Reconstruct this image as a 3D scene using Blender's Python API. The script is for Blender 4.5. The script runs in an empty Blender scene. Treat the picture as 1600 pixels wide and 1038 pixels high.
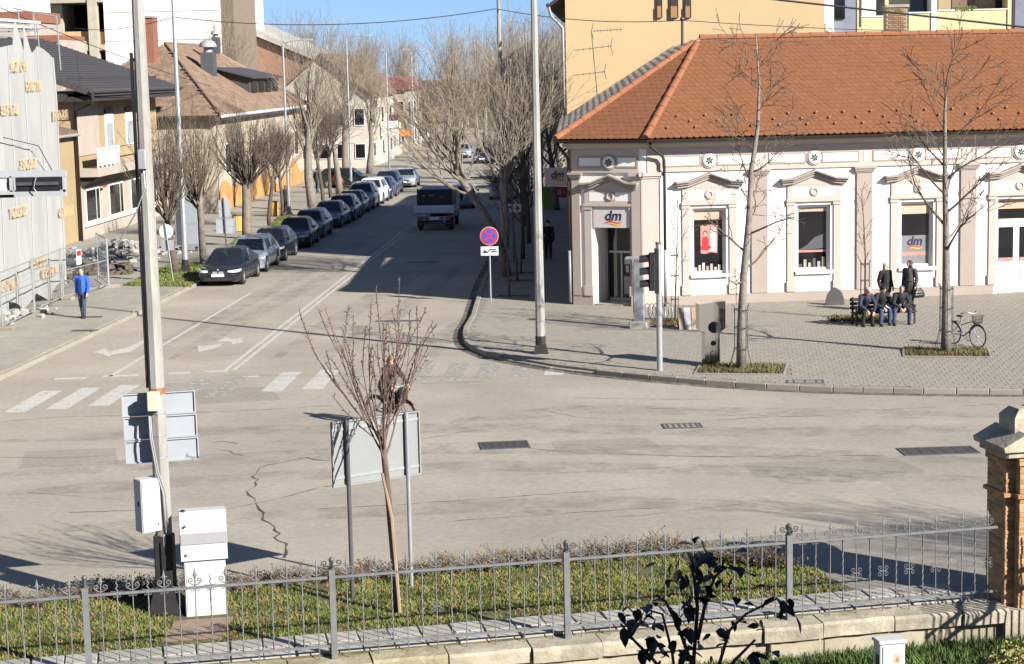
import bpy, bmesh, math, random
import numpy as np
from mathutils import Vector, Matrix, noise as mnoise

# ------------------------------------------------------------------ camera
sc = bpy.context.scene
col = sc.collection
PW, PH = 1600.0, 1038.0
F, CH = 2900.0, 8.6                      # focal length in photo pixels, eye height in metres
PITCH = math.atan((PH/2-112.0)/F); YAW = math.atan((965.0-800)/F); ROLL = 0.022
_f = np.array([-math.sin(YAW)*math.cos(PITCH), math.cos(YAW)*math.cos(PITCH), -math.sin(PITCH)])
_r0 = np.array([math.cos(YAW), math.sin(YAW), 0.0]); _u0 = np.cross(_r0, _f)
_r = math.cos(ROLL)*_r0-math.sin(ROLL)*_u0; _u = math.sin(ROLL)*_r0+math.cos(ROLL)*_u0
cam_d = bpy.data.cameras.new('camera'); cam = bpy.data.objects.new('camera', cam_d); col.objects.link(cam)
cam.matrix_world = Matrix(((_r[0], _u[0], -_f[0], 0), (_r[1], _u[1], -_f[1], 0), (_r[2], _u[2], -_f[2], CH), (0, 0, 0, 1)))
cam_d.sensor_fit = 'HORIZONTAL'; cam_d.sensor_width = 36.0; cam_d.lens = 36.0*F/PW
cam_d.clip_start = 0.1; cam_d.clip_end = 3000
sc.camera = cam
# ------------------------------------------------------------------ sky, sun, exposure
SUN_EL = math.radians(29.0)
SUN_H = Vector((0.80, -0.60, 0)).normalized()       # horizontal direction towards the sun
SUN_AZ = math.atan2(SUN_H.x, SUN_H.y)                # clockwise from +Y
w = bpy.data.worlds.new('World'); sc.world = w; w.use_nodes = True
nt = w.node_tree
bg = nt.nodes['Background']
sky = nt.nodes.new('ShaderNodeTexSky'); sky.sky_type = 'NISHITA'; sky.sun_disc = False
sky.sun_elevation = SUN_EL; sky.sun_rotation = SUN_AZ
sky.altitude = 100; sky.air_density = 1.0; sky.dust_density = 0.15; sky.ozone_density = 2.5
_tc = nt.nodes.new('ShaderNodeTexCoord'); _ad = nt.nodes.new('ShaderNodeVectorMath'); _ad.operation = 'ADD'; _ad.inputs[1].default_value = (0, 0, 0.12)
nt.links.new(_tc.outputs['Generated'], _ad.inputs[0]); nt.links.new(_ad.outputs[0], sky.inputs[0])
_mx = nt.nodes.new('ShaderNodeMix'); _mx.data_type = 'RGBA'; _mx.blend_type = 'MULTIPLY'; _mx.inputs[0].default_value = 1.0; _mx.inputs[7].default_value = (0.91, 0.97, 1.09, 1)
nt.links.new(sky.outputs[0], _mx.inputs[6]); nt.links.new(_mx.outputs[2], bg.inputs[0]); bg.inputs[1].default_value = 0.056
sun_d = bpy.data.lights.new('sun', 'SUN'); sun_d.energy = 5.0; sun_d.angle = math.radians(0.53); sun_d.color = (1.0, 0.955, 0.88)
sun = bpy.data.objects.new('sun', sun_d); col.objects.link(sun)
sdir = Vector((SUN_H.x*math.cos(SUN_EL), SUN_H.y*math.cos(SUN_EL), math.sin(SUN_EL)))
sun.rotation_euler = sdir.to_track_quat('Z', 'Y').to_euler(); sun.location = (30, -20, 40)
vs = sc.view_settings; vs.view_transform = 'Standard'; vs.look = 'None'; vs.gamma = 1.0; vs.use_curve_mapping = False
vs.exposure = 1.3

# ------------------------------------------------------------------ pixel helpers (a pixel is a direction; the ground or wall gives the distance)
YK = 1.0
def ray(px, py):
    return _f*F+_r*(px-PW/2)-_u*(py-PH/2)
def G(px, py, z=0.0):
    d = ray(px, py); t = (z-CH)/d[2]; return Vector((d[0]*t, d[1]*t, z))
def AtY(px, py, y):
    d = ray(px, py); t = y*YK/d[1]; return Vector((d[0]*t, y, CH+d[2]*t))
def AtX(px, py, x):
    d = ray(px, py); t = x/d[0]; return Vector((x, d[1]*t/YK, CH+d[2]*t))
def Hgt(px, py, b):
    d = ray(px, py); t = math.hypot(b[0], b[1])/math.hypot(d[0], d[1]); return CH+d[2]*t

# ------------------------------------------------------------------ materials
MATS = {}
def lin(c):
    return tuple(((x/255.0)/12.92 if x <= 10 else (((x/255.0)+0.055)/1.055)**2.4) for x in c)
def mat(name, c, rough=0.8, var=0.12, scale=2.0, bump=0.0, bscale=30.0, metal=0.0, c2=None, spec=0.4, detail=6.0, coat=0.0, stain=0.0, sscale=0.35, stretch=None, fine=0.0, fscale=20.0):
    """Principled material whose colour wanders between two tones by noise, with fine bump."""
    if name in MATS: return MATS[name]
    m = bpy.data.materials.new(name); m.use_nodes = True; MATS[name] = m
    n = m.node_tree; N = n.nodes; L = n.links; b = N['Principled BSDF']
    b.inputs['Roughness'].default_value = rough; b.inputs['Metallic'].default_value = metal
    b.inputs['Specular IOR Level'].default_value = spec; b.inputs['Coat Weight'].default_value = coat
    b.inputs['Coat Roughness'].default_value = 0.05
    m.diffuse_color = (*c, 1)
    if var == 0 and bump == 0:
        b.inputs['Base Color'].default_value = (*c, 1); return m
    tc = N.new('ShaderNodeTexCoord'); src = tc.outputs['Object']
    if stretch:
        mp = N.new('ShaderNodeMapping'); mp.inputs['Scale'].default_value = stretch; L.new(src, mp.inputs[0]); src = mp.outputs[0]
    nz = N.new('ShaderNodeTexNoise'); nz.inputs['Scale'].default_value = scale; nz.inputs['Detail'].default_value = detail; nz.inputs['Roughness'].default_value = 0.62
    L.new(src, nz.inputs['Vector'])
    cr = N.new('ShaderNodeValToRGB'); cr.color_ramp.elements[0].position = 0.3; cr.color_ramp.elements[1].position = 0.7
    a = tuple(max(0, x*(1-var)) for x in c); e = c2 if c2 else tuple(min(1, x*(1+var)) for x in c)
    cr.color_ramp.elements[0].color = (*a, 1); cr.color_ramp.elements[1].color = (*e, 1)
    L.new(nz.outputs[0], cr.inputs[0]); out = cr.outputs[0]
    if stain > 0:
        n2 = N.new('ShaderNodeTexNoise'); n2.inputs['Scale'].default_value = sscale; n2.inputs['Detail'].default_value = 9; n2.inputs['Roughness'].default_value = 0.7
        L.new(src, n2.inputs['Vector'])
        r2 = N.new('ShaderNodeValToRGB'); r2.color_ramp.elements[0].position = 0.35; r2.color_ramp.elements[1].position = 0.62
        r2.color_ramp.elements[0].color = (1-stain,)*3+(1,); r2.color_ramp.elements[1].color = (1, 1, 1, 1)
        mx = N.new('ShaderNodeMix'); mx.data_type = 'RGBA'; mx.blend_type = 'MULTIPLY'; mx.inputs[0].default_value = 1.0
        L.new(n2.outputs[0], r2.inputs[0]); L.new(out, mx.inputs[6]); L.new(r2.outputs[0], mx.inputs[7]); out = mx.outputs[2]
    if fine > 0:
        n3 = N.new('ShaderNodeTexNoise'); n3.inputs['Scale'].default_value = fscale; n3.inputs['Detail'].default_value = 3; L.new(src, n3.inputs['Vector'])
        r3 = N.new('ShaderNodeMapRange'); r3.inputs[1].default_value = .3; r3.inputs[2].default_value = .7; r3.inputs[3].default_value = 1-fine; r3.inputs[4].default_value = 1+fine
        m3 = N.new('ShaderNodeMix'); m3.data_type = 'RGBA'; m3.blend_type = 'MULTIPLY'; m3.inputs[0].default_value = 1.0
        L.new(n3.outputs[0], r3.inputs[0]); L.new(out, m3.inputs[6]); L.new(r3.outputs[0], m3.inputs[7]); out = m3.outputs[2]
    L.new(out, b.inputs['Base Color'])
    if bump > 0:
        nb = N.new('ShaderNodeTexNoise'); nb.inputs['Scale'].default_value = bscale; nb.inputs['Detail'].default_value = 4
        L.new(src, nb.inputs['Vector'])
        bp = N.new('ShaderNodeBump'); bp.inputs['Strength'].default_value = bump; bp.inputs['Distance'].default_value = 0.02
        L.new(nb.outputs[0], bp.inputs['Height']); L.new(bp.outputs[0], b.inputs['Normal'])
    return m
def piece_mat(name, c, var=0.18, rough=0.85, hue=0.0, bump=0.2, bscale=40, vein=None):
    """Colour differs from object to object (Object Info random) and from island to island."""
    if name in MATS: return MATS[name]
    m = mat(name, c, rough=rough, var=0.1, scale=6, bump=bump, bscale=bscale, spec=.15)
    n = m.node_tree; N = n.nodes; L = n.links; b = N['Principled BSDF']
    base = b.inputs['Base Color'].links[0].from_socket
    oi = N.new('ShaderNodeObjectInfo'); ge = N.new('ShaderNodeNewGeometry')
    ad = N.new('ShaderNodeMath'); ad.operation = 'ADD'; L.new(oi.outputs['Random'], ad.inputs[0]); L.new(ge.outputs['Random Per Island'], ad.inputs[1])
    fr = N.new('ShaderNodeMath'); fr.operation = 'FRACT'; L.new(ad.outputs[0], fr.inputs[0])
    r = N.new('ShaderNodeValToRGB')
    r.color_ramp.elements[0].color = (1-var, 1-var*(1+hue), 1-var*(1+2*hue), 1); r.color_ramp.elements[1].color = (1+var, 1+var*(1-hue), 1+var*(1-hue), 1)
    L.new(fr.outputs[0], r.inputs[0])
    mx = N.new('ShaderNodeMix'); mx.data_type = 'RGBA'; mx.blend_type = 'MULTIPLY'; mx.inputs[0].default_value = 1
    L.new(base, mx.inputs[6]); L.new(r.outputs[0], mx.inputs[7]); L.new(mx.outputs[2], b.inputs['Base Color'])
    return m
def glass(name, c=(0.008, 0.008, 0.009), rough=0.06):
    if name in MATS: return MATS[name]
    m = mat(name, c, rough=rough, var=0.3, scale=1.2, spec=0.45); return m
def paint_mat(name, c, wear=0.5, scale=5.0):
    """Worn road paint: the coat is missing where the noise says so."""
    if name in MATS: return MATS[name]
    m = mat(name, c, rough=0.8, var=0.08, scale=9)
    n = m.node_tree; N = n.nodes; L = n.links; b = N['Principled BSDF']; o = N['Material Output']
    tc = N.new('ShaderNodeTexCoord')
    nz = N.new('ShaderNodeTexNoise'); nz.inputs['Scale'].default_value = scale; nz.inputs['Detail'].default_value = 10; nz.inputs['Roughness'].default_value = 0.75
    L.new(tc.outputs['Object'], nz.inputs['Vector'])
    r = N.new('ShaderNodeValToRGB'); r.color_ramp.elements[0].position = wear-0.1; r.color_ramp.elements[1].position = wear+0.1
    L.new(nz.outputs[0], r.inputs[0])
    t = N.new('ShaderNodeBsdfTransparent'); mx = N.new('ShaderNodeMixShader')
    L.new(r.outputs[0], mx.inputs[0]); L.new(t.outputs[0], mx.inputs[1]); L.new(b.outputs[0], mx.inputs[2]); L.new(mx.outputs[0], o.inputs[0])
    return m

# ------------------------------------------------------------------ mesh builder
WM = {}
# YK: stretch along the street used while the left-hand houses are set out
class MB:
    def __init__(s): s.v = []; s.f = []; s.m = []; s.M = None
    def add(s, vs, fs, mi=0):
        o = len(s.v)
        if s.M is not None: vs = [s.M @ Vector(p) for p in vs]
        s.v.extend([tuple(p) for p in vs]); s.f.extend([tuple(i+o for i in q) for q in fs]); s.m.extend([mi]*len(fs)); return s
    def box(s, x0, x1, y0, y1, z0, z1, mi=0):
        return s.add([(x0, y0, z0), (x1, y0, z0), (x1, y1, z0), (x0, y1, z0), (x0, y0, z1), (x1, y0, z1), (x1, y1, z1), (x0, y1, z1)],
                     [(0, 3, 2, 1), (4, 5, 6, 7), (0, 1, 5, 4), (1, 2, 6, 5), (2, 3, 7, 6), (3, 0, 4, 7)], mi)
    def cbox(s, x0, x1, y0, y1, z0, z1, b=0.02, mi=0):
        """box with chamfered vertical and top edges"""
        r = []
        for (z, i) in ((z0, 0), (z1-b, 0), (z1, b)):
            r.append([(x0+i+b, y0+i, z), (x1-i-b, y0+i, z), (x1-i, y0+i+b, z), (x1-i, y1-i-b, z), (x1-i-b, y1-i, z), (x0+i+b, y1-i, z), (x0+i, y1-i-b, z), (x0+i, y0+i+b, z)])
        vs = r[0]+r[1]+r[2]; fs = [tuple(range(7, -1, -1)), tuple(range(16, 24))]
        for k in (0, 8):
            for i in range(8): fs.append((k+i, k+(i+1) % 8, k+8+(i+1) % 8, k+8+i))
        return s.add(vs, fs, mi)
    def prism(s, poly, z0, z1, mi=0, top=True, bot=True):
        n = len(poly); vs = [(p[0], p[1], z0) for p in poly]+[(p[0], p[1], z1) for p in poly]
        fs = [(i, (i+1) % n, n+(i+1) % n, n+i) for i in range(n)]
        if top: fs.append(tuple(range(n, 2*n)))
        if bot: fs.append(tuple(range(n-1, -1, -1)))
        return s.add(vs, fs, mi)
    def extr(s, poly, O, U, V, W, d0, d1, mi=0):
        """polygon in plane O+u*U+v*V extruded along W from d0 to d1"""
        O, U, V, W = Vector(O), Vector(U), Vector(V), Vector(W); n = len(poly)
        vs = [O+U*a+V*b+W*d0 for a, b in poly]+[O+U*a+V*b+W*d1 for a, b in poly]
        fs = [(i, (i+1) % n, n+(i+1) % n, n+i) for i in range(n)]+[tuple(range(n, 2*n)), tuple(range(n-1, -1, -1))]
        return s.add(vs, fs, mi)
    def tube(s, pts, rad, n=6, mi=0, cap=True):
        pts = [Vector(p) for p in pts]; k = len(pts)
        if not hasattr(rad, '__len__'): rad = [rad]*k
        vs = []; fs = []; prev = None
        for i, p in enumerate(pts):
            t = (pts[min(i+1, k-1)]-pts[max(i-1, 0)])
            if t.length < 1e-9: t = Vector((0, 0, 1))
            t.normalize()
            if prev is None:
                a = t.cross(Vector((0, 0, 1)))
                if a.length < 1e-3: a = t.cross(Vector((1, 0, 0)))
            else:
                a = prev-t*prev.dot(t)
                if a.length < 1e-6: a = t.cross(Vector((1, 0, 0)))
            a.normalize(); prev = a; b = t.cross(a)
            for j in range(n):
                g = 2*math.pi*j/n; vs.append(p+(a*math.cos(g)+b*math.sin(g))*rad[i])
        for i in range(k-1):
            for j in range(n): fs.append((i*n+j, i*n+(j+1) % n, (i+1)*n+(j+1) % n, (i+1)*n+j))
        if cap and n > 2: fs.append(tuple(range(n-1, -1, -1))); fs.append(tuple(range((k-1)*n, k*n)))
        return s.add(vs, fs, mi)
    def lathe(s, prof, n=12, O=(0, 0, 0), mi=0):
        vs = []; fs = []
        for (r, z) in prof:
            for j in range(n):
                g = 2*math.pi*j/n; vs.append((O[0]+r*math.cos(g), O[1]+r*math.sin(g), O[2]+z))
        for i in range(len(prof)-1):
            for j in range(n): fs.append((i*n+j, i*n+(j+1) % n, (i+1)*n+(j+1) % n, (i+1)*n+j))
        fs.append(tuple(range(n-1, -1, -1))); k = (len(prof)-1)*n; fs.append(tuple(range(k, k+n)))
        return s.add(vs, fs, mi)
    def disc(s, O, N, r, th, n=20, mi=0):
        N = Vector(N).normalized(); O = Vector(O)
        return s.tube([O, O+N*th], r, n, mi)
    def ell(s, c, r, n=10, k=7, mi=0):
        vs = [(c[0], c[1], c[2]-r[2])]; fs = []
        for i in range(1, k):
            a = math.pi*i/k
            for j in range(n):
                g = 2*math.pi*j/n; vs.append((c[0]+r[0]*math.sin(a)*math.cos(g), c[1]+r[1]*math.sin(a)*math.sin(g), c[2]-r[2]*math.cos(a)))
        vs.append((c[0], c[1], c[2]+r[2])); e = len(vs)-1
        for j in range(n): fs.append((0, 1+(j+1) % n, 1+j)); fs.append((e, e-n+j, e-n+(j+1) % n))
        for i in range(k-2):
            for j in range(n): fs.append((1+i*n+j, 1+i*n+(j+1) % n, 1+(i+1)*n+(j+1) % n, 1+(i+1)*n+j))
        return s.add(vs, fs, mi)
    def mesh(s, name):
        me = bpy.data.meshes.new(name); me.from_pydata(s.v, [], s.f)
        if any(s.m): me.polygons.foreach_set('material_index', s.m)
        me.update(); return me
    def build(s, name, mats, parent=None, smooth=False, world=False, loc=None, rz=0.0, M=None):
        me = s.mesh(name)
        for m in (mats if isinstance(mats, (list, tuple)) else [mats]): me.materials.append(m)
        if smooth is True: me.polygons.foreach_set('use_smooth', [True]*len(me.polygons))
        elif smooth: me.polygons.foreach_set('use_smooth', [True]*len(me.polygons)); me.set_sharp_from_angle(angle=math.radians(smooth))
        return link(name, me, parent, world, loc, rz, M)
def link(name, me, parent=None, world=False, loc=None, rz=0.0, M=None):
    o = bpy.data.objects.new(name, me); col.objects.link(o)
    X = M if M is not None else Matrix.Translation(Vector(loc) if loc is not None else Vector((0, 0, 0))) @ Matrix.Rotation(rz, 4, 'Z')
    if parent is not None:
        o.parent = parent
        if world:
            if M is None and loc is None:
                if YK != 1.0: me.transform(Matrix.Diagonal((1, YK, 1, 1)))
                me.transform(WM[parent.name].inverted()); X = Matrix.Identity(4)
            else:
                if YK != 1.0: X = X.copy(); X[1][3] *= YK
                X = WM[parent.name].inverted() @ X
        WM[o.name] = WM[parent.name] @ X
    else: WM[o.name] = X
    o.matrix_basis = X
    return o
def thing(name, label, cat, loc=(0, 0, 0), rz=0.0, group=None, M=None):
    o = bpy.data.objects.new(name, None); col.objects.link(o); o.empty_display_size = 0.2
    X = M if M is not None else Matrix.Translation(Vector((loc[0], loc[1]*YK, loc[2]))) @ Matrix.Rotation(rz, 4, 'Z')
    o.matrix_basis = X; WM[o.name] = X
    o['label'] = label; o['category'] = cat
    if group: o['group'] = group
    return o
def tag(o, label, cat, group=None):
    o['label'] = label; o['category'] = cat
    if group: o['group'] = group
    return o
def stru(o): o['kind'] = 'structure'; return o
def stuff(o): o['kind'] = 'stuff'; return o
def dup(root, loc, rz, label, group=None, scale=1.0, mats=None):
    """copy a thing with its parts and sub-parts"""
    def rec(o, par):
        c = o.copy(); col.objects.link(c); c.parent = par
        if par is not None: WM[c.name] = WM[par.name] @ c.matrix_basis
        for ch in o.children: rec(ch, c)
        return c
    X = Matrix.Translation(Vector(loc)) @ Matrix.Rotation(rz, 4, 'Z') @ Matrix.Scale(scale, 4)
    r = root.copy(); col.objects.link(r); r.matrix_basis = X; WM[r.name] = X
    r['label'] = label
    if group: r['group'] = group
    for ch in root.children: rec(ch, r)
    return r
def R2(a): return Matrix.Rotation(a, 4, 'Z')
def frame(O, U, V, W): # matrix with columns
    U, V, W = Vector(U), Vector(V), Vector(W)
    return Matrix(((U.x, V.x, W.x, O[0]), (U.y, V.y, W.y, O[1]), (U.z, V.z, W.z, O[2]), (0, 0, 0, 1)))
def text_mesh(txt, size, depth=0.01, italic=0.0, bold=False):
    cu = bpy.data.curves.new('txt', 'FONT'); cu.body = txt; cu.size = size; cu.extrude = depth/2; cu.shear = italic
    cu.align_x = 'CENTER'; cu.align_y = 'CENTER'; cu.offset = size*0.02 if bold else 0; cu.resolution_u = 3
    o = bpy.data.objects.new('txt', cu); col.objects.link(o)
    dg = bpy.context.evaluated_depsgraph_get(); me = bpy.data.meshes.new_from_object(o.evaluated_get(dg))
    bpy.data.objects.remove(o); return me
# ------------------------------------------------------------------ material palette
m_road = mat('asphalt', (0.285, 0.25, 0.203), rough=0.9, var=0.10, scale=0.25, bump=0.25, bscale=60, stain=0.20, sscale=0.16, detail=12, fine=.10, fscale=7)
m_walk = mat('pavement', (0.245, 0.225, 0.185), rough=0.9, fine=.1, fscale=6, var=0.12, scale=0.8, bump=0.2, bscale=40, stain=0.15, detail=10)
m_paver = piece_mat('paver', (0.232, 0.209, 0.174), var=0.05)
m_joint = mat('paver_joint', (0.213, 0.190, 0.158), var=0.15, scale=3, stain=0.2)
m_kerb = piece_mat('kerb_concrete', (0.215, 0.19, 0.158), var=0.10)
m_kerbd = piece_mat('kerb_dark', (0.10, 0.09, 0.08), var=0.15)
m_soil = mat('soil', (0.075, 0.055, 0.038), var=0.4, scale=5, bump=0.8, bscale=25)
m_grassb = mat('grass_soil', (0.07, 0.075, 0.025), var=0.5, scale=2.5, bump=0.6, bscale=30, c2=(0.13, 0.11, 0.05))
m_white = mat('white_render', (0.66, 0.635, 0.59), var=0.03, scale=1.2, bump=0.05, stain=0.05)
m_beige = mat('beige_render', (0.29, 0.24, 0.205), var=0.04, scale=1.0, bump=0.06, stain=0.08)
m_beige2 = mat('pale_beige_trim', (0.39, 0.325, 0.285), var=0.04, scale=1.0, bump=0.05, stain=0.06)
m_roof = piece_mat('roof_tile', (0.166, 0.071, 0.034), var=0.05, rough=0.75)
m_ridge = piece_mat('ridge_tile', (0.215, 0.088, 0.045), var=0.06, rough=0.75)
m_rooff = mat('roof_felt', (0.10, 0.035, 0.016), var=0.2, scale=3)
m_oldtile = piece_mat('old_tile', (0.46, 0.41, 0.33), var=0.25)
m_gutter = mat('brown_metal', (0.035, 0.026, 0.022), rough=0.5, var=0.15, metal=0.0)
m_greypipe = mat('grey_metal', (0.25, 0.25, 0.26), rough=0.5, var=0.1)
m_glass = glass('window_glass')
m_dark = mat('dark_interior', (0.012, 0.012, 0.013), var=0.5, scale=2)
m_wframe = mat('white_frame', (0.60, 0.59, 0.57), rough=0.5, var=0.03)
m_yellow = mat('yellow_render', (0.435, 0.315, 0.175), var=0.03, scale=0.5, bump=0.04, stain=0.05)
m_lemon = mat('lemon_render', (0.46, 0.41, 0.23), var=0.04, scale=0.5, stain=0.06)
m_conc = mat('concrete', (0.30, 0.29, 0.265), rough=0.85, var=0.14, scale=1.5, bump=0.25, bscale=25, stain=0.25, sscale=1.2)
m_pole = mat('pole_concrete', (0.30, 0.285, 0.26), rough=0.85, var=0.18, scale=2.5, bump=0.3, bscale=25, stain=0.35, sscale=1.6, stretch=(1.5, 1.5, 0.35))
m_black = mat('black_paint', (0.012, 0.012, 0.014), rough=0.55, var=0.3, scale=4)
m_tar = mat('tarred_base', (0.016, 0.015, 0.015), rough=0.7, var=0.4, scale=6, bump=0.3)
m_galv = mat('galvanised', (0.30, 0.315, 0.325), rough=0.45, var=0.1, scale=5, metal=0.4)
m_galvd = mat('dark_steel', (0.06, 0.065, 0.07), rough=0.5, var=0.2, scale=5)
m_alu = mat('sign_back', (0.275, 0.30, 0.325), rough=0.5, var=0.05, scale=1.2, stain=0.08, sscale=1.5)
m_fence = mat('fence_grey', (0.125, 0.128, 0.13), rough=0.6, var=0.18, scale=6)
m_cab = mat('cabinet_white', (0.43, 0.43, 0.415), rough=0.5, var=0.03, scale=2, stain=0.07, sscale=1.5)
m_cabg = mat('cabinet_grey', (0.25, 0.25, 0.255), rough=0.5, var=0.05)
m_cream = mat('cream_plastic', (0.50, 0.47, 0.35), rough=0.5, var=0.05)
m_stone = mat('weathered_stone', (0.30, 0.265, 0.205), rough=0.9, var=0.2, scale=3, bump=0.6, bscale=18, stain=0.4, sscale=1.3, c2=(0.42, 0.37, 0.28))
m_lichen = mat('lichen_stone', (0.27, 0.225, 0.12), rough=0.95, var=0.3, scale=2.2, bump=0.7, bscale=18, stain=0.35, sscale=1.6, c2=(0.36, 0.32, 0.22))
m_wallc = mat('cream_garden_wall', (0.325, 0.285, 0.21), rough=0.9, var=0.12, scale=1.2, bump=0.3, bscale=15, stain=0.35, sscale=0.9)
m_brick = piece_mat('pier_brick', (0.34, 0.20, 0.10), var=0.28, hue=0.15)
m_mortar = mat('mortar', (0.30, 0.26, 0.20), var=0.15, bump=0.3)
m_bark = mat('bark', (0.155, 0.13, 0.105), rough=0.9, var=0.3, scale=4, bump=0.5, bscale=15)
m_barkd = mat('bark_dark', (0.085, 0.065, 0.05), rough=0.9, var=0.3, scale=4, bump=0.5, bscale=15)
m_twig = mat('twig', (0.10, 0.076, 0.056), rough=0.9, var=0.3, scale=1)
m_twigl = mat('twig_light', (0.20, 0.162, 0.12), rough=0.9, var=0.3, scale=0.6)
m_barkp = mat('bark_pale', (0.165, 0.143, 0.12), rough=0.9, var=0.35, scale=7, bump=0.5, bscale=15)
m_barkr = mat('bark_red', (0.105, 0.066, 0.052), rough=0.8, var=0.4, scale=6, bump=0.3)
m_wood = mat('stake_wood', (0.26, 0.19, 0.13), rough=0.9, var=0.2, scale=3, stretch=(8, 8, 0.5))
m_tyre = mat('tyre', (0.018, 0.018, 0.018), rough=0.9, var=0.2)
m_rim = mat('rim', (0.42, 0.43, 0.44), rough=0.35, var=0.05, metal=0.6)
m_carglass = glass('car_glass', (0.012, 0.014, 0.018), rough=0.05)
m_lamp = mat('lamp_clear', (0.42, 0.44, 0.47), rough=0.15, var=0.05, spec=0.8)
m_lampr = mat('lamp_red', (0.45, 0.02, 0.02), rough=0.25, var=0.1)
m_plate = mat('number_plate', (0.75, 0.75, 0.72), rough=0.5, var=0.03)
m_trim = mat('plastic_trim', (0.02, 0.02, 0.022), rough=0.6, var=0.2)
m_signw = mat('sign_white', (0.5, 0.5, 0.5), rough=0.5, var=0.02)
m_signr = mat('sign_red', (0.42, 0.02, 0.03), rough=0.5, var=0.03)
m_signb = mat('sign_blue', (0.03, 0.07, 0.40), rough=0.5, var=0.03)
m_signk = mat('sign_black', (0.02, 0.02, 0.02), rough=0.5, var=0.03)
m_dmpanel = mat('sign_panel_pale', (0.46, 0.42, 0.40), rough=0.6, var=0.02)
m_dmblue = mat('logo_navy', (0.012, 0.01, 0.06), rough=0.6, var=0.02)
m_dmred = mat('logo_red', (0.45, 0.03, 0.02), rough=0.6, var=0.02)
m_dmyel = mat('logo_yellow', (0.75, 0.36, 0.03), rough=0.6, var=0.02)
m_pink = mat('poster_pink', (0.42, 0.17, 0.145), rough=0.6, var=0.15, scale=2.5)
m_peach = mat('blind_peach', (0.42, 0.29, 0.21), rough=0.7, var=0.05)
m_line = paint_mat('road_paint', (0.37, 0.35, 0.315), wear=0.37)
m_linew = paint_mat('road_paint_worn', (0.34, 0.32, 0.285), wear=0.51)
m_skin = mat('skin', (0.50, 0.30, 0.22), rough=0.6, var=0.06, scale=8)
m_gold = mat('bin_orange', (0.52, 0.28, 0.06), rough=0.7, var=0.15, scale=8, stretch=(12, 12, 0.4))
m_mirror = mat('polished_steel', (0.55, 0.54, 0.51), rough=0.13, var=0.04, metal=1.0)
m_sheet = mat('sheeting', (0.285, 0.288, 0.276), rough=0.8, var=0.09, scale=0.9, bump=.8, bscale=2.2, stain=0.12, sscale=.5, stretch=(1, 1, 0.25))
m_brown = mat('brown_metal_roof', (0.050, 0.046, 0.046), rough=0.6, var=0.15, scale=2)
m_sand = mat('sand_render', (0.31, 0.232, 0.135), var=0.05, scale=0.6, stain=0.12)
m_pinkr = mat('pinkish_render', (0.345, 0.295, 0.25), var=0.05, scale=0.6, stain=0.12)
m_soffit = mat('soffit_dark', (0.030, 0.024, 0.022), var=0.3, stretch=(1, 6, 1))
m_terra = piece_mat('terracotta_old', (0.20, 0.14, 0.10), var=0.22, hue=0.1)
m_terraf = mat('terracotta_under', (0.16, 0.105, 0.075), var=0.3, scale=2, stain=0.25)
m_chim = mat('chimney_brick', (0.20, 0.085, 0.05), var=0.25, scale=12)
m_orange = mat('painted_orange', (0.34, 0.15, 0.06), var=0.10, scale=0.8, c2=(0.42, 0.25, 0.08))
m_wire = mat('cable', (0.03, 0.03, 0.035), rough=0.7, var=0)
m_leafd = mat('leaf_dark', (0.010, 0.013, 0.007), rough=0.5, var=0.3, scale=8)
m_leafy = mat('leaf_yellow', (0.24, 0.22, 0.06), rough=0.6, var=0.3, scale=8)
m_leafb = mat('leaf_dead', (0.20, 0.11, 0.05), rough=0.9, var=0.4, scale=8)
m_conif = mat('conifer', (0.022, 0.028, 0.014), rough=0.9, var=0.4, scale=3)
def grass_mat(name, a, b, c):
    m = mat(name, a, rough=0.8, var=0.5, scale=1.6, c2=b); n = m.node_tree
    r = [x for x in n.nodes if x.type == 'VALTORGB'][0]; e = r.color_ramp.elements.new(0.5); e.color = (*c, 1); return m
m_grass = grass_mat('grass', (0.05, 0.07, 0.014), (0.215, 0.185, 0.06), (0.11, 0.145, 0.026))
m_board = mat('board_back', (0.20, 0.207, 0.205), rough=0.55, var=0.05, scale=1.2, stain=0.08, sscale=1.5)
m_kerbl = piece_mat('kerb_left', (0.235, 0.214, 0.176), var=.06)
def film_mat(name, c, amount, scale=1.2, lo=.42, hi=.68):
    """thin dirt film: covers the road only as far as the noise lets it"""
    m = mat(name, c, rough=.9, var=.1, scale=3); n = m.node_tree; N = n.nodes; L = n.links; b = N['Principled BSDF']; o = N['Material Output']
    tc = N.new('ShaderNodeTexCoord'); nz = N.new('ShaderNodeTexNoise'); nz.inputs['Scale'].default_value = scale; nz.inputs['Detail'].default_value = 8; nz.inputs['Roughness'].default_value = .7; L.new(tc.outputs['Object'], nz.inputs['Vector'])
    r = N.new('ShaderNodeMapRange'); r.inputs[1].default_value = lo; r.inputs[2].default_value = hi; r.inputs[3].default_value = 0; r.inputs[4].default_value = amount; L.new(nz.outputs[0], r.inputs[0])
    t = N.new('ShaderNodeBsdfTransparent'); mx = N.new('ShaderNodeMixShader'); L.new(r.outputs[0], mx.inputs[0]); L.new(t.outputs[0], mx.inputs[1]); L.new(b.outputs[0], mx.inputs[2]); L.new(mx.outputs[0], o.inputs[0]); return m
m_film = film_mat('tyre_film', (.10, .09, .078), .24); m_dirt = film_mat('kerb_dirt', (.06, .05, .04), .75, 3.0, .3, .6); m_patch = film_mat('asphalt_patch', (.13, .12, .11), .13, 6, .1, .5); m_oil = film_mat('oil_stain', (.04, .036, .032), .42, 2.4, .45, .75)
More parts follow.
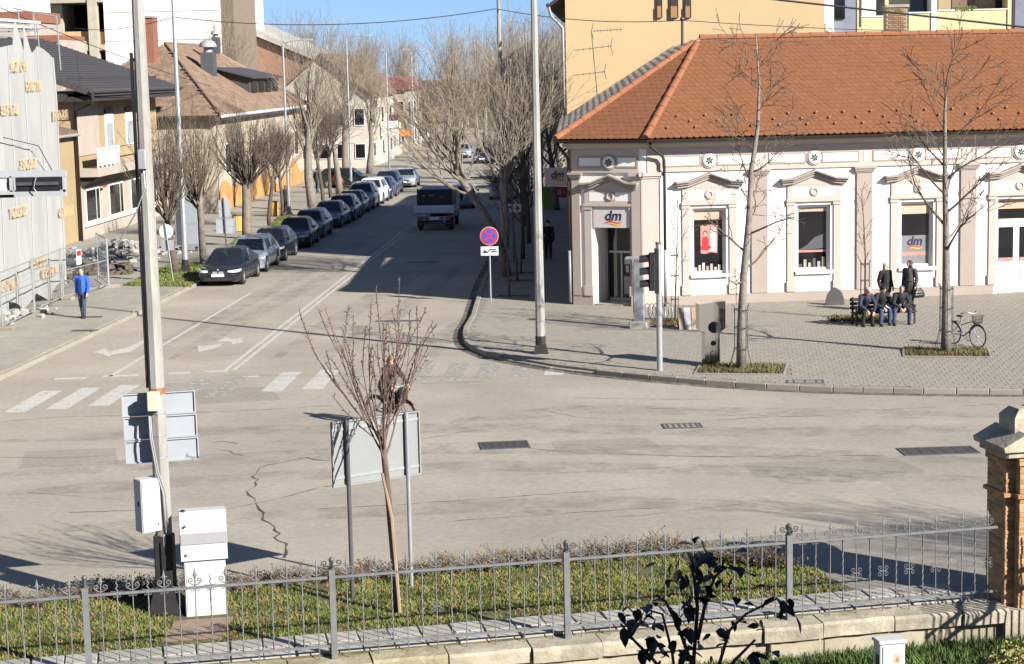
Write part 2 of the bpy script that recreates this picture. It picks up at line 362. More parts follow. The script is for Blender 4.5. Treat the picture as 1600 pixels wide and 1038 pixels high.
# ------------------------------------------------------------------ ground, road, pavements
rng = random.Random(7)
K = 1.39
g = MB(); g.add([(-1500, -300, -0.62), (1500, -300, -0.62), (1500, 2500, -0.62), (-1500, 2500, -0.62)], [(0, 1, 2, 3)])
ground = stru(g.build('ground', m_grassb))
# street bends gently left beyond 110 m
def street_x(y): return 0.0 if y < 146 else -((y-146)**2)*0.0009
FA = math.radians(14.8)
def fence_pt(s, d=0.0):   # the garden fence line: s metres along it from the middle post, d metres to its road side
    return Vector((-4.27+s*math.cos(FA)-d*math.sin(FA), 26.57+s*math.sin(FA)+d*math.cos(FA), 0))
_q = fence_pt(-90, 4.55); _p = fence_pt(80, 4.55)
rp = [(_q.x, _q.y), (_p.x, _p.y), (90, 70), (-4.0, 70)]
rr = []; ll = []
for y in range(70, 330, 6): rr.append((-3.5+street_x(y), y)); ll.append((-22.0+street_x(y), y))
g = MB(); g.prism(rp+rr+ll[::-1]+[(-20, 69.9), (-90, 69.9)], -0.62, 0.0)
road = stru(g.build('road', m_road))
# right pavement with rounded corner
KR = [(x, y*K) for x, y in [(-9.9, 150), (-6.6, 112), (-6.4, 97), (-6.0, 78), (-5.65, 62), (-5.45, 54), (-5.25, 49.5), (-5.1, 46.5), (-5.12, 44.4), (-5.02, 43.1), (-4.82, 42.0), (-4.5, 41.1), (-3.95, 40.15), (-3.11, 39.35), (-1.91, 38.35), (-0.59, 37.55), (0.9, 36.8), (2.4, 36.15), (4.0, 35.6), (5.7, 35.18), (8, 34.85), (10.5, 34.62), (14, 34.45), (24, 34.3), (60, 34.2)]]
g = MB(); g.prism([(x+0.10, y+0.10) if y < 64 else (x+0.14, y) for x, y in KR]+[(60, 208)], -0.6, 0.12)
pav_r = stru(g.build('pavement_right', m_joint))
KL = [(x, y*K) for x, y in [(-60, 33.2), (-24, 33.4), (-20.2, 34.2), (-18.6, 35.6), (-18.1, 38), (-17.95, 42), (-17.75, 48.7), (-17.65, 55), (-17.65, 80), (-17.65, 104), (-18.3, 118), (-20.5, 135), (-25, 155)]]
g = MB(); g.prism([(x-0.12, y) for x, y in KL]+[(-60, 215)], -0.6, 0.12)
pav_l = stru(g.build('pavement_left', m_walk))
def kerbs(poly, parent, mt, step, side, drop=None, skip=lambda p: False):
    pts = [Vector((x, y, 0)) for x, y in poly]; acc = []
    for a, b in zip(pts[:-1], pts[1:]):
        n = max(1, round((b-a).length/step))
        for i in range(n): acc.append((a.lerp(b, i/n), a.lerp(b, (i+1)/n)))
    for a, b in acc:
        if skip((a+b)/2): continue
        d = (b-a); L = d.length; ang = math.atan2(d.y, d.x); h = 0.128 if not drop else 0.128*(1-drop((a+b)/2))+0.02
        k = MB(); k.cbox(-L/2+0.006, L/2-0.006, -0.02, 0.16, -0.3, h+rng.uniform(-0.004, 0.004), 0.018)
        M = Matrix.Translation((a+b)/2) @ R2(ang if side > 0 else ang)
        k.build('kerb_stone', mt, parent, M=M)
kerbs(KR, pav_r, m_kerb, 0.85, 1, drop=lambda p: 0.75 if (-3.6 < p.x < -0.4 and p.y < 56) else 0.0, skip=lambda p: p.y > 150 or p.x > 24)
kerbs([(x, y) for x, y in KL[::-1]], pav_l, m_kerbl, 1.0, 1, skip=lambda p: p.y > 150 or p.x < -26)
# block paving on the corner: the 300 nearest blocks one by one, the rest as one part
def inside(poly, x, y):
    c = False; n = len(poly)
    for i in range(n):
        x1, y1 = poly[i]; x2, y2 = poly[i-1]
        if (y1 > y) != (y2 > y) and x < (x2-x1)*(y-y1)/(y2-y1)+x1: c = not c
    return c
PLZ = [(x+0.30, y+0.22) if y < 64 else (x+0.34, y) for x, y in KR if y < 111 and x < 25]+[(24, 48.6), (24, 70.5), (1.0, 66.4), (-1.5, 67.2), (-1.5, 111)]
bw, bd = 0.235, 0.36
pm = MB(); pm.cbox(-bw/2+0.004, bw/2-0.004, -bd/2+0.004, bd/2-0.004, 0, 0.008, 0.003); pme = pm.mesh('paver'); pme.materials.append(m_paver)
ang = math.radians(-4); ca, sa = math.cos(ang), math.sin(ang); cells = []
PITS = []
for (px, py, wx, wy) in ((1158, 578, 1.2, 0.85), (1478, 552, 1.2, 0.8), (1055, 506, 0.85, 0.7), (1345, 500, 1.0, 0.8), (800, 464, 0.55, 0.4), (812, 440, 0.5, 0.4), (818, 428, 0.5, 0.4)):
    p = G(px, py, 0.12); PITS.append((p, wx, wy))
def in_pit(x, y): return any(abs(x-p.x) < a+0.12 and abs(y-p.y) < b+0.14 for p, a, b in PITS)
for j in range(0, 160):
    for i in range(-30, 110):
        u = (i+(0.5 if j % 2 else 0))*bw; v = j*bd
        x = -3+u*ca-v*sa; y = 47.0+u*sa+v*ca
        if y > 84: continue
        if inside(PLZ, x, y) and not in_pit(x, y): cells.append((x, y))
def seen(c):
    v = Vector((c[0], c[1], 0.1))-Vector((0, 0, CH)); zz = v.dot(Vector(_f)); return 900 < 800+F*v.dot(Vector(_r))/zz < 1590
cells.sort(key=lambda c: (not seen(c), math.hypot(*c)))
for (x, y) in cells[:300]:
    link('paver', pme, pav_r, M=Matrix.Translation((x, y, 0.1225+rng.uniform(0, 0.007))) @ R2(ang) @ Matrix.Rotation(rng.gauss(0, 0.008), 4, 'X'))
pm = MB()
for (x, y) in cells[300:]:
    if y > 63: 
        pm.M = Matrix.Translation((x, y, 0.1225)) @ R2(ang); pm.box(-bw/2+0.005, bw/2-0.005, -bd/2+0.005, bd/2-0.005, 0, 0.006)
    else:
        pm.M = Matrix.Translation((x, y, 0.1225+rng.uniform(0, 0.006))) @ R2(ang); pm.cbox(-bw/2+0.004, bw/2-0.004, -bd/2+0.004, bd/2-0.004, 0, 0.008, 0.003)
stuff(pm.build('paver_field', m_paver, pav_r))
# ------------------------------------------------------------------ planting beds round the plaza trees
def tuft_mesh(n, sx, sy, h, seed, wd=0.012, lean=0.5):
    r = np.random.RandomState(seed)
    x = r.uniform(-sx, sx, n); y = r.uniform(-sy, sy, n); a = r.uniform(0, 2*np.pi, n); hh = h*r.uniform(0.4, 1.2, n); l = hh*lean*r.uniform(0, 1, n); b = r.uniform(0, 2*np.pi, n)
    dx, dy = np.cos(a)*wd, np.sin(a)*wd
    v = np.zeros((n, 3, 3)); v[:, 0] = np.stack([x-dx, y-dy, 0*x], 1); v[:, 1] = np.stack([x+dx, y+dy, 0*x], 1); v[:, 2] = np.stack([x+np.cos(b)*l, y+np.sin(b)*l, hh], 1)
    me = bpy.data.meshes.new('grass'); me.from_pydata(v.reshape(-1, 3).tolist(), [], np.arange(3*n).reshape(-1, 3).tolist()); return me
m_bedg = grass_mat('bed_cover', (0.045, 0.05, 0.018), (0.16, 0.135, 0.055), (0.085, 0.085, 0.03))
def bed(p, wx, wy, green, lab, k):
    t = thing('planting_bed', lab, 'plant bed', (p.x, p.y, 0.12), math.radians(-8), 'planting beds in the plaza')
    b = MB(); b.box(-wx, wx, -wy, wy, 0.004, 0.03); b.build('soil', m_soil, t)
    for (x0, x1, y0, y1) in ((-wx-.06, wx+.06, -wy-.06, -wy), (-wx-.06, wx+.06, wy, wy+.06), (-wx-.06, -wx, -wy, wy), (wx, wx+.06, -wy, wy)):
        b = MB(); b.cbox(x0, x1, y0, y1, 0.003, 0.045, 0.01); b.build('edging', m_kerb, t)
    if green:
        me = tuft_mesh(int(900*green), wx*0.97, wy*0.95, 0.12, 5+k, 0.022, 1.3); me.materials.append(m_bedg)
        stuff(link('ground_cover', me, t, loc=(0, 0, 0.02)))
        me = tuft_mesh(int(500*green), wx*0.97, wy*0.95, 0.12, 25+k, 0.012, 1.2); me.materials.append(m_leafb)
        stuff(link('dry_leaves', me, t, loc=(0, 0, 0.02)))
    return t
bl = ['bed of yellowish ground cover under the staked tree beside the mirror cabinet', 'bed of green plants under the tree with the parked bicycle', 'small bed under the sapling by the spiral bike rack', 'dark bed of low plants behind the bench',
      'bare tree pit nearest the no-stopping sign in the shaded pavement', 'middle bare tree pit in the shaded pavement', 'farthest bare tree pit in the shaded pavement']
for k, (p, a, b) in enumerate(PITS): bed(p, a, b, (1.3, 1.2, 0.7, 0.8, 0, 0, 0)[k], bl[k], k)
# ------------------------------------------------------------------ road markings (each a part of the road)
def mark(pts, name='road_marking', mt=None, z=0.004):
    k = MB(); k.prism([(p[0], p[1]) for p in pts], z-0.003, z); return k.build(name, mt or m_line, road)
def strip(a, b, wd, mt=None, name='road_marking'):
    a, b = Vector(a).to_2d(), Vector(b).to_2d(); d = (b-a).normalized(); n = Vector((-d.y, d.x))*wd/2
    return mark([a-n, b-n, b+n, a+n], name, mt)
# double centre line and the lane line
strip((-11.62, 53.9), (-11.75, 133), 0.12, m_line); strip((-11.36, 53.9), (-11.49, 133), 0.12, m_line)
strip((-14.85, 53.0), (-14.68, 73.5), 0.12, m_line)
# zebra crossing
for i in range(-1, 14):
    px = [6, 72, 137, 205, 262, 318, 408, 472, 520, 575, 632, 688, 742, 796, 850][i+1]; a = G(px, 644.5-(px-6)*.0765 if px < 400 else 612-(px-408)*.058)
    strip((a.x+.28, a.y), (a.x+.29, a.y+3.3), 0.56, m_linew if i+1 in (3, 4, 5, 8, 9, 10, 11, 12, 13) else m_line, 'zebra_stripe')
# give-way dashes
for (x0, y0, x1, y1) in ((85, 592, 135, 591), (160, 588.5, 216, 586), (262, 584, 298, 582), (322, 581, 356, 579.5), (378, 589, 404, 588)):
    strip(G(x0, y0), G(x1, y1), 0.28, m_line)
# lane arrows
def arrow(pts, mt=None): mark([G(*p) for p in pts], 'lane_arrow', mt or m_line, 0.005)
arrow([(146, 551), (166, 544), (168, 550), (200, 543), (226, 531), (224, 537), (206, 549), (172, 555), (172, 558)])
arrow([(309, 541), (330, 540), (347, 537), (345, 541), (333, 545), (310, 550)])
arrow([(340, 534), (352, 527), (363, 530), (379, 528), (379, 535), (362, 538), (361, 534)])
# cracks, each with its own wandering course
def crack(pix, wd=0.02, jag=0.05, seed=1, z=0.0045, name='crack'):
    r = random.Random(seed); P = [G(*p) for p in pix]; pts = []
    for a, b in zip(P[:-1], P[1:]):
        n = max(2, int((b-a).length/0.26))
        for i in range(n):
            q = a.lerp(b, i/n); t = (b-a).normalized(); o = Vector((-t.y, t.x, 0))*r.gauss(0, jag); pts.append(q+o)
    pts.append(P[-1]); k = MB(); vs = []; fs = []
    for i, p in enumerate(pts):
        t = (pts[min(i+1, len(pts)-1)]-pts[max(i-1, 0)]).normalized(); n = Vector((-t.y, t.x, 0)); h = wd*r.uniform(0.15, 1.0)*0.5
        if r.random() < 0.10: h *= 0.1
        vs += [(p.x-n.x*h, p.y-n.y*h, z), (p.x+n.x*h, p.y+n.y*h, z)]
        if i: fs.append((2*i-2, 2*i, 2*i+1, 2*i-1))
    k.add(vs, fs); k.build(name, m_crack, road)
m_crack = mat('crack_dark', (0.055, 0.048, 0.042), var=0.3, scale=4)
for i, (p, wd, jg) in enumerate([
    ([(512, 722), (478, 715), (440, 722), (404, 731), (396, 742), (397, 758), (388, 768), (396, 780), (404, 792), (412, 806), (428, 824), (434, 840), (446, 856), (444, 872)], 0.055, 0.05),
    ([(108, 801), (160, 800), (222, 797)], 0.03, 0.015), ([(352, 796), (420, 783), (500, 762), (520, 759)], 0.035, 0.02),
    ([(500, 796), (620, 789), (740, 781), (860, 772), (1010, 763)], 0.030, 0.02), ([(700, 815), (830, 806), (1020, 794), (1100, 786)], 0.022, 0.02),
    ([(0, 660), (90, 652), (190, 650)], 0.025, 0.02), ([(300, 645), (420, 640), (520, 634)], 0.03, 0.02), ([(1120, 657), (1190, 652), (1290, 650)], 0.035, 0.03), ([(1190, 650), (1240, 640), (1300, 637)], 0.02, 0.02),
    ([(0, 715), (90, 716), (180, 712)], 0.02, 0.02), ([(320, 700), (360, 705), (380, 712)], 0.03, 0.03), ([(660, 600), (760, 596)], 0.02, 0.02), ([(820, 700), (900, 708), (1100, 714), (1380, 712)], 0.028, 0.02),
    ([(1380, 640), (1480, 636), (1560, 632)], 0.02, 0.02), ([(845, 640), (900, 652), (990, 658)], 0.018, 0.02), ([(40, 770), (120, 776), (200, 782)], 0.015, 0.02), ([(560, 480), (620, 470), (690, 462)], 0.02, 0.02), ([(900, 622), (1000, 624), (1130, 624)], 0.022, 0.02), ([(1010, 638), (1060, 639), (1150, 645)], 0.025, 0.03), ([(1030, 780), (1058, 781)], 0.03, 0.01), ([(900, 812), (1000, 806), (1160, 788)], 0.018, 0.02), ([(640, 690), (720, 676), (760, 670)], 0.016, 0.03), ([(240, 700), (262, 694), (300, 690)], 0.02, 0.03), ([(60, 840), (130, 828)], 0.02, 0.02), ([(330, 692), (352, 690), (372, 694)], 0.04, 0.02), ([(820, 742), (940, 736), (1060, 730)], 0.014, 0.02)]):
    crack(p, wd*1.35, jg, 40+i)
m_cover = mat('cast_iron', (0.05, 0.045, 0.045), rough=0.6, var=0.3, scale=10, bump=0.5, bscale=30)
def cover(px, py, wx, wy, rot, lab, z=0.0, bars=6, mt=None):
    p = G(px, py, z); t = thing('manhole_cover', lab, 'manhole cover', (p.x, p.y, z), rot, 'manhole covers and drain grates')
    b = MB(); b.box(-wx/2, wx/2, -wy/2, wy/2, 0.004, 0.010); b.build('plate', mt or m_cover, t)
    b = MB()
    for (x0, x1, y0, y1) in ((-wx/2-.05, wx/2+.05, -wy/2-.05, -wy/2), (-wx/2-.05, wx/2+.05, wy/2, wy/2+.05), (-wx/2-.05, -wx/2, -wy/2, wy/2), (wx/2, wx/2+.05, -wy/2, wy/2)): b.box(x0, x1, y0, y1, 0.004, 0.018)
    b.build('rim', m_galvd, t)
    for i in range(bars):
        b = MB(); x = -wx/2+wx*(i+0.5)/bars; b.box(x-0.02, x+0.02, -wy/2, wy/2, 0.010, 0.015); b.build('rib', m_cover, t)
cover(788, 696, 1.05, 0.75, 0.15, 'dark rectangular cover in the road nearest the middle of the junction')
cover(1066, 666, 0.85, 0.5, 0.1, 'brownish cover in the road in front of the mirror cabinet', mt=m_joint)
cover(1466, 705, 1.6, 0.7, 0.1, 'wide dark cover, partly painted shadow, in the road beyond the brick pier')  # its dark plate also paints the shadow band across the road here
cover(622, 502, 1.5, 0.18, -0.02, 'long narrow drain slot in the street lane', bars=10)
cover(132, 517, 0.8, 0.22, 0.0, 'grate nearest the kerb on the left pavement', z=0.12)
cover(138, 496, 0.9, 0.2, 0.0, 'grate at the feet of the man in blue', z=0.12)
cover(1258, 597, 0.9, 0.4, -.05, 'dark patch cover set in the block paving by the kerb', z=0.128, bars=3, mt=m_joint)
cover(660, 410, 1.5, 0.16, 0.0, 'drain slot in the shaded lane behind the truck', bars=8)
# grass patches round the trees of the left pavement
for i, q in enumerate(([(192, 447), (298, 448.5), (321, 425), (316, 411), (262, 415)], [(340, 397), (374, 396), (402, 371), (374, 371)], [(408, 362), (430, 360), (462, 337), (440, 336)])):
    P3 = [G(x, y, .12) for x, y in q]; k = MB(); k.prism([(p.x, p.y) for p in P3], .10, .126); gp_ = stru(k.build('grass_patch', m_grassb)); pl_ = [(p.x, p.y) for p in P3]; xs = [p[0] for p in pl_]; ys = [p[1] for p in pl_]
    r = random.Random(i); b = MB()
    for j in range(9000):
        x, y = r.uniform(min(xs), max(xs)), r.uniform(min(ys), max(ys))
        if inside(pl_, x, y) and mnoise.noise((x*.9, y*.9, 7)) > -.25: a = r.uniform(0, 6.28); c, s_ = .025*math.cos(a), .025*math.sin(a); b.add([(x-c, y-s_, .126), (x+c, y+s_, .126), (x+r.gauss(0, .04), y+r.gauss(0, .04), .126+r.uniform(.05, .12))], [(0, 1, 2)])
    stuff(b.build('grass_blades', m_grass, gp_))
# dirt, repairs and tyre tracks on the road
def band(pix, wd, mt, name, z=0.0022):
    P4 = [G(*p) for p in pix]; pts = []
    for a, b in zip(P4[:-1], P4[1:]):
        for i in range(6): pts.append(a.lerp(b, i/6))
    pts.append(P4[-1]); vs = []; fs = []; k = MB()
    for i, p in enumerate(pts):
        t = (pts[min(i+1, len(pts)-1)]-pts[max(i-1, 0)]).normalized(); n = Vector((-t.y, t.x, 0))*wd/2*(min(1, .25+i/4, .25+(len(pts)-1-i)/4)); vs += [(p.x-n.x, p.y-n.y, z), (p.x+n.x, p.y+n.y, z)]
        if i: fs.append((2*i-2, 2*i, 2*i+1, 2*i-1))
    k.add(vs, fs); k.build(name, mt, road)
for i, (pix, wd) in enumerate((([(0, 742), (300, 720), (700, 700), (1100, 705), (1600, 722)], 1.3), ([(0, 772), (300, 752), (760, 728), (1150, 735), (1600, 752)], 1.1), ([(0, 690), (350, 672), (800, 668), (1200, 676), (1600, 668)], 1.2), ([(60, 830), (400, 808), (900, 784), (1500, 800)], 1.0),
    ([(215, 560), (330, 500), (470, 430), (600, 360)], .9), ([(265, 562), (380, 500), (520, 428), (640, 358)], .8), ([(430, 560), (560, 480), (690, 400)], 1.0), ([(500, 566), (620, 490), (730, 410)], .9), ([(560, 640), (660, 560), (720, 500)], .9), ([(700, 660), (900, 640), (1250, 645), (1600, 650)], 1.2))):
    band(pix, wd, m_film, 'tyre_track', .0016+.0002*i)
for i, q in enumerate(([(860, 690), (1010, 684), (1035, 700), (870, 708)], [(1160, 724), (1400, 716), (1450, 738), (1180, 748)], [(300, 610), (420, 604), (440, 625), (310, 632)], [(40, 705), (180, 700), (185, 726), (30, 732)])):
    mark([G(*p) for p in q], 'road_patch', m_patch, .0012+.0001*i)
for i, (px, py, rx) in enumerate(((1275, 748, 1.0), (640, 740, .4), (430, 690, .3), (850, 800, .4), (350, 555, .3))):
    p = G(px, py); k = MB(); r = random.Random(i); k.prism([(p.x+rx*math.cos(a*.524)*r.uniform(.7, 1.1), p.y+.55*rx*math.sin(a*.524)*r.uniform(.7, 1.1)) for a in range(12)], .0030, .0040, bot=False); k.f = [f for f in k.f if len(f) == 12]; k.m = [0]*len(k.f); k.build('oil_stain', m_oil, road)
vs = []; fs = []; k = MB(); KK = [p for p in KR if p[1] < 120]
for i, (x, y) in enumerate(KK):
    a = Vector(KK[max(i-1, 0)]); c = Vector(KK[min(i+1, len(KK)-1)]); t = (c-a).normalized(); n = Vector((t.y, -t.x)); vs += [(x+n.x*.01, y+n.y*.01, .0044), (x+n.x*.34, y+n.y*.34, .0044)]
    if i: fs.append((2*i-2, 2*i, 2*i+1, 2*i-1))
k.add(vs, fs); k.build('kerb_dirt', m_dirt, road)
# ------------------------------------------------------------------ the corner shop
A0, B0 = Vector((-1.54, 67.30, 0)), Vector((0.97, 66.45, 0))
UM = Vector((0.986, 0.166, 0)).normalized(); UC = (B0-A0).normalized(); Z = Vector((0, 0, 1))
NM = Vector((UM.y, -UM.x, 0)); NC = Vector((UC.y, -UC.x, 0))
Z0 = 0.11
shop = thing('corner_shop', 'white and beige single-storey corner shop with an orange tiled hip roof', 'building', (0.2, 67.5, 0))
MM = frame(B0, UM, NM, Z); MC = frame(A0, UC, NC, Z); SW = 24.0; CW = (B0-A0).length
MMi, MCi = MM, MC
def P(name, mb, mt, par=None, M=None, smooth=False):
    """part of the shop, given in a facade frame (x along, y outwards, z up)"""
    par = par or shop
    mb2 = MB(); mb2.v = [tuple((M if M is not None else MM) @ Vector(v)) for v in mb.v]; mb2.f = [tuple(reversed(q)) for q in mb.f]; mb2.m = mb.m
    return mb2.build(name, mt, par, world=True, smooth=smooth)
def wall_grid(openings, s0, s1, z0, z1, y0=-0.4, y1=0.0):
    b = MB(); xs = sorted({s0, s1, *[o[0] for o in openings], *[o[1] for o in openings]})
    for a, c in zip(xs[:-1], xs[1:]):
        hs = sorted([(o[2], o[3]) for o in openings if o[0] <= a+1e-6 and o[1] >= c-1e-6]); z = z0
        for (p, q) in hs:
            if p > z+1e-6: b.box(a, c, y0, y1, z, p)
            z = q
        if z < z1-1e-6: b.box(a, c, y0, y1, z, z1)
    return b
BAYS = [2.44+3.85*k for k in range(6)]
ops = []
for k, c in enumerate(BAYS):
    ops.append((c-0.62, c+0.62, 1.22, 3.60) if k != 3 else (c-0.80, c+0.80, Z0, 3.60))
P('wall', wall_grid(ops, 0, SW, Z0-0.3, 6.1), m_white)
dop = [(0.83, 2.20, Z0, 2.95)]
P('wall', wall_grid(dop, 0, CW, Z0-0.3, 6.1, y0=-0.55), m_white, M=MC)
b = MB(); b.add([(-1.54, 67.4, -0.2), (-1.8, 80.2, -0.2), (-1.8, 80.2, 6.1), (-1.54, 67.4, 6.1), (-1.2, 67.4, -0.2), (-1.4, 80.2, -0.2), (-1.4, 80.2, 6.1), (-1.2, 67.4, 6.1)], [(0, 3, 2, 1), (4, 5, 6, 7), (3, 7, 6, 2), (0, 4, 7, 3), (1, 2, 6, 5)])
b.build('street_wall', m_beige, shop, world=True)
# plinths and pilasters
cuts = [(0.30, BAYS[3]-0.95), (BAYS[3]+0.95, SW)]
for a, c in cuts:
    b = MB(); b.box(a, c, -0.02, 0.05, Z0-0.2, 0.47); P('plinth', b, m_beige)
for a, c in ((0.0, 0.76), (2.21, CW-0.25)):
    b = MB(); b.box(a, c, -0.02, 0.05, Z0-0.2, 0.47); P('plinth', b, m_beige, M=MC)
def pilaster(M, c, w, mt):
    b = MB(); b.box(c-w/2, c+w/2, -0.01, 0.075, 0.475, 4.72)
    b.box(c-w/2-0.05, c+w/2+0.05, 0.0, 0.11, 4.72, 4.78); b.box(c-w/2-0.08, c+w/2+0.08, 0.0, 0.15, 4.78, 4.86); b.box(c-w/2-0.12, c+w/2+0.12, 0.0, 0.19, 4.86, 4.93)
    P('pilaster', b, mt, M=M)
for c in [4.27+3.89*k for k in range(5)]: pilaster(MM, c, 0.58, m_beige)
pilaster(MC, 0.16, 0.30, m_beige)
# clustered corner pilaster that turns from the chamfer to the long front
b = MB()
for (M, x0, x1) in ((MC, CW-0.34, CW+0.03), (MM, -0.03, 0.62)):
    for (z0, z1, e) in ((Z0-0.2, 0.50, 0.06), (0.50, 4.72, 0.02), (4.72, 4.80, 0.06), (4.80, 4.93, 0.11)):
        bb = MB(); bb.box(x0-e, x1+e, -0.01, 0.085+e, z0, z1); b.add([M @ Vector(v) for v in bb.v], [tuple(reversed(q)) for q in bb.f])
b.build('corner_pilaster', m_beige2, shop, world=True)
# frieze
def frieze(M, s0, s1, cs, gap=0.26, half=1.62, piers=()):
    b = MB(); b.box(s0, s1, -0.02, 0.035, 4.98, 5.76); b.box(s0, s1, 0.0, 0.07, 4.93, 4.98); P('frieze', b, m_beige2, M=M)
    for c in cs:
        for (x0, x1) in ((c-half, c-gap-0.08), (c+gap+0.08, c+half)):
            x0 = max(x0, s0+0.08); x1 = min(x1, s1-0.08)
            if x1-x0 < 0.1: continue
            b = MB(); b.box(x0, x1, 0.035, 0.04, 5.16, 5.46); pan = P('frieze_panel', b, m_white, M=M)
            b = MB()
            for (u0, u1, v0, v1) in ((x0-.05, x1+.05, 5.11, 5.16), (x0-.05, x1+.05, 5.46, 5.51), (x0-.05, x0, 5.16, 5.46), (x1, x1+.05, 5.16, 5.46)): b.box(u0, u1, 0.035, 0.058, v0, v1)
            P('panel_moulding', b, m_beige, M=M)
        b = MB(); b.M = Matrix.Translation((c, 0.034, 5.30)) @ Matrix.Rotation(-math.pi/2, 4, 'X')
        b.lathe([(0.29, 0), (0.29, 0.03), (0.24, 0.04)], 20); P('rosette_ring', b, m_beige, M=M)
        b = MB(); b.M = Matrix.Translation((c, 0.07, 5.30)) @ Matrix.Rotation(-math.pi/2, 4, 'X'); b.lathe([(0.22, 0), (0.22, 0.03), (0.19, 0.04)], 20); ros = P('rosette', b, m_white, M=M)
        b = MB()
        for q in range(6):
            a = q*math.pi/3+0.26; b.M = Matrix.Translation((c, 0.112, 5.30)) @ Matrix.Rotation(a, 4, 'Y') @ Matrix.Scale(.85, 4)
            b.add([(0, -.002, 0.01), (0.045, -.002, 0.10), (0.02, -.002, 0.165), (-0.02, -.002, 0.165), (-0.045, -.002, 0.10), (0, .006, 0.01), (0.045, .006, 0.10), (0.02, .006, 0.165), (-0.02, .006, 0.165), (-0.045, .006, 0.10)],
                  [(0, 1, 2, 3, 4), (9, 8, 7, 6, 5), (0, 5, 6, 1), (1, 6, 7, 2), (2, 7, 8, 3), (3, 8, 9, 4), (4, 9, 5, 0)])
        b.M = None; P('rosette_star', b, m_signk, M=M)
    for c in piers:
        b = MB(); b.box(c-0.07, c+0.07, 0.035, 0.05, 5.14, 5.48); P('frieze_panel', b, m_white, M=M)
frieze(MM, 0.2, SW, BAYS, piers=[4.36+3.85*k for k in range(4)])
frieze(MC, 0.0, CW-0.1, [1.44], gap=0.24, half=1.15)
def cornice(M, s0, s1):
    b = MB(); b.extr([(0, 5.76), (0.10, 5.78), (0.12, 5.84), (0.20, 5.92), (0.22, 5.985), (0, 5.985)], (s0, 0, 0), (0, 1, 0), (0, 0, 1), (1, 0, 0), 0, s1-s0); P('cornice', b, m_beige2, M=M)
    b = MB(); b.extr([(0, 5.987), (0.30, 5.987), (0.34, 6.07), (0, 6.07)], (s0, 0, 0), (0, 1, 0), (0, 0, 1), (1, 0, 0), 0, s1-s0); P('eaves_board', b, m_gutter, M=M)
cornice(MM, -0.06, SW); cornice(MC, -0.15, CW+0.05)
# window and door surrounds
def surround(M, c, hw, top, door=False, pw=1.24):
    for s in (-1, 1):
        b = MB(); x = c+s*(hw+0.20); b.box(x-0.13, x+0.13, 0, 0.05, 0.472 if not door else 0.6, top-0.02); b.box(x-0.16, x+0.16, 0, 0.09, 0.475, 0.85); b.box(x-0.16, x+0.16, 0, 0.08, top-0.12, top-0.02)
        P('jamb', b, m_beige2, M=M)
    b = MB(); b.box(c-hw-0.36, c+hw+0.36, 0, 0.10, top, top+0.10); b.box(c-hw-0.32, c+hw+0.32, 0, 0.05, top+0.10, top+0.62); P('lintel', b, m_beige2, M=M)
    b = MB(); b.box(c-hw-0.14, c-0.19, 0.05, 0.056, top+0.18, top+0.50); b.box(c+0.19, c+hw+0.14, 0.05, 0.056, top+0.18, top+0.50); P('lintel_panel', b, m_white, M=M)
    b = MB(); b.M = Matrix.Translation((c, 0.05, top+0.36)) @ Matrix.Rotation(-math.pi/2, 4, 'X'); b.lathe([(0.175, 0), (0.175, 0.02), (0.13, 0.05), (0.10, 0.05), (0.09, 0.02)], 20); P('medallion', b, m_beige2, M=M)
    t = top+0.62
    for (dz, th, o, sh) in ((0.0, 0.10, 0.16, 0.06), (0.10, 0.07, 0.24, 0.02), (0.17, 0.06, 0.31, 0.0)):
        w_ = pw-sh; k = 0.62*pw; z = t+dz
        b = MB(); b.extr([(-w_, z), (-k, z+0.03), (0, z+0.31), (k, z+0.03), (w_, z), (w_, z+th), (k, z+th+0.03), (0, z+th+0.31), (-k, z+th+0.03), (-w_, z+th)][::-1], (c, 0, 0), (1, 0, 0), (0, 0, 1), (0, 1, 0), 0.0, o)
        P('pediment', b, m_beige, M=M)
    b = MB(); b.extr([(-0.62*pw, t), (0, t+0.30), (0.62*pw, t)][::-1], (c, 0, 0), (1, 0, 0), (0, 0, 1), (0, 1, 0), 0.0, 0.06); P('tympanum', b, m_beige2, M=M)
for k, c in enumerate(BAYS[:5]): surround(MM, c, 0.66 if k != 3 else 0.82, 3.72)
surround(MC, 1.47, 0.66, 3.72, door=True, pw=1.08)
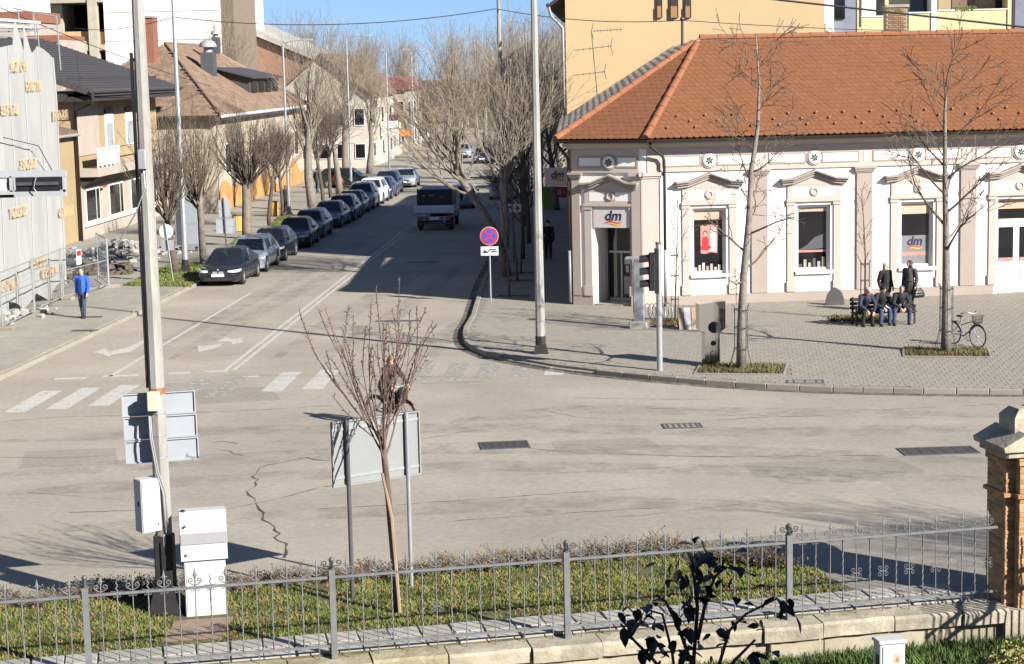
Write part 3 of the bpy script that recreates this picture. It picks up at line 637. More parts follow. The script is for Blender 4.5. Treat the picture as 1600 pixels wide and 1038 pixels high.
# shop windows
def window(M, c, k):
    w_ = P('window', MB().box(c-0.62, c+0.62, -0.24, -0.235, 1.22, 3.60), m_glass, M=M)
    for (x0, x1, z0, z1) in ((c-.62, c+.62, 3.50, 3.60), (c-.62, c+.62, 1.22, 1.31), (c-.62, c-.53, 1.31, 3.50), (c+.53, c+.62, 1.31, 3.50)):
        P('frame', MB().box(x0, x1, -0.235, -0.16, z0, z1), m_wframe, w_, M)
    P('blind', MB().box(c-.53, c+.53, -0.232, -0.22, 3.50-(.34, .16, .36)[k % 3], 3.50), m_peach, w_, M)
    P('sill', MB().box(c-.70, c+.70, 0.0, 0.12, 1.10, 1.215), m_white, w_, M)
    if k == 0:
        b = MB(); b.extr([(-.27, 1.95), (-.1, 1.92), (.1, 1.98), (.34, 1.94), (.36, 2.95), (.1, 2.99), (-.1, 2.93), (-.27, 2.97)][::-1], (c, 0, 0), (1, 0, 0), (0, 0, 1), (0, 1, 0), -0.232, -0.222); po = P('poster', b, m_pink, w_, M)
        b = MB(); b.extr([(.05, 2.02), (.30, 2.02), (.30, 2.88), (.12, 2.88)][::-1], (c, 0, 0), (1, 0, 0), (0, 0, 1), (0, 1, 0), -0.222, -0.219); P('poster_panel', b, m_dmpanel, w_, M)
        for (x, z, rx, rz, mt) in ((-.10, 2.67, .085, .11, m_barkr), (-.10, 2.63, .05, .08, m_skin), (-.10, 2.38, .13, .20, m_signr), (-.08, 2.16, .20, .11, m_signr)):
            b = MB(); b.extr([(rx*math.cos(-a*math.pi/6), rz*math.sin(-a*math.pi/6)) for a in range(12)], (c+x, 0, z), (1, 0, 0), (0, 0, 1), (0, 1, 0), -0.222, -0.2165-0.0005*(rx*10)); P('poster_figure', b, mt, w_, M)
        for i in range(7):
            h = .12+.2*((i*37) % 5)/5; P('display_item', MB().box(c-.5+i*.145, c-.41+i*.145, -0.234, -0.226, 1.32, 1.32+h), (m_alu, m_peach, m_signw, m_pink)[i % 4], w_, M)
    if k == 1:
        P('band', MB().box(c-.53, c+.53, -0.234, -0.229, 1.86, 1.94), m_pink, w_, M)
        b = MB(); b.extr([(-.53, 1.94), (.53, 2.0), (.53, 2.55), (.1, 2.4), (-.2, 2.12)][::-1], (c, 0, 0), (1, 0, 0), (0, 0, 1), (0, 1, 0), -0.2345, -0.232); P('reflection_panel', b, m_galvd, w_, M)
        for i in range(6):
            h = .12+.28*((i*53) % 7)/7; P('display_item', MB().box(c-.48+i*.17, c-.38+i*.17, -0.234, -0.226, 1.32, 1.32+h), (m_galvd, m_cabg, m_stone)[i % 3], w_, M)
    if k == 2:
        P('frosted_panel', MB().box(c-.53, c+.53, -0.2345, -0.228, 1.31, 2.35), mat('frosted', (.15, .15, .155), var=.1), w_, M)
        P('band', MB().box(c-.53, c+.53, -0.228, -0.226, 1.62, 1.74), m_pink, w_, M)
        logo(M, (c-0.02, -0.226, 2.08), 0.36, w_)
    return w_
def logo(M, at, size, par):
    """the two-letter shop sign with its red and yellow wave"""
    Mx = M @ Matrix.Translation(at) @ Matrix(((1, 0, 0, 0), (0, 0, 1, 0), (0, 1, 0, 0), (0, 0, 0, 1)))
    me = text_mesh('dm', size*1.25, 0.012, 0.22, True)
    me.transform(Matrix.Translation((0, size*0.16, 0.004))); me.transform(Mx); me.flip_normals(); me.materials.append(m_dmblue); link('lettering', me, par, world=True)
    for (mt, y0, th, d) in ((m_dmred, -0.50, 0.15, 0.0), (m_dmyel, -0.62, 0.15, 0.004)):
        p = [(-0.80+i*0.16, y0+0.075*math.sin((i-1.0)*0.75)*(1 if mt is m_dmred else 1)+i*0.004) for i in range(11)]
        if mt is m_dmyel: p = p[2:]
        pl = [(x*size, y*size) for x, y in p]+[(x*size, (y+th*(0.25+0.75*math.sin(math.pi*(j+0.6)/len(p))))*size) for j, (x, y) in reversed(list(enumerate(p)))]
        b = MB(); b.extr(pl, (0, 0, 0), (1, 0, 0), (0, 1, 0), (0, 0, 1), 0.002+d, 0.008+d)
        b.v = [tuple(Mx @ Vector(v)) for v in b.v]; b.f = [tuple(reversed(q)) for q in b.f]; b.build('logo_wave', mt, par, world=True)
for k in (0, 1, 2, 4, 5): window(MM, BAYS[k], k if k < 3 else 1)
# white double door of the long front
c = BAYS[3]; dr = P('door', MB().box(c-.80, c+.80, -0.26, -0.22, Z0, 2.75), m_wframe)
for s in (-1, 1):
    P('door_pane', MB().box(c+s*.40-.28, c+s*.40+.28, -0.222, -0.205, 1.30, 2.55), m_glass, dr); P('door_panel', MB().box(c+s*.40-.26, c+s*.40+.26, -0.22, -0.195, 0.35, 1.0), m_wframe, dr)
    P('door_moulding', MB().box(c+s*.40-.18, c+s*.40+.18, -0.195, -0.185, 0.45, 0.9), m_white, dr)
    P('door_band', MB().box(c+s*.40-.28, c+s*.40+.28, -0.205, -0.20, 1.30, 1.42), m_pink, dr)
P('transom', MB().box(c-.80, c+.80, -0.26, -0.24, 2.75, 3.60), m_glass, dr); P('door_bar', MB().box(c-.80, c+.80, -0.24, -0.2, 2.75, 2.85), m_wframe, dr); P('blind', MB().box(c-.80, c+.80, -0.239, -0.21, 3.22, 3.60), m_peach, dr)
# chamfer entrance: pale sign panel over a recessed glass door
P('sign_panel', MB().box(0.82, 2.20, -0.02, 0.03, 2.95, 3.70), m_dmpanel, M=MC)
sp = shop.children[-1]; logo(MC, (1.55, 0.03, 3.31), 0.40, sp)
ed = P('entrance_door', MB().box(0.75, 2.28, -1.30, -1.26, Z0, 3.0), m_glass, M=MC)
P('reveal', MB().box(0.70, 0.829, -1.26, -0.551, Z0-.2, 3.0), m_white, ed, MC); P('reveal', MB().box(2.201, 2.3, -1.26, -0.551, Z0-.2, 3.0), m_white, ed, MC); P('reveal_ceiling', MB().box(0.83, 2.2, -1.26, -0.551, 2.951, 3.05), m_white, ed, MC); P('door_step', MB().box(0.83, 2.2, -1.26, 0.03, Z0-.1, Z0+.06), m_stone, ed, MC)
for (x0, x1, z0, z1, mt) in ((0.83, 0.92, Z0+.06, 2.95, m_pinkr), (0.92, 0.98, Z0+.06, 2.95, m_trim), (2.10, 2.20, Z0+.06, 2.95, m_galv), (0.98, 2.10, 1.92, 2.00, m_galv), (1.42, 1.48, Z0+.06, 1.92, m_galv), (0.98, 2.10, Z0+.06, Z0+0.16, m_galv)):
    P('door_frame', MB().box(x0, x1, -1.259, -1.20, z0, z1), mt, ed, MC)
for (x0, x1, z0, z1) in ((1.55, 1.85, 1.5, 1.75), (1.60, 1.70, 1.2, 1.45), (1.76, 1.9, 1.1, 1.45), (1.52, 1.95, 0.4, 1.05)): P('display_item', MB().box(x0, x1, -1.259, -1.25, z0, z1), m_cabg if z0 < 1 else m_dmpanel, ed, MC)
# ------------------------------------------------------------------ roof
EA, EB = Vector((-2.10, 66.95, 6.14)), Vector((1.10, 65.88, 6.14)); AP = Vector((3.33, 72.3, 9.68))
EC = EB+UM*SW; RC = AP+UM*(SW-2); ES = Vector((-2.3, 80.3, 6.50)); ue_ = (EA-ES).normalized(); RS = ES+((AP-ES)-ue_*((AP-ES).dot(ue_)))*.86
dn = Vector((0, 0, -0.10)); back = Vector((-UM.y, UM.x, 0))*5.6
b = MB()
pts = [EA, EB, EC, RC, AP, ES, RS, RC+back+Vector((0, 0, -3.4)), AP+back+Vector((2.0, 0, -3.4))]
b.add([p+dn for p in pts], [(0, 1, 4), (1, 2, 3, 4), (5, 0, 4, 6), (4, 3, 7, 8), (2, 7, 3)])
roof = b.build('roof', m_rooff, shop, world=True)
def tile_plane(O, U, Vv, poly, par, mt, single=0, tw=0.232, ex=0.285, name='roof_tile', lowdot=True):
    """courses of single tiles, staggered, each one lifted at its lower edge"""
    U, Vv = Vector(U).normalized(), Vector(Vv).normalized(); N = U.cross(Vv).normalized()
    if N.z < 0: N = -N
    h = ex*1.22; th = 0.014
    tv = [(-.5*tw+.004, h, 0), (.5*tw-.004, h, 0), (.5*tw-.004, .07, .010), (.28*tw, 0.0, .012), (-.28*tw, 0.0, .012), (-.5*tw+.004, .07, .010)]
    tb = [(x, y, z+th) for x, y, z in tv]
    fs = [(6, 7, 8, 9, 10, 11)[::-1]]+[(i, (i+1) % 6, 6+(i+1) % 6, 6+i) for i in range(1, 5)]
    one = MB(); one.add(tv+tb, fs); me = one.mesh(name); me.materials.append(mt); rest = MB(); n1 = 0
    us = [p[0] for p in poly]; vsx = [p[1] for p in poly]
    j = 0
    while min(vsx)+j*ex < max(vsx):
        v = min(vsx)+j*ex; i0 = int(min(us)/tw)-1
        for i in range(i0, int(max(us)/tw)+2):
            u = (i+(0.5 if j % 2 else 0))*tw
            if not inside(poly, u, v+ex*0.5): continue
            M = frame(O+U*u+Vv*v+N*rng.uniform(0, 0.006), U, Vv, N)
            if n1 < single and u < 16.5: link(name, me, par, world=True, M=M); n1 += 1
            else: rest.M = M; rest.add(tv+tb, fs)
        j += 1
    stuff(rest.build(name+'s', mt, par, world=True))
vm = (AP-EB)-UM*((AP-EB).dot(UM)); lv = vm.length; ua = (AP-EB).dot(UM)
tile_plane(EB, UM, vm, [(0, 0), (SW-2, 0), (SW-2, lv), (ua, lv)], roof, m_roof, single=300)
uc = (EB-EA).normalized(); vc = (AP-EA)-uc*((AP-EA).dot(uc)); tile_plane(EA, uc, vc, [(0, 0), ((EB-EA).length, 0), ((AP-EA).dot(uc), vc.length)], roof, m_roof)
us_ = (EA-ES).normalized(); vs_ = (AP-ES)-us_*((AP-ES).dot(us_)); tile_plane(ES, us_, vs_, [(0, 0), ((EA-ES).length, 0), ((AP-ES).dot(us_), vs_.length), (0, vs_.length*.86)], roof, m_oldtile)
def ridge(a, b_, r=0.13, step=0.72):
    d = b_-a; n = int(d.length/step); u = d.normalized(); sd = u.cross(Z).normalized(); up = sd.cross(u).normalized()
    for i in range(n):
        b = MB(); vs = []; fs = []
        for q, (t, rr) in enumerate(((0, r*1.05), (step+0.04, r*0.97))):
            for j in range(7):
                g = math.pi*(j/6)*1.16-0.08*math.pi; vs.append((math.cos(g)*rr, t, math.sin(g)*rr*0.95+0.015*(1-q)))
        for j in range(6): fs.append((j, j+1, 8+j, 7+j))
        fs.append(tuple(range(6, -1, -1))); fs.append(tuple(range(7, 14)))
        b.add(vs, fs); b.build('ridge_tile', m_ridge, roof, world=True, M=frame(a+u*(i*step), sd, u, up), smooth=30)
ridge(EA+Vector((0, 0, .03)), AP); ridge(EB+Vector((0, 0, .03)), AP); ridge(AP+Vector((0, 0, .03)), RC)
sgm = MB(); sgm.add([(-.04, 0, .02), (.04, 0, .02), (.03, .18, .02), (-.03, .18, .02), (-.035, 0.0, .10), (.035, 0.0, .10), (.025, .06, .12), (-.025, .06, .12)], [(0, 1, 5, 4), (1, 2, 6, 5), (2, 3, 7, 6), (3, 0, 4, 7), (4, 5, 6, 7)]); sg = sgm.mesh('snow_guard'); sg.materials.append(mat('snow_guard_tile', (0.27, 0.12, 0.065), var=.1))
vmn = vm.normalized(); nm = UM.cross(vmn)
for j, (v, o) in enumerate(((0.55, 0.9), (0.95, 1.45), (1.32, 1.05))):
    for i in range(16):
        if o+i*1.02+v*ua/lv < 17: link('snow_guard', sg, roof, world=True, M=frame(EB+UM*(o+i*1.02+(0.35 if v > 0.6 else 0))+vmn*v, UM, vmn, nm))
# gutters, downpipes
def gutter(a, b_, N):
    d = (b_-a); L = d.length; u = d.normalized(); b = MB(); pr = [(0.075*math.cos(math.pi+math.pi*i/6), 0.075*math.sin(math.pi+math.pi*i/6)) for i in range(7)]+[(0.085, 0.015), (-0.085, 0.015)]
    b.extr(pr, a, N, Z, u, 0, L); b.build('gutter', m_gutter, roof, world=True, smooth=40)
gutter(EA+NC*0.07+Vector((0, 0, -.05)), EB+NC*0.07+Vector((0, 0, -.05)), NC); gutter(EB+NM*0.07+Vector((0, 0, -.05)), EC+NM*0.07+Vector((0, 0, -.05)), NM)
b = MB(); q = MM
path = [q @ Vector(v) for v in ((0.22, 0.52, 6.0), (0.25, 0.50, 5.86), (0.72, 0.25, 5.5), (0.78, 0.22, 5.35), (0.78, 0.22, 2.15))]
b.tube(path, 0.055, 10); dp = b.build('downpipe', m_gutter, shop, world=True, smooth=True)
b = MB(); b.tube([q @ Vector(v) for v in ((0.78, 0.22, 2.16), (0.78, 0.22, 0.42))], 0.06, 10); b.build('pipe_guard', m_greypipe, dp, world=True, smooth=True)
b = MB(); b.tube([q @ Vector(v) for v in ((0.78, 0.22, 0.42), (0.78, 0.24, 0.26), (0.72, 0.40, 0.18))], 0.05, 8); b.build('pipe_shoe', m_gutter, dp, world=True, smooth=True)
b = MB(); b.tube([A0+Vector(v) for v in ((-0.55, -0.1, 6.0), (-0.16, 0.0, 5.5), (-0.12, 0.02, 5.3), (-0.12, 0.02, 2.1))], 0.055, 8); dp = b.build('downpipe', m_gutter, shop, world=True, smooth=True)
b = MB(); b.tube([A0+Vector((-0.12, 0.02, z)) for z in (2.1, 0.2)], 0.06, 8); b.build('pipe_guard', m_greypipe, dp, world=True, smooth=True)
# ------------------------------------------------------------------ the yellow house behind
yh = thing('yellow_house', 'tall plain yellow house wall rising behind the orange tiled roof', 'building', (-2, 80.6, 0))
b = MB(); b.add([(x, y, z) for y in (80.5, 106) for (x, z) in ((-2.0, -.1), (9.0, -.1), (9.0, 12.2), (3.8, 15.8), (-2.0, 11.6))], [(0, 1, 2, 3, 4), (9, 8, 7, 6, 5), (0, 4, 9, 5), (1, 6, 7, 2)]); b.build('wall', m_yellow, yh, world=True)
for (x0, x1) in ((1027, 1035), (1048, 1060), (1071, 1080)):
    a = AtY(x0, 28, 80.5); c_ = AtY(x1, 28, 80.5)
    b = MB(); b.box(a.x, c_.x, 80.4, 80.495, a.z, 11.7); wdw = b.build('window_recess', m_gutter, yh, world=True)
    b = MB(); b.box(a.x, c_.x-0.06, 80.36, 80.398, a.z, a.z+0.48); b.build('sill_panel', mat('brown_panel', (0.28, 0.15, 0.07), var=0.1), wdw, world=True)
b = MB(); b.add([(x, y, z+dz) for y in (80.35, 106.2) for dz in (0, .16) for (x, z) in ((-2.65, 11.3), (3.8, 15.85), (9.6, 12.0))], [(0, 1, 4, 3), (1, 2, 5, 4), (6, 9, 10, 7), (7, 10, 11, 8), (3, 4, 10, 9), (4, 5, 11, 10), (0, 3, 9, 6), (2, 8, 11, 5), (0, 6, 7, 1), (1, 7, 8, 2)])
b.build('roof', m_gutter, yh, world=True)
b = MB(); b.tube([(-2.72, 79.9, 11.35), (-2.72, 106.5, 11.35)], 0.09, 8); b.build('gutter', m_gutter, yh, world=True)
b = MB(); b.tube([(-2.7, 80.1, 11.3), (-2.6, 80.2, 10.9), (-2.12, 80.35, 10.4), (-2.12, 80.35, 7.0)], 0.06, 8); b.build('downpipe', m_greypipe, yh, world=True, smooth=True)
for z in (3.0, 6.5, 9.5):
    for y in (85, 90, 95, 100):
        b = MB(); b.box(-2.06, -1.95, y-0.6, y+0.6, z, z+1.5); b.build('window', m_glass, yh, world=True)
# row house further along, its shade crosses the street
yh2 = thing('row_house', 'grey row house beyond the yellow house, hidden by the bare trees', 'building', (-2, 110, 0))
b = MB(); b.box(-1.9, 9, 109.5, 122, -0.1, 8.6); b.build('wall', m_pinkr, yh2, world=True)
b = MB(); b.add([(-2.4, 109.2, 8.5), (9.5, 109.2, 8.5), (9.5, 122.3, 8.5), (-2.4, 122.3, 8.5), (3.5, 109.2, 11.6), (3.5, 122.3, 11.6)], [(0, 3, 2, 1), (0, 1, 4), (2, 3, 5), (1, 2, 5, 4), (3, 0, 4, 5)]); b.build('roof', m_terraf, yh2, world=True)
for z in (1.0, 4.8):
    for y in (111.6, 115.8, 120): b = MB(); b.box(-1.96, -1.85, y-0.6, y+0.6, z, z+1.7); b.build('window', m_glass, yh2, world=True)
# apartments at the upper right
ap = thing('apartment_block', 'pale lemon apartment block with balconies at the upper right', 'building', (16, 97, 0))
def ax(px, y): return AtY(px, 30, y).x
Y0 = 97.0
b = MB(); b.box(ax(1345, Y0), 32, Y0+1.4, Y0+14, -0.1, 17); b.build('wall', m_lemon, ap, world=True)
zt = AtY(1450, 21, Y0).z; zb = AtY(1450, 60, Y0).z
for (x0, x1, dz) in ((1346, 1382, -0.12), (1420, 1455, 0.02), (1464, 1573, 0.10)):
    b = MB(); b.box(ax(x0, Y0), ax(x1, Y0), Y0, Y0+0.15, zb-1.5, zt+dz); bal = b.build('balcony_front', m_lemon, ap, world=True)
    b = MB(); b.box(ax(x0, Y0)-.02, ax(x1, Y0)+.02, Y0-.04, Y0+0.19, zt+dz, zt+dz+0.06); b.build('rail', m_wframe, bal, world=True)
for (x0, x1, mt) in ((1346, 1368, m_wframe), (1370, 1382, m_dark), (1422, 1452, m_glass), (1466, 1485, m_sand), (1487, 1520, mat('blind_brown', (0.16, 0.11, 0.08), var=0.2)), (1523, 1552, m_sand), (1555, 1572, m_dark)):
    b = MB(); b.box(ax(x0, Y0+1.4), ax(x1, Y0+1.4), Y0+1.3, Y0+1.39, zt-0.5, zt+1.5); b.build('window', mt, ap, world=True)
for (x0, x1, mt, dy) in ((1455, 1463, m_wframe, -0.06), (1574, 1580, m_lemon, -0.05), (1581, 1586, m_gutter, 0.0), (1587, 1640, mat('slate_blue', (0.16, 0.17, 0.22), var=0.08), 0.3)):
    b = MB(); b.box(ax(x0, Y0), ax(x1, Y0), Y0+dy, Y0+1.39, zb-1.5, zt+2.5); b.build('pier', mt, ap, world=True)
b = MB()
for i in range(40): b.ell((ax(1490, Y0)+i*0.028+rng.uniform(-.02, .02), Y0-0.02, zt+0.18+rng.uniform(-.05, .12)), (.05, .05, .07), 5, 4)
tag(b.build('window_box_plants', m_grass, None), 'green window-box plants on the balcony at the upper right', 'plants')
sg2 = thing('grey_stair_tower', 'slate-blue stair tower with a white downpipe beside the yellow house', 'building', (10, 90, 0))
b = MB(); b.box(9.15, ax(1337, 91), 91, 101, -0.1, 16); b.build('wall', MATS['slate_blue'], sg2, world=True)
a = AtY(1312, 10, 90.9); b = MB(); b.box(a.x-.35, a.x+.25, 90.9, 90.99, a.z-0.6, a.z+1.4); b.build('window', m_glass, sg2, world=True)
b = MB(); b.box(AtY(1290, 10, 90.3).x, AtY(1303, 10, 90.3).x, 90.3, 91, 6, 16); b.build('white_corner', m_white, sg2, world=True)
b = MB(); b.tube([AtY(1303, -10, 90.2), AtY(1288, 2, 90), AtY(1287, 35, 90), AtY(1301, 45, 90.1), AtY(1302, 70, 90.1)], 0.07, 8); b.build('downpipe', m_wframe, sg2, world=True, smooth=True)
a = AtY(1385, 12, 82.5); c_ = AtY(1418, 12, 82.5)
ch = thing('brick_chimney', 'grey-brown brick chimney standing behind the orange ridge', 'chimney', (a.x, 82.5, 8.2))
b = MB(); b.box(a.x, c_.x, 82.5, 83.4, 7.0, a.z); b.build('shaft', m_mortar, ch, world=True)
bi = MB(); bi.box(-.118, .118, -.01, .02, -.034, .034); bme = bi.mesh('brick'); bme.materials.append(piece_mat('chimney_stock', (0.24, 0.15, 0.09), var=0.3))
for j in range(18):
    for i in range(4):
        x = a.x+0.13+i*0.255+(0.1 if j % 2 else 0)
        if x+.12 < c_.x and a.z-0.06-j*0.085 > 9.2: link('brick', bme, ch, world=True, M=Matrix.Translation((x, 82.485, a.z-0.06-j*0.085)))
b = MB(); b.cbox(a.x-.07, c_.x+.07, 82.43, 83.47, a.z, a.z+0.12, 0.02); b.build('cap', m_conc, ch, world=True)
# aerial and vent pipe on the roof
an = thing('tv_aerial', 'thin rusty television aerial in front of the yellow wall', 'aerial', tuple(AtY(934, 158, 77.5)))
b = MB(); b.tube([AtY(934, 158, 77.5), AtY(924, 48, 77.5)], 0.022, 6); b.build('mast', m_galvd, an, world=True)
for (x0, y0, x1, y1, n) in ((926, 49, 972, 46, 9), (897, 79, 956, 72, 6), (897, 118, 946, 112, 5)):
    p, q = AtY(x0, y0, 77.5), AtY(x1, y1, 77.5); b = MB(); b.tube([p, q], 0.013, 5)
    for i in range(n):
        r_ = p.lerp(q, (i+0.5)/n); h = 0.12+0.10*(i % 3); b.tube([r_+Vector((0, -h, -0.3*h)), r_+Vector((0, h, 0.3*h))], 0.008, 4)
    e = q if x0 < 920 else p; b.tube([e+Vector((0.03, 0, 0.32)), e+Vector((-0.05, 0, 0)), e+Vector((0.03, 0, -0.32))], 0.012, 4); b.build('aerial_arm', m_galvd, an, world=True)
vp = AtY(1066, 70, 75.2); b = MB(); b.tube([vp+Vector((0, 0, -0.4)), AtY(1066, 30, 75.2)], 0.05, 8); b.ell(tuple(AtY(1066, 30, 75.2)), (.1, .1, .09), 8, 6); tag(b.build('roof_mast', m_gutter), 'short dark cable mast standing on the orange ridge', 'mast')
# ------------------------------------------------------------------ left side of the street: the sheeted house
rng = random.Random(11)
YK = K                                   # from here y is given in unstretched street metres
SX = -22.3
sh = thing('sheeted_house', 'house under renovation wrapped in whitish scaffold sheeting at the left edge', 'building', (SX, 45, 0.12))
b = MB(); b.box(-36, SX-0.9, 30, 52.4, -0.1, 8.0); b.build('wall', m_pinkr, sh, world=True)
prof = [(-400, 60), (-150, 70), (0, 74), (19, 70), (20, 26), (34, 24), (37, 96), (47, 84), (57, 72), (66, 76), (80, 90), (95, 101)]
tp = sorted([(AtX(px, py, SX).y, AtX(px, py, SX).z) for px, py in prof])
def topz(y):
    if y <= tp[0][0]: return tp[0][1]
    for (a, za), (c, zc) in zip(tp[:-1], tp[1:]):
        if a <= y <= c: return za+(zc-za)*(y-a)/max(1e-6, c-a)
    return tp[-1][1]
y = 30.0; k = 0
while y < 52.9:
    wd = min(rng.uniform(1.0, 1.6), 53.0-y)
    if 52.9-y-wd < 0.5: wd = 53.0-y
    b = MB(); ny, nz = 12, 26; vs = []; fs = []; ph = rng.uniform(0, 6)
    for i in range(ny+1):
        yy = y-.10+(wd+0.2)*i/ny; zt_ = topz(min(yy, 52.95)); zb_ = 0.35+0.25*math.sin(yy*2.1+k)
        for j in range(nz+1):
            t = j/nz; z = zb_+(zt_-zb_)*t
            xo = SX+0.018*math.sin(z*1.3+ph+yy*1.7)+0.016*math.sin(yy*6+z*0.5+ph)+.06*(i/ny)+0.07*max(0, 0.25-t)*math.sin(yy*5+ph)
            vs.append((xo, yy+0.015*math.sin(z*0.9+ph), z))
    for i in range(ny):
        for j in range(nz): q = i*(nz+1)+j; fs.append((q, q+nz+1, q+nz+2, q+1))
    b.add(vs, fs); st_ = b.build('sheet', m_sheet, sh, world=True, smooth=True)
    e = MB(); e.add([(p[0]+.012, p[1]+d, p[2]) for p in vs[(ny-1)*(nz+1):ny*(nz+1)] for d in (-.03, .03)], [(2*j, 2*j+1, 2*j+3, 2*j+2) for j in range(nz)]); e.build('seam', mat('seam_white', (.36, .36, .345), var=.1), st_, world=True); y += wd; k += 1
m_stamp = paint_mat('stamp_orange', (0.50, 0.37, 0.20), wear=0.54, scale=6)
for (px, py) in ((30, 103), (54, 134), (16, 171), (95, 180), (45, 256), (30, 330), (104, 330), (60, 410), (14, 445), (78, 425)):
    p = AtX(px, py, SX+0.13); b = MB(); b.box(SX+0.125, SX+0.13, p.y-0.75, p.y+0.75, p.z-0.2, p.z+0.2); b.build('printed_mark', m_stamp, sh, world=True)
# scaffold tubes showing above the sheets
def sc_tube(a, c, r=0.028): b = MB(); b.tube([a, c], r, 6); b.build('scaffold_tube', m_galv, sh, world=True)
for (x0, y0, x1, y1) in ((88, 24, 95, 110), (57, 36, 62, 80), (52, 20, 56, 62), (28, 16, 31, 40)): sc_tube(AtX(x0, y0, SX-0.3), AtX(x1, y1, SX-0.3))
for (x0, y0, x1, y1) in ((20, 13, 87, 26), (0, 44, 85, 44), (-20, 50, 60, 48), (0, 59, 60, 60)): sc_tube(AtX(x0, y0, SX-0.3), AtX(x1, y1, SX-0.3))
for (x0, y0, x1, y1) in ((-10, 29, 48, 36), (-10, 38, 48, 45)):
    a, c = AtX(x0, y0, SX-0.8), AtX(x1, y1, SX-0.8); b = MB(); b.box(SX-1.0, SX-0.4, a.y, c.y, c.z-0.05, c.z+0.05); b.build('scaffold_board', m_wframe, sh, world=True)
b = MB(); b.tube([AtX(5, 215, SX+0.3), AtX(60, 228, SX+0.35), AtX(100, 300, SX+0.3)], 0.02, 5); b.build('rope', m_galvd, sh, world=True)
# site fence panels with concrete feet
YK = 1.0
def panel_fence(a, c, lab, sign=False):
    a, c = Vector((a[0], a[1]*K, 0)), Vector((c[0], c[1]*K, 0)); d = c-a; L = d.length; t = thing('site_fence_panel', lab, 'fence panel', (a.x, a.y, 0.12), math.atan2(d.y, d.x), 'site fence panels')
    b = MB()
    for x in (0.0, L): b.tube([(x, 0, 0.05), (x, 0, 2.05)], 0.026, 6)
    b.build('upright', m_galv, t)
    for z in (0.15, 1.15, 2.0): b = MB(); b.tube([(0, 0, z), (L, 0, z)], 0.02, 6); b.build('rail', m_galv, t)
    b = MB()
    for i in range(1, 30): b.tube([(L*i/30, 0.012, 0.15), (L*i/30, 0.012, 2.0)], 0.0025, 3, cap=False)
    for j in range(1, 9): b.tube([(0, 0.018, 0.15+1.85*j/9), (L, 0.018, 0.15+1.85*j/9)], 0.0025, 3, cap=False)
    stuff(b.build('wire_mesh', m_galv, t))
    b = MB(); b.cbox(-0.14, 0.14, -0.42, 0.42, 0.0, 0.14, 0.03); b.build('concrete_foot', m_kerb, t)
    if sign: b = MB(); b.box(L*0.3, L*0.3+0.42, -0.045, -0.03, 1.25, 1.85); s_ = b.build('warning_board', m_signw, t); b = MB(); b.box(L*0.3+.03, L*0.3+.39, -0.05, -0.046, 1.6, 1.8); b.build('red_band', m_signr, s_)
panel_fence((-21.6, 36.6, 0), (-21.35, 40.7, 0), 'site fence panel at the left picture edge')
panel_fence((-21.3, 40.9, 0), (-21.25, 44.8, 0), 'second site fence panel from the left edge')
panel_fence((-21.2, 45.0, 0), (-21.4, 48.0, 0), 'site fence panel left of the man in blue')
panel_fence((-21.45, 48.2, 0), (-21.6, 51.0, 0), 'site fence panel behind the man in blue')
panel_fence((-21.6, 51.15, 0), (-20.9, 54.0, 0), 'farthest site fence panel with a small red and white board', True)
panel_fence((-20.9, 54.1, 0), (-22.2, 56.3, 0), 'site fence panel turned back towards the yard')
def rubble(cx, cy, n, sx, sy, mt, lab, hmax=0.5):
    b = MB(); r = random.Random(n)
    for i in range(n):
        q = r.uniform(0.06, 0.22); x, y = r.gauss(0, sx), r.gauss(0, sy); z = max(0.03, hmax*math.exp(-(x/sx)**2-(y/sy)**2)*r.uniform(0.2, 1))
        b.M = Matrix.Translation((cx+x, cy+y, 0.12+z)) @ Matrix.Rotation(r.uniform(0, 6), 4, 'Z') @ Matrix.Rotation(r.uniform(-.6, .6), 4, 'X'); b.cbox(-q, q, -q*r.uniform(.4, 1), q*.7, -q*.6, q*.5, q*.2)
    o = stuff(b.build('rubble', mt)); tag(o, lab, 'rubble')
p = G(185, 398, 0.12); rubble(p.x, p.y, 170, 1.3, 1.6, m_conc, 'heap of grey building rubble beyond the site fence', 0.9)
p = G(30, 500, 0.12); rubble(p.x-0.5, p.y+1, 40, 0.5, 1.5, m_conc, 'scraps of rubble at the foot of the sheeting', 0.25)
p = G(150, 425, 0.12); rubble(p.x, p.y, 90, 0.9, 2.2, m_soil, 'low dark heap of soil and debris behind the site fence', 0.4)
YK = K
# ------------------------------------------------------------------ sand-coloured house with the dark low roof
def fx(parent, name, x, y0, y1, z0, z1, mt, d=0.06):
    b = MB(); b.box(x-d, x+d, y0, y1, z0, z1); return b.build(name, mt, parent, world=True)
HX = -28.6
bh = thing('sand_house', 'sand-coloured two-storey house with a dark low roof and a white balcony', 'building', (HX, 70.5, 0))
b = MB(); b.box(-37, HX, 70.4, 83.2, -0.1, 8.0); b.build('wall', m_sand, bh, world=True)
b = MB(); b.box(-35, HX-0.1, 66.0, 70.39, -0.1, 5.9); b.build('annex_wall', m_sand, bh, world=True)
b = MB(); e = 0.35; b.add([(-33, 65.7, 7.1), (HX+0.15, 65.7, 6.0), (HX+0.15, 70.38, 6.0), (-33, 70.38, 7.1), (-33, 65.7, 6.9), (HX+0.15, 65.7, 5.8), (HX+0.15, 70.38, 5.8), (-33, 70.38, 6.9)], [(0, 1, 2, 3), (7, 6, 5, 4), (0, 4, 5, 1), (1, 5, 6, 2), (3, 2, 6, 7)]); b.build('annex_roof', m_terraf, bh, world=True)
b = MB(); b.tube([(HX+0.25, 65.6, 5.78), (HX+0.25, 70.3, 5.78)], 0.08, 8); b.build('gutter', m_greypipe, bh, world=True)
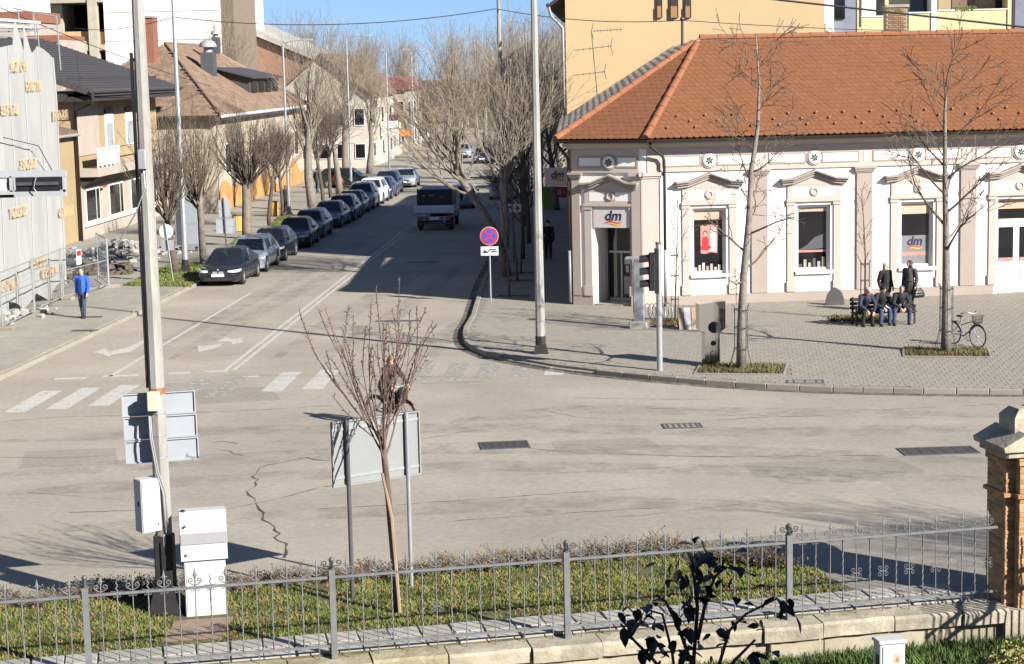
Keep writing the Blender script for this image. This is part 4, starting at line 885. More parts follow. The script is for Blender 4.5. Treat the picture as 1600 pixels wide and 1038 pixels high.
b = MB(); b.tube([(HX+0.2, 65.9, 5.7), (HX-0.25, 65.92, 5.2), (HX-0.25, 65.92, 0.1)], 0.09, 8); b.build('downpipe', m_gutter, bh, world=True)
# roof slab: eaves over the pavement, rising to the left
EX, RX, EZ, RZ = HX+1.35, -36.0, 8.15, 11.3
b = MB(); b.add([(EX, 69.4, EZ), (EX, 84.0, EZ), (RX, 84.0, RZ), (RX, 69.4, RZ), (EX, 69.4, EZ-0.35), (EX, 84.0, EZ-0.35), (RX, 84.0, RZ-0.35), (RX, 69.4, RZ-0.35)], [(0, 1, 2, 3), (7, 6, 5, 4), (0, 4, 5, 1), (1, 5, 6, 2), (3, 7, 4, 0), (2, 6, 7, 3)])
rf = b.build('roof', m_brown, bh, world=True)
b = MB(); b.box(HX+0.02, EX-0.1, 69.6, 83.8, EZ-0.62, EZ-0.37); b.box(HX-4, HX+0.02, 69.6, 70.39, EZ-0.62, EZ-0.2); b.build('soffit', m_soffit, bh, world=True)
for i in range(24):
    t = (i+0.5)/24; a = Vector((EX+(RX-EX)*t, 69.4, EZ+(RZ-EZ)*t+0.02)); b = MB(); b.box(-0.02, 0.02, 0, 14.6*K, -0.01, 0.03); b.build('roof_course', m_brown, rf, world=True, M=Matrix.Translation(a))
for i in range(26):
    t = 0.16; b = MB(); b.box(-0.03, 0.14, -0.03, 0.03, 0, 0.16); b.build('snow_guard', m_brown, rf, world=True, M=Matrix.Translation((EX+(RX-EX)*t, 70.0+i*0.53, EZ+(RZ-EZ)*t)))
b = MB(); b.tube([(EX+0.07, 69.3, EZ-0.1), (EX+0.07, 84.1, EZ-0.1)], 0.11, 8); b.build('gutter', m_brown, rf, world=True)
b = MB(); b.tube([(EX+0.05, 69.5, EZ-0.2), (EX-0.1, 69.7, EZ-0.75), (HX+0.1, 70.3, EZ-1.2), (HX+0.1, 70.3, 0.1)], 0.07, 8); b.build('downpipe', m_gutter, bh, world=True, smooth=True)
fx(bh, 'render_panel', HX+0.0, 70.45, 73.6, 4.6, 7.5, m_pinkr, 0.05)
for (a, c) in ((74.6, 75.8), (77.8, 79.0), (80.6, 81.8)):
    w_ = fx(bh, 'window', HX, a, c, 4.75, 7.0, m_wframe, 0.055); fx(w_, 'pane', HX, a+.12, c-.12, 4.9, 6.2, m_alu, 0.065); fx(w_, 'shutter', HX, a, c, 6.75, 7.0, m_gutter, 0.09)
b = MB(); b.box(HX, HX+1.1, 70.5, 83.0, 3.75, 3.95); b.box(HX, HX+1.1, 70.5, 83.0, 3.5, 3.75); sl = b.build('balcony_slab', m_pinkr, bh, world=True)
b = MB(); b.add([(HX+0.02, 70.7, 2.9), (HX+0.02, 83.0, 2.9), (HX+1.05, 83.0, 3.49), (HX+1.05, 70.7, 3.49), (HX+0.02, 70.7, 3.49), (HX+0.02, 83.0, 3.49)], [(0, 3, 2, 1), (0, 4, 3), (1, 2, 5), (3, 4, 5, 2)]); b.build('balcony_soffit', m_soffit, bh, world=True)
for i in range(6): fx(sl, 'balcony_bar', HX+1.05, 70.6+i*0.62, 70.66+i*0.62, 3.95, 4.95, m_wframe, 0.03)
fx(sl, 'balcony_rail', HX+1.05, 70.55, 73.8, 4.95, 5.02, m_wframe, 0.04); fx(sl, 'balcony_panel', HX+0.98, 70.7, 73.7, 4.05, 4.92, m_signw, 0.02)
fx(sl, 'balcony_rail', HX+1.05, 73.9, 83, 4.92, 4.97, m_galvd, 0.02)
fx(bh, 'shop_wall', HX, 70.5, 83.0, 0.1, 3.0, m_pinkr, 0.03)
for (a, c) in ((71.2, 73.2), (74.6, 76.8), (78.0, 79.6), (80.5, 82.4)):
    w_ = fx(bh, 'shop_window', HX, a, c, 0.95, 2.85, m_wframe, 0.06); fx(w_, 'pane', HX, a+.1, c-.6, 1.05, 2.7, m_glass, 0.07); fx(w_, 'pane', HX, c-.5, c-.1, 1.05, 2.7, m_glass, 0.07)
fx(bh, 'shop_sill', HX+0.08, 70.9, 82.6, 0.78, 0.92, m_wframe, 0.08)
fx(bh, 'small_red_sign', HX+0.3, 73.1, 73.6, 2.72, 2.84, m_signr, 0.02)
# ------------------------------------------------------------------ terracotta-roofed house
TX = -25.2
th = thing('terracotta_house', 'long cream house with an old terracotta hip roof and an orange painted base', 'building', (TX, 84, 0))
b = MB(); b.box(-38, TX, 84.2, 108, -0.1, 6.2); b.build('wall', mat('cream_render', (0.36, 0.31, 0.24), var=0.05, scale=0.6, stain=0.15), th, world=True)
b = MB(); vs = []; n = 30
for i in range(n+1):
    y = 84.4+23.4*i/n; zt_ = 1.35+0.55*math.sin(i*0.55)+0.35*math.sin(i*1.27); vs += [(TX+0.03, y, 0.05), (TX+0.03, y, zt_)]
b.add(vs, [(2*i, 2*i+2, 2*i+3, 2*i+1) for i in range(n)]); b.build('painted_base', m_orange, th, world=True)
for (a, c) in ((86, 87.3), (89.2, 90.5), (92.4, 93.7), (95.6, 96.9), (98.8, 100.1), (102, 103.3), (105, 106.2)):
    w_ = fx(th, 'window', TX, a, c, 2.4, 4.4, m_wframe, 0.055); fx(w_, 'pane', TX, a+.1, c-.1, 2.5, 4.3, m_glass, 0.065)
fx(th, 'cornice', TX+0.15, 84.2, 108, 5.9, 6.2, m_white, 0.17)
E0 = [Vector((TX+0.6, 83.6, 6.25)), Vector((TX+0.6, 108.6, 6.25)), Vector((-38.6, 108.6, 6.25)), Vector((-38.6, 83.6, 6.25))]; Ra, Rb = Vector((-31.9, 95.5, 11.1)), Vector((-31.9, 104.5, 11.1))
b = MB(); b.add([p+Vector((0, 0, -.06)) for p in E0+[Ra, Rb]], [(0, 1, 5, 4), (1, 2, 5), (2, 3, 4, 5), (3, 0, 4), (3, 2, 1, 0)]); tr = b.build('roof', m_terraf, th, world=True)
def tp_(O, Q, S, apex): # tiles on a triangular or quad hip plane
    U = (Q-O).normalized(); V = (S-O)-U*((S-O).dot(U)); poly = [(0, 0), ((Q-O).length, 0)]+[((p-O).dot(U), V.length) for p in apex]; tile_plane(O, U, V, poly, tr, m_terra, 0, 0.34, 0.42, 'terracotta_tile')
tp_(E0[0], E0[1], Ra, [Rb, Ra]); tp_(E0[3], E0[0], Ra, [Ra])
b = MB(); b.tube([E0[0]+Vector((0, 0, .03)), Ra+Vector((0, 0, .04)), Rb+Vector((0, 0, .04)), E0[1]+Vector((0, 0, .03))], 0.13, 8); b.build('ridge', m_terra, tr, world=True)
b = MB(); b.tube([(TX+0.68, 83.6, 6.2), (TX+0.68, 108.6, 6.2)], 0.1, 8); b.build('gutter', m_wframe, tr, world=True)
d0, d1 = 97.0, 105.5                                         # dark shed dormer
b = MB(); b.add([(TX-1.2, d0, 8.6), (TX-1.2, d1, 8.6), (TX-1.2, d1, 6.9), (TX-1.2, d0, 6.9), (TX-5.2, d0, 9.5), (TX-5.2, d1, 9.5)], [(0, 3, 2, 1), (0, 4, 3), (1, 2, 5)]); dm_ = b.build('dormer', m_brown, tr, world=True)
b = MB(); b.add([(TX-.8, d0-.3, 8.62), (TX-.8, d1+.3, 8.62), (TX-5.6, d1+.3, 9.75), (TX-5.6, d0-.3, 9.75), (TX-.8, d0-.3, 8.50), (TX-.8, d1+.3, 8.50)], [(0, 1, 2, 3), (0, 4, 5, 1), (0, 3, 4), (1, 5, 2)]); b.build('dormer_roof', m_brown, dm_, world=True)
for i in range(4): fx(dm_, 'dormer_pane', TX-1.18, d0+0.6+i*2, d0+2.0+i*2, 7.45, 8.3, m_glass, 0.05)
def vent(px, py, y, wpx, hpx, name):
    a = AtY(px, py, y); s_ = wpx/F*y*K; b = MB(); b.box(a.x-s_*.36, a.x+s_*.36, y-s_*.36, y+s_*.36, a.z-hpx/F*y*K, a.z-0.15*s_); v_ = b.build('vent_shaft', m_galvd, th, world=True)
    b = MB(); b.lathe([(s_*.25, -.25*s_), (s_*.25, .15*s_), (s_*.5, .15*s_), (s_*.5, .22*s_), (s_*.42, .42*s_), (s_*.22, .56*s_), (0.02, .6*s_)], 16, (a.x, y, a.z)); b.build('vent_dome', m_greypipe, v_, world=True, smooth=40)
vent(325, 78, 95.0, 27, 42, 'a'); vent(337, 56, 99.0, 15, 28, 'b')
a = AtY(230, 28, 92); b = MB(); b.box(a.x-.55, a.x+.35, 92, 93.0, 6, a.z); c_ = b.build('chimney', m_chim, th, world=True); b = MB(); b.box(a.x-.62, a.x+.42, 91.93, 93.07, a.z, a.z+.14); b.build('chimney_cap', m_conc, c_, world=True)
a = AtX(284, 113, -29.5); b = MB(); b.tube([a+Vector((0, 0, -.5)), a+Vector((0, 0, .35)), a+Vector((0.0, .25, .4))], 0.07, 6); b.build('roof_pipe', m_gutter, tr, world=True)
# ------------------------------------------------------------------ tall white block with unfinished concrete frame
wb = thing('white_block', 'tall windowless white block with an open concrete frame on its left', 'building', (-44, 125, 0))
def bx(px, y): return AtY(px, 40, y).x
YB = 128.0
b = MB(); b.box(bx(163, YB), bx(345, YB), YB, YB+16, -0.1, 24); b.build('wall', m_white, wb, world=True)
for z in (12.3, 15.0, 18): b = MB(); b.box(bx(163, YB)+.05, bx(345, YB)-.05, YB-.03, YB-.005, z, z+.05); b.build('wall_joint', m_pinkr, wb, world=True)
for i in range(9):
    x0, x1 = bx(345.5, YB), bx(366, YB); b = MB(); b.box(x0+(x1-x0)*i/9, x0+(x1-x0)*(i+.8)/9, YB+0.1, YB+8, -0.1, 24); b.build('cladding_rib', mat('brown_cladding', (0.17, 0.135, 0.10), var=0.1), wb, world=True)
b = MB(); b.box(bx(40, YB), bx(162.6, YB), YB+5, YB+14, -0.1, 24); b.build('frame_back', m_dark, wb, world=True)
for (x0, x1) in ((38, 52), (139, 153)): b = MB(); b.box(bx(x0, YB), bx(x1, YB), YB-.2, YB+.4, -0.1, 24); b.build('column', mat('pale_concrete', (0.36, 0.32, 0.25), var=0.1, stain=0.15), wb, world=True)
for (py0, py1) in ((-30, 5), (71, 80)): b = MB(); b.box(bx(30, YB), bx(162, YB), YB-.1, YB+5, AtY(100, py1, YB).z, AtY(100, py0, YB).z); b.build('floor_slab', MATS['pale_concrete'], wb, world=True)
a = AtY(52, 8, YB+1); c_ = AtY(100, 70, YB+1); b = MB(); b.box(a.x, c_.x, YB+1, YB+4, c_.z, a.z); b.build('infill_wall', MATS['pale_concrete'], wb, world=True)
a = AtY(98, 50, YB+.3); c_ = AtY(140, 71, YB+.3); b = MB(); b.box(a.x, c_.x, YB+.3, YB+.6, c_.z, a.z); b.build('parapet', mat('parapet_orange', (0.50, 0.28, 0.14), var=0.1), wb, world=True)
a = AtY(153, 50, YB+.3); c_ = AtY(163, 71, YB+.3); b = MB(); b.box(a.x, c_.x, YB+.3, YB+.6, c_.z, a.z); b.build('parapet', MATS['parapet_orange'], wb, world=True)
bk = thing('brick_shell', 'unplastered red brick house shell above the sheeting at the upper left', 'building', (-40, 92, 0))
for (px0, px1, py0, py1, mt, y) in ((-60, 34, -30, 20, m_white, 96), (-60, 50, 20, 34, m_chim, 95), (-60, 48, 34, 60, m_pinkr, 94.9), (40, 90, 56, 66, m_chim, 94.7), (-60, 100, 66, 200, m_pinkr, 94.8)):
    a, c_ = AtY(px0, py0, y), AtY(px1, py1, y); b = MB(); b.box(a.x, c_.x, y, y+5, max(c_.z, -0.1) if py1 < 150 else -0.1, a.z); b.build('wall_course', mt, bk, world=True)
# brown gable wall, white house and the houses at the bend
bg_ = thing('brown_gable_house', 'brown-walled building with a sloping grey roof edge right of the white block', 'building', (-40, 140, 0))
YG = 140.0
a, c_ = AtY(366, 42, YG), AtY(480, 92, YG); b = MB(); b.add([(a.x, YG, -0.1), (c_.x, YG, -0.1), (c_.x, YG, c_.z), (a.x, YG, a.z), (a.x, YG+14, -0.1), (c_.x, YG+14, -0.1), (c_.x, YG+14, c_.z), (a.x, YG+14, a.z)], [(0, 1, 2, 3), (1, 5, 6, 2), (3, 2, 6, 7)]); b.build('wall', mat('brown_wall', (0.20, 0.115, 0.075), var=0.1, stain=0.1), bg_, world=True)
b = MB(); b.add([(a.x, YG-.5, a.z), (c_.x+.5, YG-.5, c_.z), (c_.x+.5, YG+14, c_.z), (a.x, YG+14, a.z), (a.x, YG-.5, a.z+.7), (c_.x+.5, YG-.5, c_.z+.5), (c_.x+.5, YG+14, c_.z+.5), (a.x, YG+14, a.z+.7)], [(4, 5, 6, 7), (0, 1, 5, 4), (1, 2, 6, 5)]); b.build('roof', m_conc, bg_, world=True)
def far_house(name, lab, px0, px1, y, py_e, py_r, wall, roofm, depth=12, gable=True, wins=3, rowz=((1.0, 2.4), (4.0, 5.6))):
    a, c_ = AtY(px0, py_e, y), AtY(px1, py_e, y); zr = AtY(px0, py_r, y).z; t = thing(name, lab, 'building', ((a.x+c_.x)/2, y, 0)); xm = (a.x+c_.x)/2
    b = MB(); b.add([(a.x, y, -0.1), (c_.x, y, -0.1), (c_.x, y, a.z), (a.x, y, a.z), (a.x, y+depth, -0.1), (c_.x, y+depth, -0.1), (c_.x, y+depth, a.z), (a.x, y+depth, a.z)]+([(xm, y, zr), (xm, y+depth, zr)] if gable else []), [(0, 1, 2, 3), (1, 5, 6, 2), (4, 0, 3, 7)]+([(3, 2, 8)] if gable else [])); b.build('wall', wall, t, world=True)
    e = 0.4; b = MB()
    if gable: b.add([(a.x-e, y-e, a.z-.2), (xm, y-e, zr), (xm, y+depth, zr), (a.x-e, y+depth, a.z-.2), (c_.x+e, y-e, a.z-.2), (c_.x+e, y+depth, a.z-.2), (a.x-e, y-e, a.z), (xm, y-e, zr+.2), (xm, y+depth, zr+.2), (c_.x+e, y-e, a.z), (c_.x+e, y+depth, a.z), (a.x-e, y+depth, a.z)], [(6, 7, 8, 11), (7, 9, 10, 8), (0, 1, 7, 6), (1, 4, 9, 7), (4, 5, 10, 9)])
    else: b.add([(a.x-e, y-e, a.z), (c_.x+e, y-e, a.z), (c_.x+e, y+depth, a.z), (a.x-e, y+depth, a.z), (xm-1.5, y+depth*.4, zr), (xm+1.5, y+depth*.6, zr)], [(0, 1, 5, 4), (1, 2, 5), (2, 3, 4, 5), (3, 0, 4), (3, 2, 1, 0)])
    b.build('roof', roofm, t, world=True)
    for (z0, z1) in rowz:
        if z1 > a.z-.3: continue
        for i in range(wins):
            x = a.x+(c_.x-a.x)*(i+.5)/wins; b = MB(); b.box(x-.5, x+.5, y-.06, y+.05, z0, z1); w_ = b.build('window', m_wframe, t, world=True); b = MB(); b.box(x-.42, x+.42, y-.075, y-.061, z0+.08, z1-.08); b.build('pane', m_glass, w_, world=True)
        for i in range(3):
            yy = y+depth*(i+.5)/3; w_ = fx(t, 'window', c_.x, yy-.6, yy+.6, z0, z1, m_wframe, .06); fx(w_, 'pane', c_.x, yy-.5, yy+.5, z0+.1, z1-.1, m_glass, .075)
    return t
far_house('white_house', 'broad white gabled house behind the left row of bare trees', 432, 575, 122, 150, 88, mat('offwhite', (0.42, 0.39, 0.33), var=.06, stain=.15), m_terraf, 14, wins=5)
far_house('cream_house', 'cream gabled house further down the left pavement', 552, 602, 134, 190, 118, mat('ivory', (0.38, 0.33, 0.26), var=0.05), m_terraf, 10, wins=2)
far_house('red_roof_house', 'narrow house with a bright red roof at the bend of the street', 592, 634, 150, 141, 121, mat('ivory2', (0.34, 0.30, 0.24), var=0.05), mat('red_roof', (0.15, 0.05, 0.042), var=0.2), 12, gable=False, wins=2)
far_house('pale_house', 'pale house closing the view left of the street end', 610, 652, 172, 205, 170, MATS['ivory'], m_terraf, 12, gable=False, wins=2)
far_house('street_end_house', 'low distant house across the end of the street', 655, 720, 215, 190, 168, m_pinkr, m_terraf, 12, gable=False, wins=3)
def board(px0, py0, px1, py1, y, mt, lab):
    a, c_ = AtY(px0, py0, y), AtY(px1, py1, y); t = thing('shop_board', lab, 'sign', (a.x, y, c_.z)); b = MB(); b.box(a.x, c_.x, y, y+.15, c_.z, a.z); b.build('panel', mt, t, world=True); b = MB(); b.box(a.x-.05, c_.x+.05, y+.15, y+.2, c_.z-.05, a.z+.05); b.build('frame', m_galvd, t, world=True)
    b = MB(); b.box((a.x+c_.x)/2-.05, (a.x+c_.x)/2+.05, y+.2, y+1.2, c_.z, c_.z+.1); b.build('bracket', m_galvd, t, world=True); return t
board(624, 203, 641, 213, 128, mat('board_orange', (0.62, 0.20, 0.03), var=0.3, scale=2), 'small bright orange shop board at the end of the left pavement')
t = board(607, 180, 622, 200, 127, m_signw, 'white hanging shop board with a maroon top')
a, c_ = AtY(607, 180, 126.97), AtY(622, 188, 126.97); b = MB(); b.box(a.x, c_.x, 126.95, 126.99, c_.z, a.z); b.build('maroon_band', mat('maroon', (0.10, 0.03, 0.04), var=0.1), t, world=True)
board(571, 208, 587, 218, 124, mat('board_peach', (0.56, 0.30, 0.16), var=0.15), 'peach shop board above the left pavement')
YK = 1.0
# ------------------------------------------------------------------ bare trees
class Tr:
    minr = .0035
    def __init__(s, seed): s.r = random.Random(seed); s.a = MB(); s.b = MB()
    def br(s, p, d, L, r, lev, sp, pts=None):
        q = sp[lev]; n = q['seg']; r1 = r*q.get('tip', 0.35)
        if pts is None:
            pts = [p]; d = d.normalized(); c = p
            for i in range(n):
                d = (d+Vector((s.r.gauss(0, 1), s.r.gauss(0, 1), s.r.gauss(0, 0.7)))*q['jit']+Vector((0, 0, q['up']))).normalized(); c = c+d*(L/n); pts.append(c)
        n = len(pts)-1
        rad = [max(s.minr, r+(r1-r)*i/n) for i in range(n+1)]
        (s.a if lev < sp[0]['split'] else s.b).tube(pts, rad, q['sides'], cap=lev == 0)
        if lev+1 >= len(sp): return
        k = sp[lev+1]; num = k['n'] if isinstance(k['n'], int) else s.r.randint(*k['n']); az = s.r.uniform(0, 6.28)
        for i in range(num):
            t = k['t0']+(1-k['t0'])*((i+s.r.uniform(0.2, 0.9))/num); f = min(t*n, n-1e-4); j = int(f); f -= j
            o = pts[j].lerp(pts[j+1], f); dd = (pts[j+1]-pts[j]).normalized(); az += 2.4+s.r.gauss(0, .4)
            e = dd.cross(Vector((0, 0, 1)))
            if e.length < .05: e = Vector((1, 0, 0))
            e.normalize(); g = dd.cross(e); an = math.radians(max(5, s.r.gauss(*k['ang'])))
            nd = dd*math.cos(an)+(e*math.cos(az)+g*math.sin(az))*math.sin(an)
            l = s.r.uniform(*k['len'])*(1-k.get('taper', 0.3)*t); s.br(o, nd, l, max(0.004, rad[j]*(1-f)+rad[j+1]*f)*k['rr'], lev+1, sp)
def lv(n=1, len=(1, 1), ang=(30, 8), seg=3, sides=4, jit=.08, up=.05, rr=.55, t0=.3, tip=.35, taper=.3, split=2): return dict(n=n, len=len, ang=ang, seg=seg, sides=sides, jit=jit, up=up, rr=rr, t0=t0, tip=tip, taper=taper, split=split)
def make_tree(name, label, loc, rz, seed, sp, L, r, barks, d=(0, 0, 1), pts=None, group=None, extra=None, minr=.0065):
    t = Tr(seed); t.minr = minr; t.br(Vector((0, 0, -0.05)), Vector(d), L, r, 0, sp, [Vector(p) for p in pts] if pts else None)
    if extra: extra(t)
    o = thing(name, label, 'tree', loc, rz, group); t.a.build('trunk', barks[0], o, smooth=True); t.b.build('crown', barks[1], o); return o
SP_POLL = [lv(seg=5, sides=8, jit=.04, up=.1, tip=.85, split=2), lv(7, (0.6, 1.1), (50, 14), 3, 6, .10, .22, .55, .80, .7), lv((8, 10), (2.6, 5.0), (22, 9), 6, 4, .05, .17, .40, .3, .3), lv((4, 6), (0.6, 1.5), (24, 8), 3, 3, .08, .14, .5, .2, .4), lv((1, 3), (.3, .6), (28, 10), 2, 3, .1, .08, .7, .3, .5)]
SP_BIG = [lv(seg=7, sides=9, jit=.05, up=.1, tip=.35, split=2), lv(12, (2.6, 5.4), (36, 10), 6, 6, .05, .17, .46, .42, .3, .35), lv((6, 7), (2.2, 4.2), (25, 9), 5, 4, .045, .13, .46, .2, .3), lv((5, 7), (1.0, 2.4), (24, 8), 3, 3, .05, .10, .5, .2, .4), lv((1, 2), (.5, 1.0), (28, 10), 2, 3, .06, .06, .7, .25, .5)]
SP_MID = [lv(seg=5, sides=7, jit=.04, up=.1, tip=.75, split=2), lv(5, (1.5, 2.4), (32, 9), 4, 5, .08, .12, .55, .75, .5), lv((7, 9), (1.8, 3.0), (28, 9), 4, 4, .08, .1, .5, .2, .4), lv((6, 8), (.8, 1.5), (30, 10), 3, 3, .08, .08, .55, .2, .4), lv((2, 3), (.4, .7), (30, 10), 2, 3, .1, .06, .7, .3, .5)]
gl = 'bare trees along the left pavement'
def lt(px, py): p = G(px, py, .12); return (p.x, p.y, .12)
make_tree('pollarded_tree', 'bare knobbly pollarded tree in the grass behind the round sign back', lt(274, 428), 0.4, 21, SP_POLL, 2.75, .19, (m_barkd, m_twig), (-.12, 0, 1), group=gl)
make_tree('pollarded_tree', 'bare pollarded tree just beyond the poster panel, left of the first parked car', lt(318, 414), 1.4, 22, SP_POLL, 3.2, .17, (m_bark, m_twig), (-.10, 0, 1), group=gl)
make_tree('pollarded_tree', 'wide bare pollarded tree behind the silver parked car', lt(386, 373), 2.2, 23, SP_POLL, 3.1, .26, (m_bark, m_twig), group=gl)
pA = make_tree('street_tree', 'slim bare tree beside the nearer orange bin', lt(421, 356), .3, 24, SP_MID, 3.0, .13, (m_barkd, m_twig), group=gl)
pB = make_tree('street_tree', 'tall bare tree with a thick pale trunk behind the dark parked saloon', lt(489, 329), .3, 25, SP_BIG, 7.4, .34, (m_barkp, m_twigl), group=gl)
dup(pA, lt(441, 339), 2.2, 'thin bare tree beside the walker in the dark coat', gl, 0.9)
dup(pA, lt(505, 317), 3.9, 'thin bare tree just right of the thick pale trunk', gl, 1.05)
dup(pA, lt(517, 309), 5.0, 'thin bare tree left of the parked bicycle rider in orange', gl, 1.1)
dup(pB, lt(531, 303), 2.0, 'dark bare tree beside the rider in orange', gl, 0.75)
pC = make_tree('street_tree', 'tall bare tree rising between the white house and the sky', (-21.5, 148, .12), 1.0, 26, SP_BIG, 8.0, .32, (m_bark, m_twigl), group=gl)
dup(pB, (-21.2, 160, .12), 4.1, 'bare tree near the third lamp of the left pavement', gl, 0.85)
dup(pC, (-25, 178, .12), 2.7, 'bare tree in front of the cream house', gl, 0.95)
dup(pB, (-34, 158, .12), 5.5, 'tall bare tree behind the roof of the terracotta house', gl, 1.15)
# right-hand side: big leaning tree and the row behind it
gr = 'bare trees along the right pavement'
p0 = G(793, 432, .12)
def lean_extra(t):
    # second, upright stem from the fork
    t.br(Vector((-.05, 0, 1.2)), Vector((0, 0, 1)), 3.6, .13, 0, [lv(seg=5, sides=8, jit=.06, up=.1, tip=.6, split=2), lv(8, (2.6, 4.4), (34, 10), 5, 5, .07, .09, .5, .35, .4), lv((6, 8), (2.4, 4.0), (26, 9), 5, 4, .045, .12, .48, .2, .35), lv((5, 7), (1.0, 2.2), (26, 9), 3, 3, .05, .08, .5, .2, .4), lv((1, 2), (.5, 1.0), (30, 10), 2, 3, .08, .04, .7, .25, .5)])
make_tree('leaning_tree', 'big bare tree leaning over the street beside the no-stopping sign', (p0.x, p0.y, .12), 0, 31,
          [lv(seg=6, sides=10, jit=.03, up=.05, tip=.55, split=2), lv(11, (2.6, 4.4), (40, 12), 6, 6, .05, .18, .5, .62, .35), lv((7, 8), (2.4, 4.0), (28, 10), 5, 4, .05, .10, .48, .15, .35), lv((5, 7), (1.1, 2.4), (28, 10), 3, 3, .05, .05, .5, .2, .4), lv((1, 2), (.5, 1.0), (30, 10), 2, 3, .08, .0, .7, .25, .5)],
          5, .215, (m_bark, m_twigl), pts=[(0, 0, -.05), (-.15, 0, .7), (-.42, 0, 1.7), (-.95, 0, 2.7), (-1.55, .1, 3.6), (-2.0, .2, 4.3), (-2.2, .3, 5.2)], group=gr, extra=lean_extra, minr=.0065)
pD = make_tree('street_tree', 'bare tree nearest behind the leaning tree in the shade', (-4.3, 92, .12), 2, 32, SP_MID, 2.6, .13, (m_barkd, m_twig), group=gr)
pE = make_tree('street_tree', 'tall bare tree filling the middle of the right-hand row', (-5.0, 103, .12), .6, 33, SP_BIG, 6.4, .26, (m_bark, m_twigl), group=gr)
labs = ['bare tree seen between the lamp pole and the leaning tree', 'bare tree beside the arrow sign post in the shade', 'bare tree further back in the right-hand row', 'bare tree behind the truck in the right-hand row', 'hazy bare tree beyond the second row house', 'hazy bare tree near the far right lamps', 'distant bare tree at the bend, right of the road', 'distant bare tree behind the parked vans', 'distant bare tree closing the street on the right', 'distant bare tree above the silver oncoming car']
for i, (x, y, s, src) in enumerate(((-3.6, 82, .9, pE), (-4.2, 60.5, .8, pD), (-5.2, 92, 1.05, pE), (-6.5, 102, 1.0, pE), (-4, 104, 1.1, pB), (-7.5, 116, 1.0, pC), (-10, 130, 1.0, pE), (-3, 122, 1.2, pB), (-14, 146, 1.05, pC), (-20, 160, 1.1, pE))):
    dup(src, (x, y*K, .1), i*1.7, labs[i], gr, s)
far = []
for i, (x, y, s) in enumerate(((-27, 168, 1.1), (-33, 178, 1.2), (-18, 176, 1.2), (-10, 160, 1.2), (-24, 196, 1.3), (-38, 205, 1.3), (-6, 180, 1.4), (-30, 190, 1.2), (0, 150, 1.3), (2, 170, 1.4), (-45, 190, 1.4), (-52, 170, 1.3), (-16, 205, 1.4))):
    dup((pB, pC, pE)[i % 3], (x, y*K, -.3), i*2.1, 'far-off bare tree in the grey-brown mass at the end of the street', 'far-off bare trees at the end of the street', s)
# dark conifer beside the yellow house
c0 = (-2.75, 134, 0.1); cf = thing('conifer', 'dark narrow conifer showing just left of the yellow house', 'tree', c0, 0)
b = MB(); b.tube([(0, 0, -.1), (0, 0, 13.5)], [.2, .03], 6); b.build('trunk', m_barkd, cf)
b = MB(); r = random.Random(3)
for i in range(2600):
    z = r.uniform(1.5, 14); R_ = (14.3-z)*.20*r.uniform(.3, 1); a = r.uniform(0, 6.28); q = r.uniform(.1, .3); x, y = R_*math.cos(a), R_*math.sin(a); ux, uy = math.cos(a), math.sin(a)
    b.add([(x-uy*q*.4, y+ux*q*.4, z), (x+uy*q*.4, y-ux*q*.4, z), (x+ux*q*1.6, y+uy*q*1.6, z-q*.9)], [(0, 1, 2)])
b.build('crown', m_conif, cf)
# ------------------------------------------------------------------ plaza trees with their steel guards
SP_LEAD = [lv(seg=9, sides=10, jit=.025, up=.06, tip=.12, split=1), lv(20, (1.3, 2.3), (68, 10), 5, 4, .13, .06, .34, .26, .25, .55), lv((4, 7), (.5, 1.2), (40, 12), 3, 3, .14, .02, .5, .25, .4), lv((2, 4), (.25, .5), (40, 14), 2, 3, .15, -.02, .7, .3, .5)]
SP_FORK = [lv(seg=8, sides=10, jit=.03, up=.06, tip=.2, split=1), lv(15, (2.0, 3.3), (44, 9), 5, 4, .10, .07, .42, .36, .25, .45), lv((6, 8), (.7, 1.5), (34, 12), 3, 3, .12, .04, .5, .25, .4), lv((3, 4), (.3, .6), (36, 14), 2, 3, .14, 0, .7, .3, .5)]
SP_SAP = [lv(seg=6, sides=6, jit=.03, up=.06, tip=.25, split=1), lv(12, (.5, 1.1), (42, 9), 3, 3, .10, .05, .45, .4, .4), lv(3, (.2, .5), (36, 12), 2, 3, .14, 0, .6, .3, .5)]
gp = 'staked trees on the plaza'
def guard(p, h, r, lab, flare=True):
    t = thing('tree_guard', lab, 'tree guard', (p.x, p.y, .14), 0.2, 'steel tree guards on the plaza')
    for k in range(6):
        a = k*math.pi/3+.3; c, s_ = math.cos(a), math.sin(a); pts = [(c*r*1.9, s_*r*1.9, 0.0), (c*r*1.05, s_*r*1.05, h*.33), (c*r, s_*r, h*.36), (c*r, s_*r, h), (c*r*1.35, s_*r*1.35, h+.10)] if flare else [(c*r, s_*r, 0), (c*r, s_*r, h), (c*r*1.3, s_*r*1.3, h+.08)]
        b = MB(); b.tube(pts, .010, 5); b.build('guard_bar', m_galvd, t)
    for z in (.34, .68, .97):
        b = MB(); b.tube([(math.cos(i*math.pi/8)*r, math.sin(i*math.pi/8)*r, h*z) for i in range(17)], .012, 4); b.build('guard_hoop', m_galvd, t)
q = PITS[0][0]; make_tree('plaza_tree', 'tall slender bare tree in a steel guard beside the mirror cabinet', (q.x, q.y, .13), .5, 41, SP_LEAD, 9.2, .15, (m_barkp, m_twig), (.05, 0, 1), pts=[(0, 0, -.05), (.02, 0, 1.2), (.10, 0, 2.6), (.28, 0, 4.2), (.40, .05, 5.6), (.62, .05, 6.8), (.70, .1, 8.0), (.60, .1, 9.3)], group=gp, minr=.009)
guard(q, 1.75, .20, 'steel guard round the tall tree beside the mirror cabinet')
